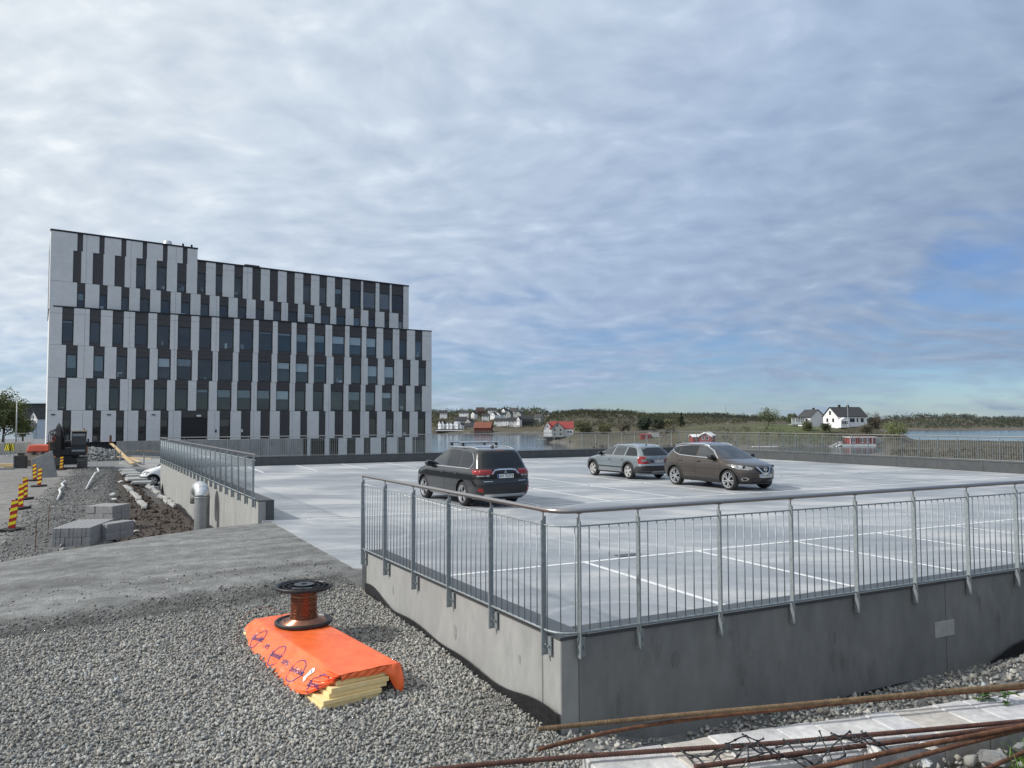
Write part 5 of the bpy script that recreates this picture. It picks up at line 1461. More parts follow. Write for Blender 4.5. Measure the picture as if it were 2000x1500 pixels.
def excavator():
    c = (-34.3, 59.5, -1.1)
    root = thing('excavator', 'dark excavator with folded arm parked before the office block', 'excavator', c, R(27))
    dk = mat('dark grey machine paint', (.018, .020, .023), (.03, .03, .032), 6, .45); og = mat('orange machine paint', (.42, .14, .05), (.34, .12, .06), 3, .5); gl = glass('cab glass', (.6, .7, .75), 1.0, .1, ior=2.4)
    tr = mat('track steel', (.05, .048, .045), (.09, .085, .08), 10, .7)
    for sx in (-1, 1):
        b = MB(); prof = []
        for k in range(9):
            a = math.pi / 2 + math.pi * k / 8; prof.append((-1.45 + .42 * math.cos(a), .42 + .42 * math.sin(a)))
        for k in range(9):
            a = -math.pi / 2 + math.pi * k / 8; prof.append((1.45 + .42 * math.cos(a), .42 + .42 * math.sin(a)))
        b.prism(prof, lambda a, cc, t: (sx * .98 + t, a, cc), -.29, .29); t = b.build('track', tr, root)
        for k in range(13):
            y = -1.5 + 3.0 * k / 12; boxo('track_shoe', (sx * .98, y, .855), (.6, .19, .05), tr, t); boxo('track_shoe', (sx * .98, y, .01), (.6, .19, .05), tr, t)
        for k in range(5): 
            zz = .12 + .17 * k; boxo('track_shoe', (sx * .98, -1.45 - math.sqrt(max(.0, .43 ** 2 - (zz - .42) ** 2)) - .01, zz), (.6, .06, .13), tr, t)
    b = MB(); b.box((0, 0, .62), (1.5, 1.8, .45)); b.lathe([(0, .8), (.75, .8), (.75, 1.02), (0, 1.02)], n=20); b.build('undercarriage', dk, root)
    b = MB(); b.box((0, .55, 1.35), (2.5, 2.7, .6)); b.box((-.75, .9, 1.85), (.95, 1.9, .5)); b.box((.15, 1.5, 1.85), (2.1, .8, .6)); bb = b.build('house', dk, root); boxo('side_cover', (1.262, .75, 1.4), (.03, 1.9, .55), og, bb); bevel(bb, .05, 2)
    b = MB()
    prof = [(-.95, 1.05), (-.98, 1.9), (-.62, 2.85), (.62, 2.88), (.68, 1.05)]
    b.prism(prof, lambda a, cc, t: (.72 + t, a, cc), -.50, .50); cb = b.build('cab', dk, root); bevel(cb, .05, 2)
    boxo('cab_roof', (.72, -.02, 2.93), (1.08, 1.45, .10), mat('beige cab roof', (.5, .44, .34), (.42, .37, .3), 3, .8), cb)  # beige top, paler than the cab below
    b = MB(); b.add([(.28, -1.0, 1.35), (1.16, -1.0, 1.35), (1.14, -.70, 2.72), (.30, -.70, 2.72)], [(0, 1, 2, 3)]); b.build('windscreen', gl, cb)
    b = MB(); b.add([(1.232, -.75, 1.55), (1.232, .5, 1.55), (1.232, .5, 2.7), (1.232, -.5, 2.7)], [(0, 1, 2, 3)]); b.build('side_glass', gl, cb)
    for y in (-.45,): boxo('beacon', (1.05, .4, 3.05), (.12, .12, .16), og, cb)
    b = MB(); b.box((1.36, -.6, 2.15), (.12, .08, .34)); b.build('mirror', dk, cb)
    # boom up and forward, stick folded back down
    x = -.22
    b = MB(); prof = [(-.1, 1.3), (-.75, 2.1), (-1.6, 3.05), (-2.3, 3.25), (-2.5, 3.0), (-1.75, 2.65), (-.9, 1.65), (-.5, 1.1)]
    b.prism(prof, lambda a, cc, t: (x - .25 + t, a, cc), -.20, .20); bo = b.build('boom', dk, root); bevel(bo, .03, 1)
    b = MB(); prof = [(-2.05, 3.42), (-2.5, 3.3), (-2.75, 2.6), (-2.3, .95), (-2.05, .95), (-2.25, 2.6)]
    b.prism(prof, lambda a, cc, t: (x - .3 + t, a, cc), -.15, .15); st = b.build('stick', dk, root)
    for xx, p0, p1 in ((x - .02, (-.6, 1.35), (-1.45, 2.55)), (x - .48, (-.6, 1.35), (-1.45, 2.55)), (x - .3, (-1.3, 3.1), (-2.2, 3.5))):
        b = MB(); q0 = Vector((xx, *p0)); q1 = Vector((xx, *p1)); m_ = q0.lerp(q1, .6); b.tube([q0, m_], .085, 10); b.tube([m_, q1], .05, 8); b.build('ram', dk, bo)
    for k in range(5):
        b = MB(); Q = [np.array(q) for q in ((x - .40 - .05 * k, -.7, 1.7), (x - .62 - .11 * k, -1.2, 3.5 + .1 * (k % 2)), (x - .5 - .12 * k, -2.3, 3.7 - .1 * k), (x - .55 - .08 * k, -2.6, 1.7 - .2 * k))]; b.tube([tuple((1 - t) ** 3 * Q[0] + 3 * (1 - t) ** 2 * t * Q[1] + 3 * (1 - t) * t * t * Q[2] + t ** 3 * Q[3]) for t in np.linspace(0, 1, 14)], .026, 6); b.build('hose', M['rubber'], bo)
    b = MB(); prof = [(-2.5, .98), (-1.9, 1.0), (-1.75, .7), (-1.9, .25), (-2.3, .12), (-2.55, .4)]
    b.prism(prof, lambda a, cc, t: (x - .3 + t, a, cc), -.35, .35); b.build('bucket', tr, root)
    b = MB(); b.tube([(x - .9, -1.2, .7), (x - .95, -1.25, 2.2)], .05, 6); b.build('grab_rail', og, root)
excavator()
def orange_machine():
    p = pt(74, 884, 63); z = -1.1
    root = thing('loader', 'orange site loader with a muddy bucket beside the dark excavator', 'loader', (p[0], p[1], z), R(10))
    rd = mat('orange red machine paint', (.56, .075, .03), (.46, .065, .03), 3, .45); md = mat('muddy steel', (.07, .058, .05), (.12, .1, .085), 8, .8); ye = mat('orange arm paint', (.5, .19, .03), None, rough=.5)
    b = MB(); b.box((0, 1.2, 1.45), (1.9, 1.9, .62), taper=.86); o = b.build('engine_cover', rd, root); bevel(o, .12, 3)
    b = MB(); b.box((.7, 1.6, 2.1), (.32, .35, .8), taper=.6); b.build('exhaust_cover', rd, root)
    b = MB(); prof = [(-.6, .05), (.55, .05), (.75, .45), (.5, 1.1), (.35, 1.12), (-.5, .55)]
    b.prism(prof, lambda a, c, t: (t, a, c), -1.05, 1.05); o = b.build('bucket', md, root)
    for k in range(5): boxo('bucket_tooth', (-.9 + .45 * k, -.68, .07), (.1, .22, .05), md, o)
    for sx in (-.35, .35): boxo('lift_bracket', (sx, .3, 1.0), (.12, .5, .5), md, root)
    b = MB(); b.tube([(1.12, .1, .3), (1.3, .5, 1.1), (1.35, 1.3, 1.8)], .12, 8); b.build('arm', ye, root)
    for sx in (-.8, .8):
        b = MB(); b.lathe([(0, -.18), (.42, -.18), (.5, -.12), (.5, .12), (.42, .18), (0, .18)], (sx, 1.5, .5), 20, axis='x'); b.build('wheel', M['rubber'], root, smooth=True, angle=40)
orange_machine()
def loose_bucket():
    p = pt(44, 886, 60)
    root = thing('digger_bucket', 'detached steel digger bucket standing on the site road', 'bucket', (p[0], p[1], -1.05), R(20))
    md = mat('dark bucket steel', (.03, .03, .03), (.06, .055, .05), 8, .6)
    b = MB(); prof = [(-.35, 0), (.3, 0), (.42, .45), (.3, .9), (-.1, 1.0), (-.3, .95)]
    b.prism(prof, lambda a, c, t: (t, a, c), -.36, .36); b.build('bucket_shell', md, root)
    boxo('bucket_side', (-.40, 0, .5), (.07, .75, 1.0), mat('grey bucket side', (.2, .2, .2), (.14, .14, .14), 5, .7), root)
    boxo('coupler', (0, 0, 1.08), (.4, .3, .2), md, root)
loose_bucket()
_a, _c = pt(-30, 866, 84), pt(64, 862, 92)
wall_between('site_barrier', 'low concrete barrier with a hazard board behind the loader', 'barrier', _a, _c, -1.2, .2, .4, 'concrete', 4)
def hazard(label, b_):
    p = pt(b_, 868, 78); root = thing('hazard_board', label, 'hazard board', (p[0], p[1], -.35), R(-15), 'striped hazard boards on the barrier')
    boxo('board', (0, 0, .35), (.62, .05, .72), M['frame'], root)
    for k in range(3):
        b = MB(); x = -.31 + .24 * k; poly = [(x, .0), (x + .11, .0), (x + .31, .70), (x + .20, .70)]; poly = [(min(max(a, -.31), .31), c) for a, c in poly]
        b.prism(poly, lambda a, c, t: (a, t, c), -.03, -.026); b.build('stripe', M['yellow_plate'], root)
    for sx in (-.2, .2): boxo('leg', (sx, .02, -.3), (.05, .05, .6), M['galv'], root)
hazard('black and yellow hazard board closer to the street lamp', 16); hazard('black and yellow hazard board closer to the digger bucket', 25)
def mesh_fence():
    a = pt(-20, 848, 76); root = thing('site_fence', 'temporary wire fence running behind the concrete barrier', 'fence', (a[0], a[1], -1.1)); off = root.location
    P = [pt(-20, 846, 76), pt(10, 846, 82), pt(38, 845, 88), pt(66, 843, 94)]
    for p in P:
        b = MB(); b.tube([(p[0], p[1], -1.1), (p[0], p[1], 1.3)], .03, 6); b.build('post', M['galv'], root, offset=off)
    for z in (1.25, .1):
        b = MB(); b.tube([(p[0], p[1], z) for p in P], .025, 6); b.build('rail', M['galv'], root, offset=off)
mesh_fence()
def street_lamp():
    p = pt(33, 862, 95); z1 = pt(33, 779, 95)[2]
    root = thing('street_lamp', 'tall grey street lamp standing before the green tree', 'street lamp', (p[0], p[1], -1.0))
    b = MB(); b.tube([(0, 0, 0), (0, 0, z1 + 1.0)], .08, 10, rs=[.10, .055]); b.build('pole', M['galv'], root, smooth=True)
    b = MB(); b.tube([(0, 0, z1 + .9), (-.5, 0, z1 + 1.0), (-.75, 0, z1 + .95)], .035, 8); b.build('arm', M['galv'], root)
    b = MB(); b.box((-.95, 0, z1 + .92), (.6, .25, .1)); b.build('lamp_head', M['galv'], root)
street_lamp()
def debris():
    for k, (b_, y, d, s) in enumerate(((14, 880, 62, (1.6, .5, .25)), (30, 883, 60, (1.2, .4, .2)), (8, 886, 58, (1.5, .3, .12)))):
        p = pt(b_, y, d); o = boxo('timber_bundle', (p[0], p[1], ground_z(p[0], p[1]) + s[2] / 2), s, M['wood'] if k < 2 else M['concrete_dark'], rz=R(12 * k))
        tag(o, ['pale timber packed before the barrier', 'short pale timber by the bucket', 'dark beam lying at the road edge'][k], 'timber')
debris()
# ------------------------------------------------------------------ vehicles
def paint(name, c, metal=0.35, rough=0.32, flake=0.06):
    m = mat(name, c, tuple(min(1, x * 1.15 + .002) for x in c), 1.0, rough, metal=metal, coat=1.0, fine=flake, fscale=400)
    return m
V_glass = glass('car glass', (.42, .50, .50), 1.0, .1, ior=2.1)
V_dark = glass('tinted car glass', (.12, .13, .14), 1.0, .1, ior=1.5)
V_trim = mat('chrome trim', (.72, .73, .74), None, rough=.16, metal=1.0)
V_alu = mat('satin aluminium', (.60, .61, .62), None, rough=.34, metal=.9)
V_black = mat('gloss black', (.010, .010, .011), None, rough=.18)
V_clad = mat('grey black cladding', (.022, .023, .025), (.030, .031, .033), 30, .65)
V_red = mat('red lamp lens', (.20, .005, .007), (.34, .008, .010), 9, .12, coat=.6)
V_clear = mat('clear lamp lens', (.36, .37, .38), (.10, .105, .11), 10, .08, coat=1.0, lo=.42, hi=.6)
V_under = mat('dark underbody', (.008, .008, .009), None, rough=.9)
V_plate = mat('number plate', (.70, .71, .70), None, rough=.4)
V_blue = mat('plate blue', (.02, .06, .35), None, rough=.4)
V_tyre = mat('tyre rubber', (.016, .016, .017), (.024, .024, .024), 30, .8, bump=.1, bscale=60)

def interp(tab, z):
    return float(np.interp(z, [t[0] for t in tab], [t[1] for t in tab]))
def car_body(root, P, mpaint):
    fr = sorted([(z, x) for x, z in P['front']]); re = sorted([(z, x) for x, z in P['rear']]); wd = P['width']
    zs = sorted(set([round(t[0], 4) for t in fr + re + wd]))
    full = []
    for a, c in zip(zs[:-1], zs[1:]):
        k = max(1, int((c - a) / .035)); full += [a + (c - a) * i / k for i in range(k)]
    full.append(zs[-1])
    n1, n2, n3 = 9, 16, 9
    rings = []
    for z in full:
        xf, xr, w = interp(fr, z), interp(re, z), interp(wd, z)
        L = xf - xr; lf = min(interp(P['lf'], z), .48 * L); lr = min(interp(P['lr'], z), .48 * L)
        nf, nr = interp(P['nf'], z), interp(P['nr'], z)
        H = []
        for i in range(n1):
            t = math.pi / 2 * i / n1; H.append((xf - lf + lf * math.cos(t) ** (2 / nf), w * math.sin(t) ** (2 / nf)))
        for i in range(n2):
            H.append((xf - lf + (xr + lr - xf + lf) * i / n2, w))
        for i in range(n3 + 1):
            t = math.pi / 2 * (1 - i / n3); H.append((xr + lr - lr * max(0, math.cos(t)) ** (2 / nr), w * max(0, math.sin(t)) ** (2 / nr)))
        ring = H + [(x, -y) for x, y in H[-2:0:-1]]
        rings.append([(x, y, z) for x, y in ring])
    n = len(rings[0]); V = [p for r in rings for p in r]
    F = []
    for j in range(len(rings) - 1):
        for i in range(n): F.append((j * n + i, j * n + (i + 1) % n, (j + 1) * n + (i + 1) % n, (j + 1) * n + i))
    F.append(tuple(range(n - 1, -1, -1))); F.append(tuple(range((len(rings) - 1) * n, len(rings) * n)))
    b = MB(); b.add(V, F)
    body = b.build('body', [mpaint, V_under], root)
    bvh = bvh_of(body)
    # wheel wells
    cut = MB()
    for wx in P['wheels']:
        for s in (-1, 1):
            cut.lathe([(0, -.2), (P['arch'], -.2), (P['arch'], .2), (0, .2)], (wx, s * (P['track'] / 2 + .06), P['wr'] + P.get('arch_up', .01)), 36, axis='y')
    c = cut.build('cutter', [V_under, V_under], None)
    c.data.polygons.foreach_set('material_index', [1] * len(c.data.polygons))
    c.matrix_world = root.matrix_world.copy() if False else c.matrix_world
    mod = body.modifiers.new('wells', 'BOOLEAN'); mod.operation = 'DIFFERENCE'; mod.object = c; mod.solver = 'EXACT'; mod.use_self = True
    pr = body.parent; body.parent = None
    bpy.context.view_layer.update()
    dg = bpy.context.evaluated_depsgraph_get()
    me = bpy.data.meshes.new_from_object(body.evaluated_get(dg))
    body.modifiers.clear(); body.data = me; body.parent = pr
    me.name = 'body'
    bpy.data.objects.remove(c)
    me.polygons.foreach_set('use_smooth', [True] * len(me.polygons)); me.set_sharp_from_angle(angle=R(34))
    return body, bvh
class Dec:
    def __init__(s, root, bvh): s.r = root; s.b = bvh
    def side(s, poly, m, name, sides=(1, -1), off=.004, thick=0.0, parent=None, step=.07):
        o = None
        for sg in sides:
            o = project(poly, s.b, lambda a, c: (a, sg * 1.0, c), (0, -sg, 0), name, m, parent or s.r, off=off, step=step, thick=thick)
        return o
    def rear(s, poly, m, name, off=.004, mirror=False, parent=None, step=.07, thick=0.0):
        o = project(poly, s.b, lambda a, c: (-2.0, a, c), (1, 0, 0), name, m, parent or s.r, off=off, step=step, thick=thick)
        if mirror: o = project([(-a, c) for a, c in poly], s.b, lambda a, c: (-2.0, a, c), (1, 0, 0), name, m, parent or s.r, off=off, step=step, thick=thick)
        return o
    def front(s, poly, m, name, off=.004, mirror=False, parent=None, step=.07, thick=0.0):
        o = project(poly, s.b, lambda a, c: (2.0, a, c), (-1, 0, 0), name, m, parent or s.r, off=off, step=step, thick=thick)
        if mirror: project([(-a, c) for a, c in poly], s.b, lambda a, c: (2.0, a, c), (-1, 0, 0), name, m, parent or s.r, off=off, step=step, thick=thick)
        return o
    def top(s, poly, m, name, off=.004, parent=None, step=.07):
        return project(poly, s.b, lambda a, c: (a, c, 1.0), (0, 0, -1), name, m, parent or s.r, off=off, step=step)
def strip(pts, w):
    """a ribbon polygon along a polyline"""
    P = [np.array(p, float) for p in pts]; L = []; Rr = []
    for i, p in enumerate(P):
        t = P[min(i + 1, len(P) - 1)] - P[max(i - 1, 0)]; t /= np.linalg.norm(t); n = np.array([-t[1], t[0]]) * w / 2
        L.append(tuple(p + n)); Rr.append(tuple(p - n))
    return L, Rr
def ribbon(b, pts, w):
    L, Rr = strip(pts, w)
    V = []
    for l, r in zip(L, Rr): V += [(l[0], l[1], 0), (r[0], r[1], 0)]
    b.add(V, [(2 * i, 2 * i + 1, 2 * i + 3, 2 * i + 2) for i in range(len(L) - 1)]); return b
def flat(b):
    me = bpy.data.meshes.new('flat'); me.from_pydata(b.v, [], b.f); return me
def rib(pts, w):
    return flat(ribbon(MB(), pts, w))
def wheel(root, P, style, mrim):
    wr, tw = P['wr'], P.get('tw', .225); rr_ = P['rim']
    b = MB(); h = tw / 2
    b.lathe([(rr_ - .01, -h + .02), (rr_ + .02, -h), (wr - .05, -h + .002), (wr - .012, -h + .03), (wr, -h + .06), (wr, h - .06), (wr - .012, h - .03), (wr - .05, h - .002), (rr_ + .02, h), (rr_ - .01, h - .02)], n=36, axis='y')
    w = b.build('wheel', V_tyre, root, smooth=True, angle=40)
    b = MB(); b.lathe([(0, -.02), (rr_ + .0, -.02), (rr_, h - .05)], n=36, axis='y'); b.build('hub_well', V_under, w, smooth=True, angle=40)
    b = MB()
    b.lathe([(rr_ - .03, h - .05), (rr_ - .004, h - .006), (rr_ + .012, h - .004), (rr_ + .014, h - .012)], n=40, axis='y')
    b.lathe([(0, h - .005), (.055, h - .008), (.065, h - .035), (.06, h - .06)], n=20, axis='y')
    def spoke(a, w0, w1, r0, r1, y0, y1):
        ca, sa = math.cos(a), math.sin(a); pa, pb = -sa, ca
        Q = []
        for (r, w_, y) in ((r0, w0, y0), (r1, w1, y1)):
            for sgn in (-1, 1):
                Q.append((ca * r + pa * sgn * w_ / 2, y, sa * r + pb * sgn * w_ / 2))
        lo = [(q[0], q[1] - .03, q[2]) for q in Q]
        b.hexa([lo[0], lo[1], lo[3], lo[2], Q[0], Q[1], Q[3], Q[2]])
    if style == 'five':
        for k in range(5): spoke(2 * math.pi * k / 5 + .3, .085, .135, .05, rr_ - .005, h - .012, h - .016)
    elif style == 'twin':
        for k in range(5):
            for d in (-.19, .19): spoke(2 * math.pi * k / 5 + .3 + d * .55, .03, .052, .05, rr_ - .005, h - .012, h - .014)
    else:
        for k in range(10): spoke(2 * math.pi * k / 10 + .1 + (.10 if k % 2 else -.10), .026, .046, .05, rr_ - .005, h - .012, h - .014)
    b.build('rim', mrim, w, smooth=True, angle=25)
    for i, wx in enumerate(P['wheels']):
        for s in (1, -1):
            o = w if (i == 0 and s == 1) else copy_tree(w, root)
            o.location = (wx, s * (P['track'] / 2), wr); o.rotation_euler = (0, R(17 * i + 8 * s), 0 if s == 1 else math.pi)
def mirror_pair(root, x, y, z, m, s=1.0):
    for sg in (1, -1):
        bm = bmesh.new(); bmesh.ops.create_uvsphere(bm, u_segments=16, v_segments=10, radius=1)
        for v in bm.verts:
            q = v.co; e = lambda t: math.copysign(abs(t) ** .75, t)
            v.co = Vector((e(q.x) * .075 * s + (.03 * s if q.x > 0 else 0), sg * e(q.y) * .115 * s, e(q.z) * .085 * s))
        me = bpy.data.meshes.new('door_mirror'); bm.to_mesh(me); bm.free(); me.materials.append(m)
        me.polygons.foreach_set('use_smooth', [True] * len(me.polygons))
        o = bpy.data.objects.new('door_mirror', me); COL.objects.link(o); o.parent = root; o.location = (x, sg * (y + .09), z)
        b = MB(); b.box((0, -sg * .12, -.04), (.07, .12, .04)); b.build('arm', V_black, o)
        b = MB(); b.box((-.078 * s, 0, 0), (.004, .16 * s, .11 * s)); b.build('mirror_glass', V_dark, o)
def handles(D, xs, z, m):
    for x in xs:
        for sg in (1, -1):
            hit = D.b.ray_cast(Vector((x, sg * 3, z)), Vector((0, -sg, 0)))[0]
            b = MB(); P = [(-.095, 0, 0), (-.07, .028, .004), (.07, .028, .004), (.095, 0, 0)]
            b.tube([(p[0], p[1] * sg, p[2]) for p in P], .013, 6); o = b.build('door_handle', m, D.r, smooth=True); o.location = hit
            project([(x - .07, z - .035), (x + .07, z - .035), (x + .085, z), (x + .06, z + .03), (x - .06, z + .03), (x - .085, z)], D.b, lambda a, c: (a, sg * 1.0, c), (0, -sg, 0), 'handle_cup', V_under, o, off=.002).location = -hit
def plate(D, where, y, z, body, w=.52, h=.11, tilt=0.0):
    """a number plate bolted on; `where` = +1 nose, -1 tail"""
    hit = D.b.ray_cast(Vector((where * 4, y, z)), Vector((-where, 0, 0)))[0]
    b = MB(); b.box((where * .015, 0, 0), (.012, w, h)); o = b.build('number_plate', V_plate, D.r); o.location = hit
    o.rotation_euler = (0, tilt, 0)
    b = MB(); b.box((where * .0222, -where * (w / 2 - .022), 0), (.003, .042, h - .006))
    b.build('plate_band', V_blue, o)
    me = text_mesh(body, .105, .0008, spacing=1.02); me.materials.append(V_black)
    t = bpy.data.objects.new('plate_text', me); COL.objects.link(t); t.parent = o
    t.location = (where * .0225, where * .02, 0)
    t.rotation_euler = (R(90), 0, R(90) if where > 0 else R(-90))
def rails(D, x0, x1, yf, m, lift=.045, r=.016, name='roof_rail'):
    for sg in (1, -1):
        P = []
        n = 18
        for i in range(n + 1):
            t = i / n; x = x0 + (x1 - x0) * t; y = sg * yf(t)
            hit = D.b.ray_cast(Vector((x, y, 3)), Vector((0, 0, -1)))[0]
            P.append((x, y, hit.z + lift * min(1, 5 * t, 5 * (1 - t)) - (.004 if i in (0, n) else 0)))
        b = MB(); b.tube(P, r, 8); b.build(name, m, D.r, smooth=True, angle=60)

# ---- black sport utility car with its tail to the camera
def suv_black():
    root = thing('parked_car', 'black estate sport utility car with roof bars, tail towards the near railing', 'car', W(5.92, 16.05), R(121.0))
    root.scale = (1.0, 1.0, 1.03)
    P = dict(wheels=(-1.335, 1.335), track=1.56, wr=.345, rim=.235, arch=.395,
        front=[(2.16, .22), (2.27, .40), (2.30, .60), (2.26, .80), (2.16, .90), (1.95, .97), (1.55, 1.035), (1.22, 1.075), (.95, 1.20), (.62, 1.38), (.32, 1.53), (.12, 1.60), (-.15, 1.645), (-.5, 1.67), (-.7, 1.685)],
        rear=[(-2.20, .22), (-2.33, .36), (-2.385, .50), (-2.385, .66), (-2.34, .78), (-2.335, .95), (-2.315, 1.04), (-2.24, 1.20), (-2.10, 1.47), (-2.03, 1.575), (-1.93, 1.605), (-1.7, 1.625), (-1.3, 1.65), (-.9, 1.675), (-.75, 1.685)],
        width=[(.22, .80), (.32, .875), (.50, .90), (.75, .905), (.95, .90), (1.04, .875), (1.08, .845), (1.3, .785), (1.50, .71), (1.58, .665), (1.62, .60), (1.65, .48), (1.675, .24), (1.685, .05)],
        lf=[(.2, .7), (.8, .8), (1.0, .8), (1.09, .34), (1.6, .34), (1.7, .3)], lr=[(.2, .45), (.9, .40), (1.1, .42), (1.6, .45)], nf=[(.2, 2.7), (1.0, 2.6), (1.1, 3.4), (1.7, 2.6)], nr=[(.2, 3.6), (1.0, 3.8), (1.6, 3.6), (1.7, 2.6)])
    pm = paint('black car paint', (.0065, .0068, .0075), .2, .22)
    body, bvh = car_body(root, P, pm); D = Dec(root, bvh)
    wheel(root, P, 'twin', mat('two tone alloy', (.55, .56, .57), None, rough=.28, metal=.9))
    D.side([(.84, 1.085), (.54, 1.32), (.27, 1.47), (.06, 1.535), (-.16, 1.56), (-.16, 1.085)], V_glass, 'front_window')
    D.side([(-.245, 1.085), (-.245, 1.565), (-.60, 1.565), (-1.02, 1.55), (-1.08, 1.085)], V_dark, 'rear_window')
    D.side([(-1.15, 1.085), (-1.09, 1.545), (-1.40, 1.53), (-1.66, 1.49), (-1.86, 1.32), (-1.86, 1.22), (-1.74, 1.10), (-1.68, 1.085)], V_dark, 'quarter_window')
    D.side(rib([(1.0, 1.072), (.2, 1.072), (-.8, 1.072), (-1.67, 1.072), (-1.77, 1.085), (-1.89, 1.21), (-1.885, 1.325), (-1.70, 1.49)], .022), V_trim, 'chrome_line', off=.008)
    for x in (1.02, -.20, -1.12):
        D.side(rib([(x, .34), (x + .01, .7), (x, 1.06)], .009), V_under, 'door_gap', off=.002)
    D.side(rib([(1.7, .93), (.6, .945), (-.8, .955), (-1.9, .965)], .006), V_under, 'crease', off=.001)
    D.side([(.93, .245), (.93, .30), (-.92, .30), (-.92, .245)], V_alu, 'sill_trim', off=.012)
    handles(D, (-.08, -1.0), .90, pm)
    D.rear([(-.69, 1.105), (.69, 1.105), (.655, 1.26), (.595, 1.48), (.50, 1.525), (-.50, 1.525), (-.595, 1.48), (-.655, 1.26)], V_dark, 'rear_screen')
    D.rear([(-.17, 1.585), (.17, 1.585), (.15, 1.555), (-.15, 1.555)], V_red, 'brake_lamp', off=.006)
    D.rear([(.36, .955), (.40, .925), (.86, .905), (.885, .96), (.885, 1.055), (.46, 1.055)], V_red, 'tail_lamp', mirror=True, off=.012, thick=.01)
    D.side([(-2.32, .91), (-2.05, .93), (-1.90, 1.045), (-2.32, 1.055)], V_red, 'tail_lamp', off=.012, thick=.008)
    D.rear([(.52, .865), (.86, .865), (.86, .897), (.52, .912)], V_clear, 'reversing_lamp', mirror=True, off=.010)
    D.rear(rib([(-.44, .93), (-.34, 1.035), (-.20, 1.055), (.20, 1.055), (.34, 1.035), (.44, .93)], .032), V_trim, 'chrome_garnish', off=.014)
    D.rear([(-.40, .80), (.40, .80), (.34, .99), (-.34, .99)], V_black, 'plate_recess', off=.004)
    plate(D, -1, 0, .87, 'XV 70373', tilt=0.06)
    e = MB()
    for k in range(3):
        a = math.pi / 2 + 2 * math.pi * k / 3; c, s_ = math.cos(a), math.sin(a); px_, py_ = -s_, c
        e.add([(0, 0, 0), (c * .026 + px_ * .015, s_ * .026 + py_ * .015, 0), (c * .052, s_ * .052, 0), (c * .026 - px_ * .015, s_ * .026 - py_ * .015, 0)], [(0, 1, 2, 3)])
    em = flat(e); o = project(em, bvh, lambda a, c: (-2.0, a, c + .985), (1, 0, 0), 'emblem', V_trim, root, off=.02, step=0)
    D.rear([(.42, .725), (.70, .725), (.70, .742), (.42, .742)], V_alu, 'badge', off=.006, mirror=True)
    D.rear([(-.86, .42), (.86, .42), (.88, .52), (.80, .60), (-.80, .60), (-.88, .52)], V_clad, 'bumper_cladding', off=.006)
    D.rear([(-.70, .30), (.70, .30), (.66, .385), (-.66, .385)], V_alu, 'skid_plate', off=.014)
    D.rear([(.70, .44), (.83, .46), (.85, .55), (.74, .56)], V_red, 'rear_fog_lamp', mirror=True, off=.012)
    D.rear(rib([(-.80, 1.06), (-.78, .80), (-.66, .66), (.66, .66), (.78, .80), (.80, 1.06)], .008), V_under, 'tailgate_gap', off=.003)
    D.front([(-.66, 1.09), (.66, 1.09), (.60, 1.50), (-.60, 1.50)], V_glass, 'windscreen')
    D.front([(.45, .72), (.80, .76), (.84, .86), (.5, .84)], V_clear, 'headlamp', mirror=True, off=.008)
    D.front([(-.5, .5), (.5, .5), (.4, .8), (-.4, .8)], V_black, 'grille', off=.008)
    mirror_pair(root, .78, .86, 1.12, pm, 1.1)
    rails(D, .28, -1.80, lambda t: .615 - .03 * abs(2 * t - 1) ** 2, V_alu, .035, .017)
    for x in (-.05, -.80):
        b = MB(); b.tube([(x, -.68, 1.768), (x, .68, 1.768)], .022, 8, rs=None); cb = b.build('roof_bar', V_alu, root, smooth=True, angle=60)
        for sg in (1, -1): b = MB(); b.box((x, sg * .575, 1.715), (.09, .06, .09), taper=.75); b.build('bar_foot', V_black, cb)
    b = MB(); b.hexa([(-1.62, -.03, 1.62), (-1.42, -.03, 1.62), (-1.42, .03, 1.62), (-1.62, .03, 1.62), (-1.64, -.006, 1.71), (-1.58, -.006, 1.71), (-1.58, .006, 1.71), (-1.64, .006, 1.71)]); b.build('antenna', V_black, root)
suv_black()

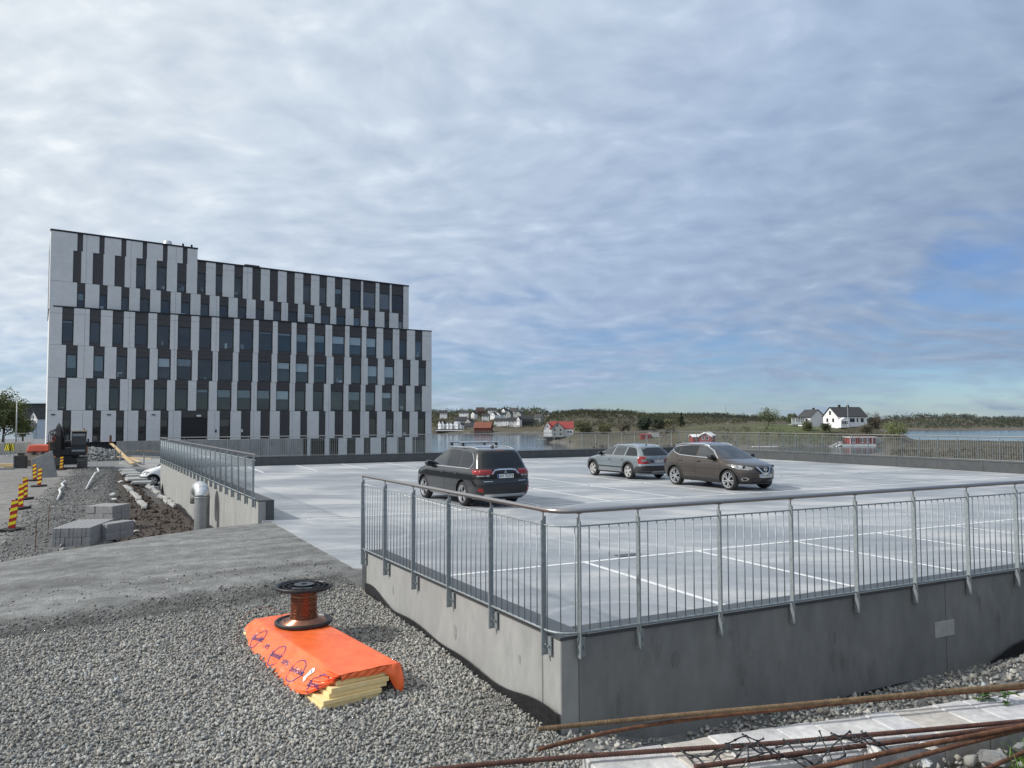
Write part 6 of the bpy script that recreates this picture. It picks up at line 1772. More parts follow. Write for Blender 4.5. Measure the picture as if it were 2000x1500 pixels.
# ---- grey-blue estate car
def estate_grey():
    root = thing('parked_car', 'grey blue estate car with black wheel arch trim parked behind the brown car', 'car', W(16.12, 22.15), R(118.6))
    P = dict(wheels=(-1.29, 1.29), track=1.53, wr=.325, rim=.222, arch=.372,
        front=[(2.08, .22), (2.17, .36), (2.20, .52), (2.16, .68), (2.06, .78), (1.85, .85), (1.45, .92), (1.12, .965), (.80, 1.10), (.50, 1.24), (.25, 1.345), (.05, 1.40), (-.2, 1.435), (-.5, 1.455), (-.7, 1.465)],
        rear=[(-2.15, .24), (-2.27, .36), (-2.31, .50), (-2.31, .60), (-2.25, .68), (-2.24, .88), (-2.20, .98), (-2.08, 1.12), (-1.90, 1.30), (-1.82, 1.365), (-1.72, 1.385), (-1.5, 1.405), (-1.2, 1.43), (-.9, 1.455), (-.75, 1.465)],
        width=[(.22, .80), (.32, .865), (.50, .885), (.72, .885), (.88, .875), (.95, .85), (.98, .825), (1.15, .745), (1.30, .66), (1.36, .61), (1.40, .54), (1.435, .42), (1.455, .22), (1.465, .05)],
        lf=[(.2, .75), (.7, .85), (.9, .8), (.98, .32), (1.4, .32)], lr=[(.2, .45), (.9, .40), (1.4, .45)], nf=[(.2, 2.6), (.9, 2.5), (1.0, 3.4), (1.5, 2.6)], nr=[(.2, 3.2), (1.0, 3.2), (1.5, 2.6)])
    pm = paint('grey blue car paint', (.20, .235, .255), .6, .30)
    body, bvh = car_body(root, P, pm); D = Dec(root, bvh)
    wheel(root, P, 'five', mat('silver alloy', (.66, .65, .62), None, rough=.3, metal=.85))
    D.side([(.74, .985), (.44, 1.18), (.18, 1.295), (-.02, 1.34), (-.17, 1.352), (-.10, .985)], V_glass, 'front_window')
    D.side([(-.20, .985), (-.27, 1.358), (-.62, 1.358), (-1.0, 1.345), (-.95, .985)], V_glass, 'rear_window')
    D.side([(-1.06, .985), (-1.10, 1.34), (-1.40, 1.325), (-1.60, 1.29), (-1.80, 1.12), (-1.86, .985)], V_dark, 'quarter_window')
    for pts in ([(.98, .36), (1.0, .7), (.95, .95)], [(-.13, .30), (-.14, .7), (-.12, .96)], [(-.80, .34), (-.95, .60), (-1.02, .96)]):
        D.side(rib(pts, .009), V_under, 'door_gap', off=.002)
    D.side([(.88, .46), (.88, .51), (-.86, .51), (-.86, .46)], V_clad, 'side_moulding', off=.010)
    D.side([(.92, .235), (.92, .30), (-.90, .30), (-.90, .235)], V_clad, 'sill_cladding', off=.010)
    D.side([(.90, .30), (.90, .335), (-.88, .335), (-.88, .30)], V_alu, 'sill_trim', off=.012)
    for wx in P['wheels']:
        n = 18; arc = [(wx + (.372 + .037) * math.cos(math.pi * (-.08 + 1.16 * k / n)), .335 + (.372 + .037) * math.sin(math.pi * (-.08 + 1.16 * k / n))) for k in range(n + 1)]
        D.side(rib(arc, .075), V_clad, 'wheel_arch_trim', off=.012)
    handles(D, (0.02, -.88), .80, pm)
    D.side([(-2.24, .66), (-2.0, .68), (-1.96, .80), (-2.0, .96), (-2.24, .985)], V_red, 'tail_lamp', off=.010)
    D.rear([(.55, .68), (.87, .66), (.87, .985), (.66, .97)], V_red, 'tail_lamp', mirror=True, off=.012)
    D.rear([(.60, .76), (.80, .76), (.80, .86), (.62, .86)], V_clear, 'reversing_lamp', mirror=True, off=.018)
    D.rear([(-.66, 1.0), (.66, 1.0), (.60, 1.16), (.53, 1.32), (-.53, 1.32), (-.60, 1.16)], V_dark, 'rear_screen')
    D.rear([(-.86, .28), (.86, .28), (.88, .58), (-.88, .58)], V_clad, 'bumper_cladding', off=.008)
    D.side([(-1.72, .28), (-2.3, .28), (-2.3, .56), (-1.85, .56), (-1.72, .40)], V_clad, 'bumper_cladding', off=.008)
    D.rear([(-.36, .30), (.36, .30), (.32, .37), (-.32, .37)], V_alu, 'skid_plate', off=.016)
    D.rear([(-.42, .70), (.42, .70), (.40, .84), (-.40, .84)], mat('shadow grey recess', (.04, .045, .05), None, rough=.4), 'plate_recess', off=.004)
    plate(D, -1, 0, .77, 'DN 76918')
    eb = MB(); ring_poly(eb, .042, .012, 20); project(flat(eb), bvh, lambda a, c: (-2.0, a, c + .915), (1, 0, 0), 'emblem', V_trim, root, off=.016, step=0)
    D.front([(-.62, 1.0), (.62, 1.0), (.57, 1.30), (-.57, 1.30)], V_glass, 'windscreen')
    D.front([(.45, .60), (.80, .62), (.80, .74), (.5, .74)], V_clear, 'headlamp', mirror=True, off=.008)
    D.front([(-.42, .58), (.42, .58), (.42, .72), (-.42, .72)], V_black, 'grille', off=.008)
    D.front([(-.8, .25), (.8, .25), (.85, .46), (-.85, .46)], V_clad, 'bumper_cladding', off=.008)
    mirror_pair(root, .66, .82, 1.03, V_clad, .9)
    rails(D, .18, -1.62, lambda t: .575 - .03 * abs(2 * t - 1) ** 2, V_alu, .04, .017)
    b = MB(); b.hexa([(-1.45, -.02, 1.40), (-1.32, -.02, 1.40), (-1.32, .02, 1.40), (-1.45, .02, 1.40), (-1.50, -.005, 1.47), (-1.47, -.005, 1.47), (-1.47, .005, 1.47), (-1.50, .005, 1.47)]); b.build('antenna', V_black, root)
estate_grey()

# ---- brown crossover with its nose to the camera side
def crossover_brown():
    root = thing('parked_car', 'brown crossover car with its nose pointing at the near railing', 'car', W(16.17, 16.21), R(299.0))
    root.scale = (1.05, 1.05, 1.04)
    P = dict(wheels=(-1.325, 1.325), track=1.56, wr=.345, rim=.248, arch=.39,
        front=[(1.98, .22), (2.08, .34), (2.14, .50), (2.15, .62), (2.11, .74), (2.04, .82), (1.90, .885), (1.65, .945), (1.30, 1.01), (1.05, 1.055), (.78, 1.19), (.48, 1.35), (.22, 1.47), (.02, 1.525), (-.25, 1.555), (-.5, 1.57), (-.7, 1.58)],
        rear=[(-2.02, .24), (-2.14, .38), (-2.19, .52), (-2.20, .68), (-2.16, .80), (-2.15, .95), (-2.10, 1.06), (-1.98, 1.20), (-1.80, 1.38), (-1.86, 1.44), (-1.80, 1.475), (-1.6, 1.50), (-1.2, 1.545), (-.9, 1.57), (-.75, 1.58)],
        width=[(.22, .80), (.32, .88), (.50, .90), (.70, .905), (.86, .895), (.96, .875), (1.03, .84), (1.2, .765), (1.38, .675), (1.46, .62), (1.50, .555), (1.54, .43), (1.565, .24), (1.58, .05)],
        lf=[(.2, .85), (.7, .95), (.95, .9), (1.06, .34), (1.5, .34)], lr=[(.2, .55), (.9, .55), (1.5, .5)], nf=[(.2, 2.35), (.7, 2.35), (.95, 2.5), (1.06, 3.4), (1.5, 2.8)], nr=[(.2, 2.8), (1.0, 2.8), (1.5, 2.6)])
    P['rear'] = sorted(P['rear'], key=lambda t: t[1])
    pm = paint('brown car paint', (.050, .039, .031), .5, .26)
    body, bvh = car_body(root, P, pm); D = Dec(root, bvh)
    wheel(root, P, 'ten', mat('two tone alloy', (.58, .59, .60), None, rough=.28, metal=.9))
    D.side([(.76, 1.06), (.42, 1.27), (.18, 1.39), (-.04, 1.44), (-.20, 1.455), (-.22, 1.09)], V_glass, 'front_window')
    D.side([(-.29, 1.095), (-.27, 1.462), (-.70, 1.455), (-1.12, 1.43), (-1.18, 1.14)], V_dark, 'rear_window')
    D.side([(-1.23, 1.15), (-1.18, 1.425), (-1.38, 1.40), (-1.60, 1.33), (-1.42, 1.21)], V_dark, 'quarter_window')
    D.side(rib([(.80, 1.05), (.3, 1.065), (-.5, 1.09), (-1.15, 1.12), (-1.42, 1.195), (-1.65, 1.33), (-1.55, 1.385), (-1.15, 1.45), (-.6, 1.485), (-.1, 1.485), (.12, 1.445), (.44, 1.31), (.82, 1.06)], .022), V_trim, 'chrome_line', off=.007)
    for pts in ([(.98, .36), (1.0, .7), (.93, 1.02)], [(-.24, .32), (-.24, .7), (-.23, 1.07)], [(-.86, .36), (-1.02, .62), (-1.2, .9), (-1.22, 1.10)]):
        D.side(rib(pts, .009), V_under, 'door_gap', off=.002)
    D.side([(.90, .24), (.90, .36), (-.86, .36), (-.86, .24)], V_clad, 'sill_cladding', off=.010)
    for wx in P['wheels']:
        n = 18; arc = [(wx + (.39 + .022) * math.cos(math.pi * (-.08 + 1.16 * k / n)), .355 + (.39 + .022) * math.sin(math.pi * (-.08 + 1.16 * k / n))) for k in range(n + 1)]
        D.side(rib(arc, .05), V_clad, 'wheel_arch_trim', off=.010)
    D.side(rib([(.75, .50), (.2, .52), (-.55, .575)], .014), V_alu if False else pm, 'door_crease', off=.012)
    handles(D, (-.08, -1.02), .93, pm)
    D.front([(-.66, 1.075), (.66, 1.075), (.60, 1.30), (.545, 1.46), (-.545, 1.46), (-.60, 1.30)], V_glass, 'windscreen')
    D.front(rib([(-.62, 1.06), (0, 1.045), (.62, 1.06)], .03), V_black, 'wiper_cowl', off=.008)
    D.front([(.40, .76), (.56, .70), (.80, .72), (.875, .83), (.86, .885), (.72, .86)], V_clear, 'headlamp', mirror=True, off=.010)
    b = MB(); b.lathe([(0, 0), (.055, 0)], n=16, axis='x'); 
    for sg in (1, -1):
        hit = bvh.ray_cast(Vector((4, sg * .66, .785)), Vector((-1, 0, 0)))[0]
        b = MB(); b.lathe([(0, .02), (.045, .02), (.06, .012), (.062, .0)], n=20, axis='x'); o = b.build('lamp_lens', V_dark, root, smooth=True); o.location = hit
    D.front([(-.40, .765), (.40, .765), (.36, .70), (.20, .60), (-.20, .60), (-.36, .70)], V_black, 'grille', off=.010)
    D.front(rib([(-.30, .80), (-.15, .62), (-.10, .595), (.10, .595), (.15, .62), (.30, .80)], .048), V_trim, 'grille_chevron', off=.022)
    hit = bvh.ray_cast(Vector((4, 0, .715)), Vector((-1, 0, 0)))[0]
    b = MB(); b.lathe([(.05, .03), (.058, .036), (.066, .036), (.072, .028)], n=28, axis='x'); b.box((.032, 0, 0), (.012, .165, .03)); o = b.build('emblem', V_trim, root, smooth=True, angle=30); o.location = hit
    plate(D, 1, 0, .505, 'VH 64003')
    D.front([(-.56, .30), (.56, .30), (.50, .43), (-.50, .43)], V_black, 'lower_grille', off=.006)
    D.front([(-.80, .235), (.80, .235), (.80, .285), (-.80, .285)], V_clad, 'chin_spoiler', off=.012)
    for sg in (1, -1):
        eb = MB(); ring_poly(eb, .052, .012, 24, squash=1.5)
        project(flat(eb), bvh, lambda a, c: (2.0, a + sg * .66, c + .40), (-1, 0, 0), 'fog_lamp_ring', V_trim, root, off=.012, step=0)
        project([(-.06 + sg * .66, .375), (.06 + sg * .66, .375), (.06 + sg * .66, .425), (-.06 + sg * .66, .425)], bvh, lambda a, c: (2.0, a, c), (-1, 0, 0), 'fog_lamp', V_black, root, off=.010)
    D.rear([(.50, .88), (.89, .86), (.89, 1.0), (.62, .99)], V_red, 'tail_lamp', mirror=True, off=.012)
    D.side([(-2.16, .86), (-1.86, .90), (-1.80, .985), (-2.12, 1.01)], V_red, 'tail_lamp', off=.012)
    D.rear([(-.62, 1.06), (.62, 1.06), (.54, 1.36), (-.54, 1.36)], V_dark, 'rear_screen')
    mirror_pair(root, .62, .86, 1.09, V_black, 1.05)
    rails(D, .15, -1.45, lambda t: .575 - .035 * abs(2 * t - 1) ** 2, V_alu, .035, .016)
crossover_brown()

# ---- white van, only its nose shows beyond the wall
def van_white():
    x, y = -22.55, 49.6; z = ground_z(x, y)
    root = thing('parked_van', 'white van whose nose shows beyond the end of the long pale wall', 'van', (x + .75, y + .62, z), R(205.5))
    P = dict(wheels=(-1.45, 1.45), track=1.56, wr=.325, rim=.215, arch=.375,
        front=[(2.08, .24), (2.18, .36), (2.22, .52), (2.20, .70), (2.10, .84), (1.90, .97), (1.60, 1.09), (1.30, 1.17), (1.0, 1.36), (.65, 1.60), (.40, 1.74), (.15, 1.80), (-.3, 1.835), (-.7, 1.85)],
        rear=[(-2.2, .26), (-2.3, .4), (-2.32, .6), (-2.30, 1.0), (-2.24, 1.5), (-2.16, 1.74), (-2.0, 1.80), (-1.5, 1.825), (-.8, 1.85)],
        width=[(.24, .80), (.34, .87), (.55, .90), (1.0, .90), (1.2, .87), (1.5, .79), (1.70, .71), (1.78, .62), (1.82, .4), (1.85, .06)],
        lf=[(.2, .8), (1.0, .9), (1.2, .6), (1.8, .5)], lr=[(.2, .3), (1.8, .3)], nf=[(.2, 2.5), (1.0, 2.5), (1.2, 3.0), (1.8, 2.6)], nr=[(.2, 4), (1.8, 3)])
    pm = paint('white van paint', (.72, .73, .74), 0, .3, .02)
    body, bvh = car_body(root, P, pm); D = Dec(root, bvh)
    wheel(root, P, 'five', mat('steel wheel cover', (.45, .45, .45), None, rough=.4, metal=.6))
    D.side([(1.05, 1.20), (.66, 1.50), (.40, 1.64), (.10, 1.68), (.10, 1.20)], V_dark, 'front_window')
    D.front([(-.66, 1.20), (.66, 1.20), (.60, 1.68), (-.60, 1.68)], V_dark, 'windscreen')
    D.front([(.42, .74), (.78, .72), (.82, .90), (.5, .92)], V_clear, 'headlamp', mirror=True, off=.01)
    D.front([(-.38, .72), (.38, .72), (.34, .86), (-.34, .86)], V_black, 'grille', off=.01)
    D.front([(-.85, .26), (.85, .26), (.88, .60), (-.88, .60)], V_clad, 'bumper_cladding', off=.012)
    D.side([(2.0, .27), (1.85, .27), (1.80, .58), (2.2, .58)], V_clad, 'bumper_cladding', off=.012)
    n = 18
    for wx in P['wheels']:
        arc = [(wx + .405 * math.cos(math.pi * (-.08 + 1.16 * k / n)), .335 + .405 * math.sin(math.pi * (-.08 + 1.16 * k / n))) for k in range(n + 1)]
        D.side(rib(arc, .06), V_clad, 'wheel_arch_trim', off=.012)
    D.side(rib([(.98, .4), (1.0, .8), (.98, 1.2)], .01), V_under, 'door_gap', off=.002)
    D.side(rib([(-.1, .4), (-.1, .8), (-.1, 1.7)], .01), V_under, 'door_gap', off=.002)
    mirror_pair(root, .85, .88, 1.28, pm, 1.1)
van_white()
# ------------------------------------------------------------------ water and far shores
def zy(b, y, d): return EYE - (y - hz(b)) * d / 1500.0
COLS = {
 600: [(500, -8), (528, -6.2), (540, -3.0), (600, ('y', 833)), (700, ('y', 820)), (800, ('y', 812)), (1000, ('y', 812)), (1400, -8)],
 850: [(500, -8), (528, -6.2), (540, -3.0), (600, ('y', 833)), (680, ('y', 824)), (760, ('y', 813)), (840, ('y', 809)), (1000, ('y', 812)), (1400, -8)],
 930: [(490, -8), (515, -6.2), (530, -3.2), (600, ('y', 831)), (680, ('y', 818)), (760, ('y', 808)), (840, ('y', 804)), (1000, ('y', 808)), (1400, -8)],
 1000: [(450, -8), (478, -6.2), (492, -4.2), (560, ('y', 836)), (650, ('y', 822)), (760, ('y', 809)), (850, ('y', 804)), (1000, ('y', 808)), (1400, -8)],
 1050: [(300, -8), (420, -7), (450, -6.1), (470, -4.5), (560, ('y', 833)), (640, ('y', 822)), (760, ('y', 810)), (850, ('y', 805)), (1400, -8)],
 1085: [(240, -8), (268, -6.4), (290, -5.2), (330, ('y', 847)), (400, ('y', 830)), (460, ('y', 813)), (510, ('y', 806)), (650, ('y', 806)), (1400, -8)],
 1130: [(150, -8), (180, -6.3), (200, -5.2), (280, ('y', 852)), (350, ('y', 836)), (420, ('y', 816)), (480, ('y', 805)), (650, ('y', 806)), (1400, -8)],
 1200: [(110, -8), (135, -6.2), (155, -5.4), (250, -5.0), (300, ('y', 847)), (370, ('y', 830)), (440, ('y', 815)), (500, ('y', 807)), (650, ('y', 809)), (1400, -8)],
 1300: [(110, -8), (135, -6.2), (150, -5.4), (240, -5.0), (270, ('y', 848)), (330, ('y', 836)), (420, ('y', 826)), (500, ('y', 819)), (700, ('y', 817)), (950, ('y', 812)), (1400, -8)],
 1400: [(110, -8), (130, -6.2), (150, -5.4), (230, -5.2), (255, ('y', 845)), (285, ('y', 834)), (330, ('y', 829)), (420, ('y', 828)), (600, ('y', 824)), (950, ('y', 811)), (1400, -8)],
 1500: [(105, -8), (125, -6.2), (150, -5.4), (228, -5.8), (250, ('y', 845)), (275, ('y', 833)), (300, ('y', 829)), (400, ('y', 828)), (700, ('y', 824)), (950, ('y', 817)), (1400, -8)],
 1600: [(100, -8), (120, -6.1), (140, -5.6), (185, -5.8), (205, -7.2), (240, -7.2), (255, ('y', 848)), (272, ('y', 832.5)), (300, ('y', 831)), (400, ('y', 834)), (700, ('y', 828)), (1000, ('y', 818)), (1500, -8)],
 1680: [(100, -8), (118, -6.1), (135, -5.5), (185, -5.8), (205, -7.2), (246, -7.2), (258, ('y', 846)), (268, ('y', 832)), (285, ('y', 832)), (330, ('y', 842)), (420, -6.8), (560, -6.6), (580, -4.8), (720, ('y', 827)), (1000, ('y', 820)), (1600, -8)],
 1745: [(100, -8), (115, -6.1), (130, -5.2), (240, -5.4), (262, ('y', 845)), (290, ('y', 845)), (320, -5.6), (345, -6.8), (555, -6.8), (572, -5.2), (720, ('y', 829)), (950, ('y', 821)), (1500, ('y', 817)), (2000, -8)],
 1790: [(100, -8), (113, -6.1), (128, -5.1), (240, -5.2), (290, -5.3), (312, -6.2), (330, -7), (552, -6.8), (570, -5.2), (720, ('y', 829)), (950, ('y', 819)), (1500, ('y', 816)), (2200, -8)],
 1870: [(95, -8), (110, -6.1), (125, -5.0), (240, -5.1), (285, -5.3), (308, -6.2), (330, -7), (550, -6.8), (568, -5.2), (720, ('y', 829)), (950, ('y', 818)), (1500, ('y', 816)), (2300, -8)],
 1960: [(95, -8), (108, -6.1), (122, -5.0), (240, -5.0), (270, -5.3), (300, -6.2), (330, -7), (550, -6.8), (568, -5.2), (720, ('y', 832)), (950, ('y', 824)), (1700, ('y', 820)), (2400, ('y', 818)), (2700, -8)],
 2300: [(95, -8), (105, -6.1), (120, -5.0), (240, -5.0), (260, -5.3), (290, -6.2), (330, -7), (550, -6.8), (568, -5.2), (720, ('y', 832)), (950, ('y', 826)), (1700, ('y', 821)), (2400, ('y', 819)), (2700, -8)],
}
_cb = sorted(COLS)
_ct = [[(d, z if not isinstance(z, tuple) else zy(b, z[1], d)) for d, z in COLS[b]] for b in _cb]
def far_z(b, d):
    b = np.asarray(b, float); d = np.asarray(d, float)
    Zc = np.stack([np.interp(d, [t[0] for t in tab], [t[1] for t in tab]) for tab in _ct], -1)
    i = np.clip(np.searchsorted(_cb, b) - 1, 0, len(_cb) - 2)
    cb = np.array(_cb, float); t = np.clip((b - cb[i]) / (cb[i + 1] - cb[i]), 0, 1); t = t * t * (3 - 2 * t)
    z = np.take_along_axis(Zc, i[..., None], -1)[..., 0] * (1 - t) + np.take_along_axis(Zc, (i + 1)[..., None], -1)[..., 0] * t
    X = (b - 1000) * d / 1500
    rough = np.clip((z + 6) / 4, 0, 1) * np.clip(d / 400, .4, 2.2)
    return z + rough * (1.6 * fbm(X, d, .045, 4) + .5 * fbm(X + 9, d, .3, 3)) + 5.0 * sstep(380, 600, d) * np.clip((z + 4) / 6, 0, 1) * fbm(X + 50, d * .3, .011, 2)
def far_land():
    bs = np.concatenate([np.arange(600, 840, 20), np.arange(840, 2060, 5), np.arange(2060, 2320, 20)])
    ds = np.exp(np.linspace(math.log(95), math.log(2700), 210))
    B, D = np.meshgrid(bs, ds); Z = far_z(B, D); X = (B - 1000) * D / 1500
    V = np.stack([X, D, Z], -1).reshape(-1, 3); ny, nx = B.shape; i = np.arange(ny * nx).reshape(ny, nx)
    F = np.stack([i[:-1, :-1], i[:-1, 1:], i[1:, 1:], i[1:, :-1]], -1).reshape(-1, 4)
    keep = (Z.reshape(-1)[F].max(axis=1) > -7.4); F = F[keep]
    col = np.ones(B.shape + (4,), np.float32)
    n1 = fbm(X, D, .05, 4)[..., None]; n2 = fbm(X + 31, D, .16, 4)[..., None]
    def mixc(a, c, m): return np.array(a) * (1 - m) + np.array(c) * m
    c = mixc((.060, .056, .030), (.095, .078, .046), np.clip(.5 + 1.6 * n1, 0, 1))
    green = (np.exp(-((B - 1535) / 75) ** 2) * np.exp(-((D - 275) / 40) ** 2))[..., None] + .35 * np.exp(-((B - 1390) / 60) ** 2)[..., None] * np.exp(-((D - 300) / 50) ** 2)[..., None]
    c = mixc(c, (.075, .105, .026), np.clip(green * (1.1 + n2), 0, 1)) if False else c * (1 - np.clip(green * (1 + n2), 0, 1)) + np.array((.080, .105, .028)) * np.clip(green * (1 + n2), 0, 1)
    rock = (sstep(-4.2, -5.6, Z) * np.clip(.75 + 1.8 * fbm(X, D, .25, 3), 0, 1) * (D > 130) * ((B < 1740) | (D > 500)))[..., None]
    c = c * (1 - rock) + np.array((.135, .125, .115)) * rock
    crag = (np.clip((n2[..., 0] - .16) * 6, 0, 1) * (D < 520))[..., None] * .7
    c = c * (1 - crag) + np.array((.16, .15, .14)) * crag
    marsh = (sstep(1700, 1760, B) * (D < 320))[..., None]
    mc = np.where(n2 > .08, np.array((.10, .083, .058)), np.array((.058, .052, .032)))
    c = c * (1 - marsh) + mc * marsh
    weedline = (sstep(-5.5, -5.95, Z) * sstep(-6.6, -6.2, Z))[..., None] * .7
    c = c * (1 - weedline) + np.array((.035, .030, .022)) * weedline
    col[..., :3] = c
    o = mesh_np('far_shore', V, F, mat('moorland', (.75,) * 3, (1.25,) * 3, .5, .95, bump=.8, bscale=1.5, attr='tint', fine=.25, fscale=3, dist=.5), smooth=True)
    at = o.data.color_attributes.new('tint', 'FLOAT_COLOR', 'POINT'); at.data.foreach_set('color', col.reshape(-1))
    tag(o, kind='structure')
far_land()
def water():
    m = bpy.data.materials.new('sea water'); m.use_nodes = True; nt = m.node_tree; b = nt.nodes['Principled BSDF']; N = nt.nodes.new
    b.inputs['Base Color'].default_value = (.020, .034, .042, 1); b.inputs['Roughness'].default_value = .12; b.inputs['IOR'].default_value = 1.333
    tc = N('ShaderNodeTexCoord'); mp = N('ShaderNodeMapping'); mp.inputs['Scale'].default_value = (1, 1.4, 1); nt.links.new(tc.outputs['Object'], mp.inputs[0])
    n = N('ShaderNodeTexNoise'); n.inputs['Scale'].default_value = .5; n.inputs['Detail'].default_value = 5; nt.links.new(mp.outputs[0], n.inputs[0])
    n2 = N('ShaderNodeTexNoise'); n2.inputs['Scale'].default_value = .03; n2.inputs['Detail'].default_value = 3; nt.links.new(mp.outputs[0], n2.inputs[0])
    mr = N('ShaderNodeMapRange'); nt.links.new(n2.outputs[0], mr.inputs[0]); mr.inputs[1].default_value = .4; mr.inputs[2].default_value = .6; mr.inputs[3].default_value = .05; mr.inputs[4].default_value = .22
    bp = N('ShaderNodeBump'); nt.links.new(mr.outputs[0], bp.inputs['Strength']); bp.inputs['Distance'].default_value = .25; nt.links.new(n.outputs[0], bp.inputs['Height']); nt.links.new(bp.outputs[0], b.inputs['Normal'])
    bb = MB(); bb.add([(-2500, 95, -6), (4200, 60, -6), (4200, 6500, -6), (-2500, 6500, -6)], [(0, 1, 2, 3)])
    tag(bb.build('water', m), kind='structure')
water()

# ------------------------------------------------------------------ trees
M['foliage'] = mat('foliage', (.8,) * 3, (1.2,) * 3, .6, .75, attr='tint')
def leaf_cloud(C, Rr, n, size, col, colvar=.22, squash=1.0):
    """C (k,3) clump centres, Rr (k) radii; n leaves over all; returns verts, faces, colours"""
    k = len(C); p = RNG.integers(0, k, n)
    d = RNG.normal(size=(n, 3)); d /= np.linalg.norm(d, axis=1)[:, None]
    P = C[p] + d * (Rr[p] * RNG.random(n) ** .5)[:, None] * np.array([1, 1, squash])
    a = RNG.normal(size=(n, 3)); a /= np.linalg.norm(a, axis=1)[:, None]
    b = np.cross(a, RNG.normal(size=(n, 3))); b /= np.linalg.norm(b, axis=1)[:, None]
    s = size * RNG.uniform(.6, 1.3, n)
    V = np.stack([P - a * s[:, None], P + b * s[:, None] * .6, P + a * s[:, None], P - b * s[:, None] * .6], 1)
    cl = RNG.uniform(1 - colvar, 1 + colvar, k)[p] * RNG.uniform(.8, 1.2, n)
    Cc = np.array(col)[None] * cl[:, None]
    return V.reshape(-1, 3), (np.arange(n * 4).reshape(n, 4)), np.repeat(np.concatenate([Cc, np.ones((n, 1))], 1), 4, axis=0)
def cloud_object(name, V, F, C, parent=None):
    o = mesh_np(name, V, F, M['foliage'], parent)
    at = o.data.color_attributes.new('tint', 'FLOAT_COLOR', 'POINT'); at.data.foreach_set('color', C.astype(np.float32).ravel())
    return o
def tree(label, cat, x, y, z, h, w, col, n=900, leaf=.25, kind='round', name='tree', bare=.0, trunk=.28, group=None):
    root = thing(name, label, cat, (x, y, z), group=group)
    b = MB(); r = h * .022 + .04
    top = h * (.75 if kind != 'conifer' else .95)
    b.tube([(0, 0, -.3), (h * .01, 0, h * .25), (-h * .015, 0, top)], r, 7, rs=[r, r * .75, r * .25])
    tips = []
    if kind != 'conifer':
        for k in range(9):
            a = 2 * math.pi * k / 9 + RNG.uniform(-.3, .3); zz = h * RNG.uniform(trunk * .7, .6); q = RNG.uniform(.55, .95)
            e = np.array([math.cos(a) * w / 2 * q, math.sin(a) * w / 2 * q, min(h * .95, zz + h * RNG.uniform(.15, .4))])
            b.tube([(0, 0, zz), (e[0] * .5, e[1] * .5, zz * .45 + e[2] * .55), tuple(e)], r * .4, 5, rs=[r * .45, r * .28, r * .10]); tips.append(e)
            for q2 in range(3):
                f = e * RNG.uniform(.5, .9) + RNG.normal(size=3) * w * .07; b.tube([tuple(e * .6 + np.array([0, 0, zz * .3])), tuple(f)], r * .12, 4); tips.append(f)
    b.build('trunk', M['bark'], root, smooth=True)
    if kind == 'conifer':
        C = []; Rr = []
        for k in range(40):
            t = (k + .5) / 40; zz = h * (.10 + .9 * t); rad = w / 2 * (1 - t) ** .8 * RNG.uniform(.6, 1.05); a = RNG.uniform(0, 6.28)
            C.append((rad * .6 * math.cos(a), rad * .6 * math.sin(a), zz)); Rr.append(max(.12, rad * .55))
        C = np.array(C); Rr = np.array(Rr)
    else:
        k = 34; d = RNG.normal(size=(k, 3)); d /= np.linalg.norm(d, axis=1)[:, None]; d *= (RNG.random(k) ** .45)[:, None]
        lowz = h * trunk
        C = d * np.array([w / 2 * .82, w / 2 * .82, (h - lowz) / 2 * .84]) + np.array([0, 0, lowz + (h - lowz) / 2])
        C = np.concatenate([C, np.array(tips)]) if len(tips) else C
        Rr = RNG.uniform(.11, .22, len(C)) * w
        ok = RNG.random(len(C)) > bare; C, Rr = C[ok], Rr[ok]
    V, F, Cc = leaf_cloud(C, Rr, int(n * 1.7), leaf * .8, tuple(q * 1.75 for q in col))
    V[:, 2] = np.maximum(V[:, 2], .02)
    cloud_object('crown', V, F, Cc, root)
    return root
def at_b(b, y, d): p = pt(b, y, d); return float(p[0]), float(p[1]), float(p[2])
TREES = [  # label, b, ytop, ybase, d, width, colour, kind, leaf, bare
 ('large grey green broadleaf tree on the grassy knoll before the white houses', 1500, 797, 832, 285, 46, (.075, .085, .045), 'round', .22, .15),
 ('small round tree behind the green knoll by the low white house', 1545, 807, 833, 300, 18, (.075, .09, .05), 'round', .2, .1),
 ('bare brown tree beside the large white house', 1709, 806, 846, 272, 34, (.075, .058, .045), 'round', .16, .3),
 ('yellow green bush growing below the large white house', 1748, 821, 858, 250, 50, (.085, .10, .035), 'round', .2, .0),
 ('pointed dark spruce standing out above the moor', 1330, 806, 832, 330, 16, (.018, .030, .018), 'conifer', .3, 0),
 ('broad dark evergreen clump halfway along the far shore', 1258, 815, 848, 320, 34, (.020, .030, .019), 'round', .35, 0),
 ('dark evergreen beside the broad evergreen clump', 1286, 817, 846, 325, 26, (.026, .036, .020), 'round', .35, 0),
 ('grey leafless tree by the broad evergreen clump', 1218, 822, 850, 290, 30, (.070, .062, .045), 'round', .2, .25),
 ('olive green bush at the water side above the red roofed white house', 1140, 818, 850, 310, 42, (.060, .066, .030), 'round', .3, .0),
 ('pale green birch on the slope over the evergreen clump', 1302, 818, 838, 360, 22, (.082, .09, .04), 'round', .25, .0),
 ('round olive bush on the moor near the pointed spruce', 1180, 826, 850, 300, 30, (.066, .066, .03), 'round', .25, 0),
 ('low shrub in front of the low white house', 1575, 822, 846, 262, 22, (.06, .065, .03), 'round', .18, .1),
 ('dark shrub below the two white houses', 1612, 826, 846, 258, 20, (.045, .055, .03), 'round', .18, 0),
 ('tall brown shrub on the bank before the large white house', 1690, 828, 852, 255, 26, (.06, .055, .035), 'round', .16, .2),
]
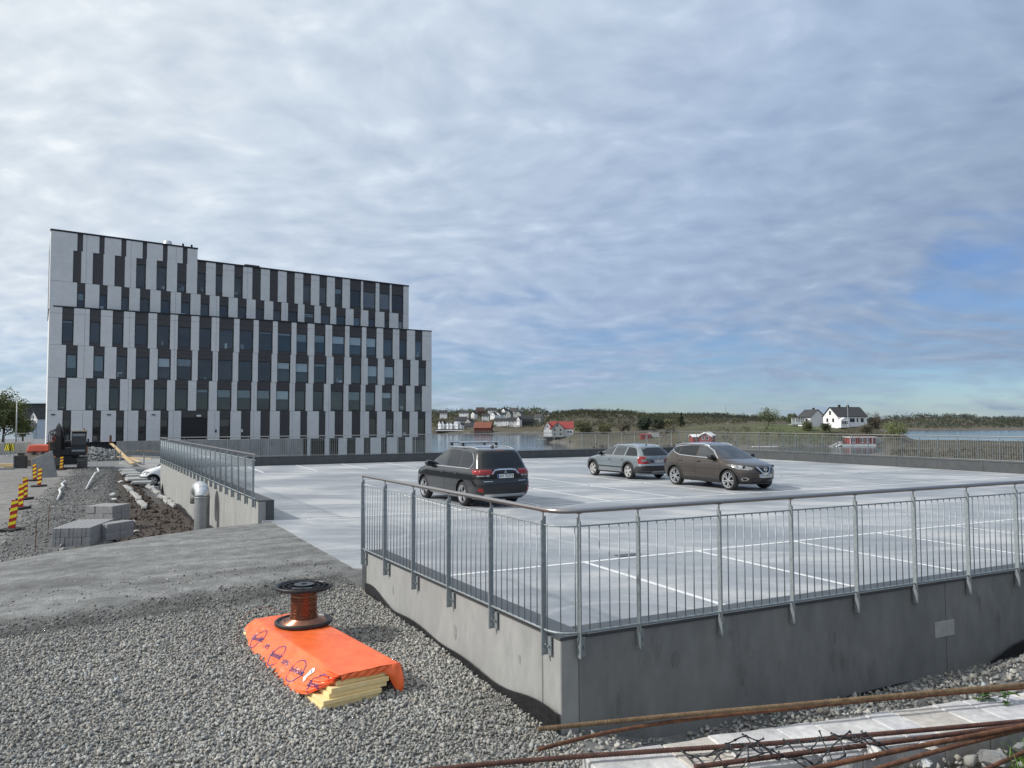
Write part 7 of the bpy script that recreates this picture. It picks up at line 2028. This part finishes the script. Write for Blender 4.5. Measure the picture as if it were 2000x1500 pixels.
for lab, b_, yt, yb, d, w, c, kd, lf, br in TREES:
    x, y, z = at_b(b_, yb, d); h = (yb - yt) * d / 1500
    tree(lab, 'bush' if ('bush' in lab or 'shrub' in lab or 'clump' in lab) else 'tree', x, y, z, h, w * d / 1500, c, 1500, lf * 1.1, kd, name='bush' if ('bush' in lab or 'shrub' in lab or 'clump' in lab) else 'tree', bare=br, trunk=.30 if 'bush' not in lab else .08)
x, y, z = at_b(8, 860, 112); tree('big spring green tree behind the street lamp', 'tree', x, y, z, 7.4, 6.6, (.085, .10, .028), 5200, .17, 'round', trunk=.12)
x, y, z = at_b(-24, 860, 108); tree('dark green tree overlapping the big spring green tree', 'tree', x, y, z, 6.6, 6.0, (.055, .070, .025), 3600, .17, 'round', trunk=.1)
x, y, z = at_b(46, 858, 124); tree('lower dark tree between the street lamp and the gabled white house', 'tree', x, y, z, 4.4, 3.0, (.045, .058, .026), 1600, .16, 'round', trunk=.1)
def forest():
    Vs, Fs, Cs = [], [], []; base = 0
    zones_ = [  # b0,b1,d0,d1,n,h0,h1,colour
     (600, 1070, 700, 930, 900, 3, 6.5, (.046, .054, .028)), (840, 1060, 545, 780, 620, 1.6, 3.6, (.058, .060, .030)), (600, 870, 545, 760, 260, 3, 5, (.05, .058, .026)),
     (1065, 1330, 430, 560, 1300, 1.4, 3.8, (.046, .052, .026)), (1065, 1330, 300, 430, 420, 1.2, 3.6, (.055, .055, .028)), (1110, 1320, 230, 340, 260, 1.0, 2.6, (.066, .058, .034)), (1270, 1500, 600, 980, 1000, 2, 4.4, (.026, .036, .022)),
     (1300, 1460, 330, 620, 420, 1.5, 3.6, (.058, .056, .032)), (1440, 1640, 500, 1000, 380, 3, 5, (.036, .044, .026)), (1380, 1700, 240, 262, 150, .8, 2.0, (.062, .060, .034)),
     (1640, 2200, 575, 1000, 1900, 1.8, 4.0, (.030, .040, .025)), (1730, 2200, 1000, 2300, 900, 5, 9, (.045, .055, .045)), (1150, 1760, 125, 240, 1100, .4, 1.3, (.040, .033, .020)), (1740, 2150, 112, 260, 900, .3, .9, (.042, .035, .022)), (1690, 1740, 300, 320, 20, 1.5, 3, (.05, .05, .03))]
    for b0, b1, d0, d1, n, h0, h1, col in zones_:
        b = RNG.uniform(b0, b1, n); d = np.sqrt(RNG.uniform(d0 * d0, d1 * d1, n)); z = far_z(b, d)
        X = (b - 1000) * d / 1500
        ok = (z > -5.3) & (fbm(X, d, .03, 3) > np.where(d < 470, -.03, -.16))
        for bb, dd, zz, xx in zip(b[ok], d[ok], z[ok], X[ok]):
            if 865 < bb < 1066 and 545 < dd < 790 and RNG.random() < .12: continue
            h = RNG.uniform(h0, h1); k = 5
            C = np.array([xx, dd, zz + h * .5]) + RNG.normal(size=(k, 3)) * np.array([h * .25, h * .25, h * .18])
            sh = RNG.uniform(.78, 1.2) * (1 + 1.3 * float(fbm(np.array([xx]), np.array([dd]), .02, 3)[0])); warm = RNG.normal(0, .09)
            V, F, Cc = leaf_cloud(C, np.full(k, h * .28), 46, h * .095, np.array(col) * 1.3 * sh * np.array([1 + warm, 1, 1 - warm]))
            Vs.append(V); Fs.append(F + base); Cs.append(Cc); base += len(V)
    tag(cloud_object('forest', np.concatenate(Vs), np.concatenate(Fs), np.concatenate(Cs)), kind='stuff')
forest()

# ------------------------------------------------------------------ houses on the far shores
def house(label, b_, yb, d, L, Wd, hw, hr, yaw, wall, roof, name='house', wins=(), gwins=(), chimney=None, group=None, over=.35, sink=1.5, door=None, trim=None, cat='house', raise_=0.0):
    """ridge along local x; wins (x,z,w,h) on the long side facing the camera, gwins (y,z,w,h) on the gable at -x"""
    x, y, z = at_b(b_, yb, d); z += raise_
    root = thing(name, label, cat, (x, y, z), yaw, group)
    b = MB(); b.prism([(-Wd / 2, -sink), (Wd / 2, -sink), (Wd / 2, hw), (0, hw + hr), (-Wd / 2, hw)], lambda a, c, t: (t, a, c), -L / 2, L / 2); b.build('wall', M[wall], root)
    b = MB(); t = .16; ov = over; s = hr / (Wd / 2)
    for sg in (1, -1):
        P = [(sg * (Wd / 2 + ov), hw - s * ov), (0, hw + hr), (0, hw + hr + t), (sg * (Wd / 2 + ov), hw - s * ov + t)]
        b.prism(P, lambda a, c, q: (q, a, c + .015), -L / 2 - ov, L / 2 + ov)
    ro = b.build('roof', M[roof], root)
    if chimney:
        for cx, ch in chimney: boxo('chimney', (cx, 0, hw + hr + ch / 2 - .3), (.7, .6, ch + .5), M['house_black'], ro)
    for (wx, wz, ww, wh) in wins:
        f = boxo('window', (wx, -Wd / 2 - .02, wz), (ww + .16, .06, wh + .16), M['house_white'], root); boxo('pane', (0, -.035, 0), (ww, .03, wh), M['dark_opening'], f)
    for (wy, wz, ww, wh) in gwins:
        f = boxo('window', (-L / 2 - .02, wy, wz), (.06, ww + .16, wh + .16), M['house_white'], root); boxo('pane', (-.035, 0, 0), (.03, ww, wh), M['dark_opening'], f)
    if door: boxo('door', (-L / 2 - .03, door[0], door[1]), (.08, door[2], door[3]), M['house_white'], root)
    if trim:
        b = MB()
        for sg in (1, -1):
            b.prism([(sg * (Wd / 2 + ov), hw - s * ov - .25), (0, hw + hr - .25), (0, hw + hr + .05), (sg * (Wd / 2 + ov), hw - s * ov + .05)], lambda a, c, q: (q, a, c), -L / 2 - ov - .06, -L / 2 - ov + .04)
        b.build('bargeboard', M[trim], root)
    return root
w3 = lambda n, L, z, w=.9, h=1.1: [(-L / 2 + L * (k + .5) / n, z, w, h) for k in range(n)]
# the two white houses on the knoll
house('large white house with dark roof and flagpole on the grassy knoll', 1649, 829.5, 272, 11.8, 8.0, 3.0, 3.1, R(14), 'house_white', 'slate_roof', wins=[(-3.2, 1.6, 1.1, 1.4), (-.1, 1.6, 2.0, 1.3), (2.0, 1.6, .6, 1.3), (3.9, 1.6, 1.2, 1.4)], gwins=[(-1.6, 1.6, 1.0, 1.3), (0, 4.2, 1.0, 1.4), (1.6, 1.6, 1.0, 1.3)], chimney=[(-2.2, 1.0), (1.3, .9)])
x, y, z = at_b(1646, 832, 266); r_ = thing('porch', 'white glazed porch built against the large white house', 'porch', (x, y, z - .6), R(14))
b = MB(); b.prism([(-1.6, 0), (1.6, 0), (1.6, 2.7), (0, 3.5), (-1.6, 2.7)], lambda a, c, t: (a, t, c), -.9, .9); b.build('wall', M['house_white'], r_)
for wx in (-.9, 0, .9): f = boxo('window', (wx, -.93, 1.8), (.8, .06, 1.2), M['house_white'], r_); boxo('pane', (0, -.035, 0), (.62, .03, 1.0), M['dark_opening'], f)
x, y, z = at_b(1655, 833, 262); r_ = thing('flagpole', 'thin white flagpole with furled pennant before the large white house', 'flagpole', (x, y, z))
b = MB(); b.tube([(0, 0, 0), (0, 0, 8.4)], .05, 6, rs=[.07, .04]); b.build('pole', M['white'], r_)
b = MB(); b.tube([(.05, 0, 8.2), (.1, 0, 7.4), (.06, 0, 6.9)], .09, 6, rs=[.05, .11, .03]); b.build('pennant', M['house_black'], r_)
house('lower white house with a veranda next to the large white house', 1584, 828.5, 285, 7.2, 6.4, 2.7, 2.6, R(-74), 'house_white', 'slate_roof', wins=[(-2, 1.5, 1.0, 1.2), (1.2, 1.5, 1.4, 1.2)], gwins=[(0, 1.5, 1.2, 1.2)], chimney=[(1.2, .8)])
x, y, z = at_b(1561, 827.5, 280); r_ = thing('veranda', 'white framed veranda at the end of the lower white house', 'veranda', (x, y, z - .4), R(8))
boxo('veranda_roof', (0, 0, 2.75), (5.2, 3.0, .22), M['slate_roof'], r_); boxo('veranda_deck', (-.5, 0, .1), (6.5, 3.2, .25), M['house_grey'], r_)
for k in range(6): boxo('column', (-2.3 + .92 * k, -1.35, 1.4), (.16, .16, 2.5), M['house_white'], r_)
boxo('back_wall', (0, 1.2, 1.4), (5.0, .2, 2.5), M['house_white'], r_)
boxo('balustrade', (0, -1.4, .55), (5.0, .06, .7), M['house_white'], r_)
# red boathouse with landing stage
x, y, z = at_b(1674, 866, 248); z0 = z
r_ = thing('boathouse', 'red boathouse with white framed windows over the landing stage', 'boathouse', (x, y, z0), R(4))
b = MB(); b.prism([(-2.1, 0), (2.1, 0), (2.1, 1.75), (0, 2.25), (-2.1, 1.95)], lambda a, c, t: (t, a, c), -3.7, 4.6); b.build('wall', M['red_wall'], r_)
b = MB(); b.hexa([(-4.1, -2.5, 1.95), (5.0, -2.5, 1.95), (5.0, 2.4, 2.05), (-4.1, 2.4, 2.05), (-4.1, -2.5, 2.12), (5.0, -2.5, 2.12), (5.0, 2.4, 2.22), (-4.1, 2.4, 2.22)]); b.build('roof', M['house_white'], r_)
for wx in (-2.6, .2, 1.9):
    f = boxo('window', (wx, -2.13, 1.05), (1.0, .06, 1.5), M['house_white'], r_)
    for q in (-.24, .24): boxo('pane', (q, -.035, 0), (.34, .03, 1.2), M['dark_opening'], f)
for px_ in (-3.75, 3.6): boxo('corner_board', (px_, -2.14, 1.0), (.2, .08, 1.95), M['house_white'], r_)
boxo('side_store', (5.9, .2, .7), (2.6, 3.0, 1.9), M['house_grey'], r_)
x, y, z = at_b(1668, 871, 244); r_ = thing('landing_stage', 'pale timber landing stage on posts below the red boathouse', 'landing stage', (x, y, -6.2), R(4))
boxo('stage_deck', (.5, 0, z0 + 6.05), (11.0, 3.2, .22), M['house_grey'], r_); boxo('fascia', (.5, -1.62, z0 + 5.75), (11.0, .08, .55), M['house_white'], r_)
for k in range(8): boxo('stage_post', (-4.6 + 1.45 * k, -1.3, (z0 + 5.5) / 2), (.2, .2, z0 + 5.6), M['weathered'], r_)
x1_, y1_, z1_ = at_b(1640, 868, 244); x2_, y2_, z2_ = at_b(1601, 886, 238)
r_ = thing('gangway', 'pale timber gangway with railings sloping from the landing stage to the water', 'gangway', ((x1_ + x2_) / 2, (y1_ + y2_) / 2, z2_))
p0 = Vector((x1_, y1_, z1_)) - r_.location; p1 = Vector((x2_, y2_, z2_)) - r_.location
b = MB(); b.hexa([p1 + Vector((0, -.6, -.1)), p0 + Vector((0, -.6, -.1)), p0 + Vector((0, .6, -.1)), p1 + Vector((0, .6, -.1)), p1 + Vector((0, -.6, .12)), p0 + Vector((0, -.6, .12)), p0 + Vector((0, .6, .12)), p1 + Vector((0, .6, .12))]); b.build('gangway_deck', M['house_white'], r_)
for sg in (-.6, .6):
    b = MB(); b.tube([p0 + Vector((0, sg, .95)), p1 + Vector((0, sg, .95))], .06, 5)
    for k in range(6): q = p0.lerp(p1, k / 5); b.tube([q + Vector((0, sg, 0)), q + Vector((0, sg, .95))], .05, 5)
    b.build('gangway_rail', M['house_white'], r_)
# the red cabin and the shed by the moor
house('red cabin with white trimmed gables half hidden by the brown car', 1380, 861, 215, 4.4, 3.4, 1.55, .9, R(62), 'red_wall', 'house_white', name='cabin', cat='cabin', wins=[(-.9, .8, .5, .7)], gwins=[(-.6, .9, .5, .9), (.6, .9, .5, .9)], over=.3, trim='house_white')
house('low red wing joined to the red cabin', 1361, 861, 217, 3.6, 3.2, 1.15, .55, R(5), 'red_wall', 'house_white', name='cabin_wing', cat='cabin', wins=[(-.8, .7, .45, .6), (.6, .7, .45, .6)], over=.3)
house('small red shed beside a white lorry box on the moor', 1259, 858, 260, 3.4, 2.6, 1.5, .3, R(0), 'red_wall', 'red_roof', name='shed', cat='shed', over=.15, wins=[(.3, .8, .3, 1.2)])
x, y, z = at_b(1276, 857, 262); r_ = thing('lorry_box', 'pale grey lorry box body standing beside the small red shed', 'lorry box', (x, y, z), R(-4))
boxo('box_body', (0, 0, 1.25), (3.1, 2.2, 1.7), mat('pale box body', (.45, .46, .45), (.38, .39, .38), 2, .6), r_)
for wx in (-.9, .9):
    b = MB(); b.lathe([(0, -.12), (.42, -.12), (.42, .12), (0, .12)], (wx, -1.0, .3), 16, axis='y'); b.build('wheel', M['rubber'], r_)
x, y, z = at_b(1291, 859, 262); r_ = thing('water_tank', 'small white tank next to the pale lorry box', 'tank', (x, y, z + .2)); b = MB(); b.lathe([(0, 0), (.55, 0), (.6, .1), (.6, .75), (.45, .9), (0, .95)], n=16); b.build('tank_body', M['house_white'], r_, smooth=True, angle=40)
# white boat jetty line, masts
x, y, z = at_b(1492, 872, 200); o = boxo('jetty', (x, y, z), (6.8, .8, .16), M['house_white'], rz=R(3)); tag(o, 'thin white floating jetty seen through the railing beyond the brown car', 'jetty')
x, y, z = at_b(1417, 812, 900); b = MB(); b.tube([(0, 0, 0), (0, 0, 12)], .35, 5, rs=[.45, .2]); o = b.build('radio_mast', M['house_grey']); o.location = (x, y, z); tag(o, 'thin radio mast on the dark far ridge', 'mast')
# white house with red roof on piles
x, y, z = at_b(1090, 852, 300); zb = z
house('white boathouse with red roof standing over the water on dark piles', 1096, 851.5, 300, 9.0, 6.4, 3.0, 2.5, R(-4), 'house_white', 'red_roof', name='boathouse', cat='boathouse', sink=.3, wins=[(-2.4, 1.2, .5, .6), (2.6, 1.6, .7, .8), (3.6, 1.6, .7, .8)], over=.25)
x, y, z = at_b(1089, 851.5, 296); r_ = thing('boathouse_gable', 'white cross gable of the red roofed boathouse facing the car deck', 'boathouse gable', (x, y, z), R(-4))
b = MB(); b.prism([(-2.3, -.3), (2.3, -.3), (2.3, 3.0), (0, 5.3), (-2.3, 3.0)], lambda a, c, t: (a, t, c), -1.6, 2.6); b.build('wall', M['house_grey'], r_)
b = MB()
for sg in (1, -1): b.prism([(sg * 2.55, 2.72), (0, 5.3), (0, 5.48), (sg * 2.55, 2.90)], lambda a, c, t: (a, t, c), -1.8, 2.6)
b.build('roof', M['red_roof'], r_)
for wx, wz in ((-1.2, 2.4), (1.0, 2.4), (-.1, 4.1), (1.0, .8), (-1.2, .6)): boxo('window', (wx, -1.63, wz), (.45, .06, .65), M['dark_opening'], r_)
house('narrow white gabled wing at the water end of the red roofed boathouse', 1069, 852, 299, 3.4, 2.9, 3.1, 2.6, R(86), 'house_white', 'red_roof', name='boathouse', cat='boathouse', sink=.3, over=.2, gwins=[(0, 3.8, .4, .6)])
r_ = thing('pile_pier', 'dark timber piles and planking under the red roofed white boathouse', 'pier', (at_b(1090, 853, 300)[0], 299, -6.6))
boxo('pier_deck', (0, 0, zb + 6.6 - .15), (11.8, 7.6, .25), M['weathered'], r_)
for k in range(10):
    for j in range(3): boxo('pile', (-5.4 + 1.2 * k, -3.4 + 3.2 * j, (zb + 6.3) / 2), (.34, .34, zb + 6.3), M['weathered'], r_)
for k in range(9): boxo('cladding_board', (-4.8 + 1.2 * k, -2.6, (zb + 6.3) / 2 + .2), (1.1, .1, (zb + 6.3) * .8), M['weathered'], r_)
r_ = thing('jetty', 'small weathered jetty with posts beside the red roofed boathouse', 'jetty', (at_b(1056, 860, 285)[0], 285, -6.4))
boxo('jetty_deck', (0, 0, 1.9), (4.0, 2.2, .2), M['house_grey'], r_)
for k in range(4): boxo('jetty_post', (-1.7 + 1.1 * k, -.9, 1.6), (.2, .2, 3.4), M['house_grey'], r_)
# red boathouse with the orange roof and the row of small white gables
house('dark red boathouse with orange roof and white door at the far water edge', 944, 845.5, 515, 11.2, 6.6, 3.6, 3.6, R(-10), 'dark_red_wall', 'orange_roof', name='boathouse', cat='boathouse', door=(0, 1.9, 1.3, 3.4), gwins=[(0, 5.0, .8, .9)], trim='house_white', sink=.6)
x, y, z = at_b(945, 847, 514); r_ = thing('boathouse_quay', 'dark stone and timber base under the orange roofed boathouse', 'quay', (x, y, -6.8), R(-10))
boxo('quay_body', (.2, .3, 1.2), (11.6, 6.4, 2.9), M['weathered'], r_); boxo('quay_steps', (-7.2, 0, 1.6), (3.4, 4, 3.2), mat('brownish quay', (.16, .13, .11), (.22, .19, .16), 1, .9), r_)
for k, (b_, wpx, lab) in enumerate(((861, 5.6, 'first white waterfront gable from the office block'), (867, 5.6, 'second white waterfront gable, joined to the first'), (876.5, 3.4, 'third white waterfront gable, first of the narrow trio'), (880, 3.4, 'fourth white waterfront gable, middle of the narrow trio'), (883.5, 3.4, 'fifth white waterfront gable, last of the narrow trio'),
        (891, 4.0, 'sixth white waterfront gable, taller with a pointed roof'), (895, 3.8, 'seventh white waterfront gable, taller and joined to the sixth'), (902, 3.6, 'eighth white waterfront gable, lowest of the row'))):
    w = wpx * 535 / 1500 * .98; hh = 3.0 if k != 7 else 2.0
    house(lab, b_, 836, 535 + (k % 2) * .4, 4.5, w, hh if k not in (5, 6) else 3.1, w * .95, R(66), 'house_white', 'house_white' if k in (5, 6) else 'slate_roof', name='waterfront_house', over=.05, gwins=[(0, 1.2, .5, .6), (0, hh + .3, .35, .4)], group='white gabled houses on the far waterfront')
x, y, z = at_b(879, 837.5, 531); o = boxo('waterfront_quay', (x, y, z - 1.2), (20, 5, .5), M['house_white']); tag(o, 'white edged quay under the row of white gables', 'quay')
x, y, z = at_b(878, 841, 532); o = boxo('quay_wall', (x, y + 2, -4.6), (21, 3, 3.2), M['weathered']); tag(o, 'dark rock quay wall below the white gables', 'quay wall')
V = [ # label,b,ybase,d,L,W,hw,hr,yaw,wall,roof
 ('white house with paired gables alone on the wooded slope', 866, 811, 700, 9, 6, 2.6, 3.0, 5, 'house_white', 'slate_roof'),
 ('long low white house beyond the lone paired gable house', 906, 810, 690, 11, 6, 2.2, 2.2, -3, 'house_white', 'slate_roof'),
 ('brown house with the biggest roof on the crest of the village', 938, 806, 740, 10.5, 9, 2.4, 4.0, 8, 'dark_red_wall', 'brown_roof'),
 ('cream villa with a wide dark roof on the crest beside the brown house', 961, 806, 735, 11, 8, 3.0, 3.0, 0, 'house_white', 'slate_roof'),
 ('small white house just below the brown crest house', 926, 812, 680, 6, 5, 2.2, 2.2, 80, 'house_white', 'slate_roof'),
 ('white gabled house in the middle of the village', 964, 813.5, 660, 6, 6, 2.2, 2.6, 84, 'house_white', 'slate_roof'),
 ('white house with a broad gable beside the middle gabled house', 973, 813, 665, 6, 7, 2.0, 2.6, 88, 'house_white', 'slate_roof'),
 ('white cottage on the crest past the cream villa', 986, 806, 720, 7, 5, 2.6, 2.6, 75, 'house_white', 'slate_roof'),
 ('low white house with slate roof on the upper street', 984, 812.5, 670, 8, 6, 1.8, 2.2, 4, 'house_white', 'slate_roof'),
 ('pale grey gabled house on the upper street', 995, 812.5, 650, 7, 6, 2.6, 3.2, 85, 'house_grey', 'slate_roof'),
 ('slate roofed house on the crest at the water end of the village', 1003, 808, 690, 10, 8, 2.6, 4.0, -28, 'house_grey', 'slate_roof'),
 ('pale grey house with a wide gable at the upper street end', 1014, 812.5, 640, 7, 8, 2.2, 3.0, 82, 'house_grey', 'slate_roof'),
 ('large black boarded house on the lower street', 1029, 824, 575, 12, 8, 2.8, 3.6, 14, 'house_black', 'slate_roof'),
 ('grey house with a steep roof at the shore end of the village', 1052, 822.5, 580, 9, 8, 3.4, 3.4, -35, 'house_grey', 'slate_roof'),
 ('long white house with a slate roof on the lower street', 977, 825, 575, 12, 6, 1.6, 2.2, 2, 'house_white', 'slate_roof'),
 ('white terrace with dark roof next to the black boarded house', 1001, 826.5, 570, 11, 7, 2.2, 3.0, 4, 'house_white', 'slate_roof'),
 ('tall white gable in front of the black boarded house', 1014, 826, 566, 5, 3.2, 3.8, 2.4, 84, 'house_white', 'slate_roof'),
 ('broad slate roof above the white waterfront gables', 900, 824, 590, 12, 9, 1.6, 3.4, 5, 'house_grey', 'slate_roof'),
 ('grey green gabled house over the dark red boathouse', 917, 828.5, 570, 7, 7, 2.4, 3.0, 80, 'house_grey', 'slate_roof'),
 ('low grey house behind the last white waterfront gables', 911, 836, 552, 11, 7, 1.8, 2.8, 3, 'house_grey', 'slate_roof'),
 ('low white house on the middle street near the dark trees', 948, 815.5, 640, 8, 5, 1.8, 1.8, 3, 'house_white', 'slate_roof'),
 ('white house half hidden by trees on the far crest', 1226, 811, 560, 5, 4, 2.2, 1.8, 70, 'house_white', 'slate_roof'),
 ('tiny grey hut on the green knoll edge', 1426, 828, 420, 4.5, 4, 1.6, 2.2, 85, 'house_grey', 'slate_roof'),
]
for lab, b_, yb, d, L, Wd, hw, hr, yw, wa, ro in V:
    wn = w3(max(2, int(L / 3)), L * .9, hw * .55, .8, .9) if abs(yw) < 45 else ()
    gw = [(-Wd * .2, hw * .55, .7, .9), (Wd * .2, hw * .55, .7, .9)] if abs(yw) > 45 else ()
    q = .74; L, Wd, hw, hr = L * q, Wd * q, hw * q, hr * .8
    wn = [(a * q, c * q, e * q, g * q) for a, c, e, g in wn]; gw = [(a * q, c * q, e * q, g * q) for a, c, e, g in gw]
    house(lab, b_, yb, d, L, Wd, hw, hr, R(yw - (22 if abs(yw) > 60 else 0)), wa, ro, name='village_house', wins=wn, gwins=gw, group='houses of the far shore village', over=.25, sink=3.0)
# behind the site: gabled white house, dark long building
house('tall white gabled house behind the excavator beside the office block', 75, 857, 215, 3.0, 2.7, 5.8, 1.9, R(74), 'house_white', 'slate_roof', over=.2, gwins=[(-.6, 4.6, .4, .9), (.1, 4.5, .5, 1.4), (.7, 4.6, .35, .8), (.1, 6.3, .35, .6), (-.5, 2.0, .4, 1.0), (.2, 1.9, .5, 1.6), (.8, 2.0, .4, 1.0)], sink=2)
house('white gabled house touching the flank of the office block', 86, 857, 219, 3.0, 2.6, 5.4, 1.9, R(74), 'house_white', 'slate_roof', over=.2, gwins=[(-.6, 4.4, .4, .9), (-.5, 2.0, .4, 1.0)], sink=2)
house('lower white wing of the tall gabled house', 60, 857, 213, 3.0, 4.2, 2.2, 2.0, R(10), 'house_white', 'slate_roof', over=.2, wins=[(-.5, 1.6, .35, .8), (.5, 1.6, .35, .8)], sink=2)
x, y, z = at_b(50, 822, 330); r_ = thing('apartment_block', 'long dark flat roofed building with white balconies far behind the gabled houses', 'apartment block', (x, y, z), R(4))
boxo('wall', (4, 0, 3.5), (30, 8, 7.2), M['house_black'], r_); boxo('roof', (4, 0, 7.25), (30.6, 8.6, .3), M['slate_roof'], r_)
for k in range(7): boxo('balcony', (-9 + 4.2 * k, -4.3, .1), (3.2, .5, 1.1), M['house_white'], r_)
for k in range(9): boxo('window', (-9 + 3.1 * k, -4.03, 4.6), (1.4, .08, 1.2), M['dark_opening'], r_)
for k in range(7): boxo('pillar', (-11 + 4.2 * k, -4.3, -1.6), (.4, .4, 2.4), M['house_white'], r_)
# wings, porches and gables are built onto their houses: make them parts of those houses
def absorb(host_label, part_label):
    host = next(o for o in COL.objects if o.parent is None and o.get('label') == host_label)
    sub = next(o for o in COL.objects if o.parent is None and o.get('label') == part_label)
    bpy.context.view_layer.update()
    inv = host.matrix_world.inverted()
    for ch in list(sub.children):
        m = inv @ ch.matrix_world
        ch.parent = host; ch.matrix_parent_inverse = Matrix(); ch.matrix_basis = m
    bpy.data.objects.remove(sub)
absorb('white boathouse with red roof standing over the water on dark piles', 'white cross gable of the red roofed boathouse facing the car deck')
absorb('white boathouse with red roof standing over the water on dark piles', 'narrow white gabled wing at the water end of the red roofed boathouse')
absorb('large white house with dark roof and flagpole on the grassy knoll', 'white glazed porch built against the large white house')
absorb('lower white house with a veranda next to the large white house', 'white framed veranda at the end of the lower white house')
absorb('red cabin with white trimmed gables half hidden by the brown car', 'low red wing joined to the red cabin')
absorb('tall white gabled house behind the excavator beside the office block', 'lower white wing of the tall gabled house')
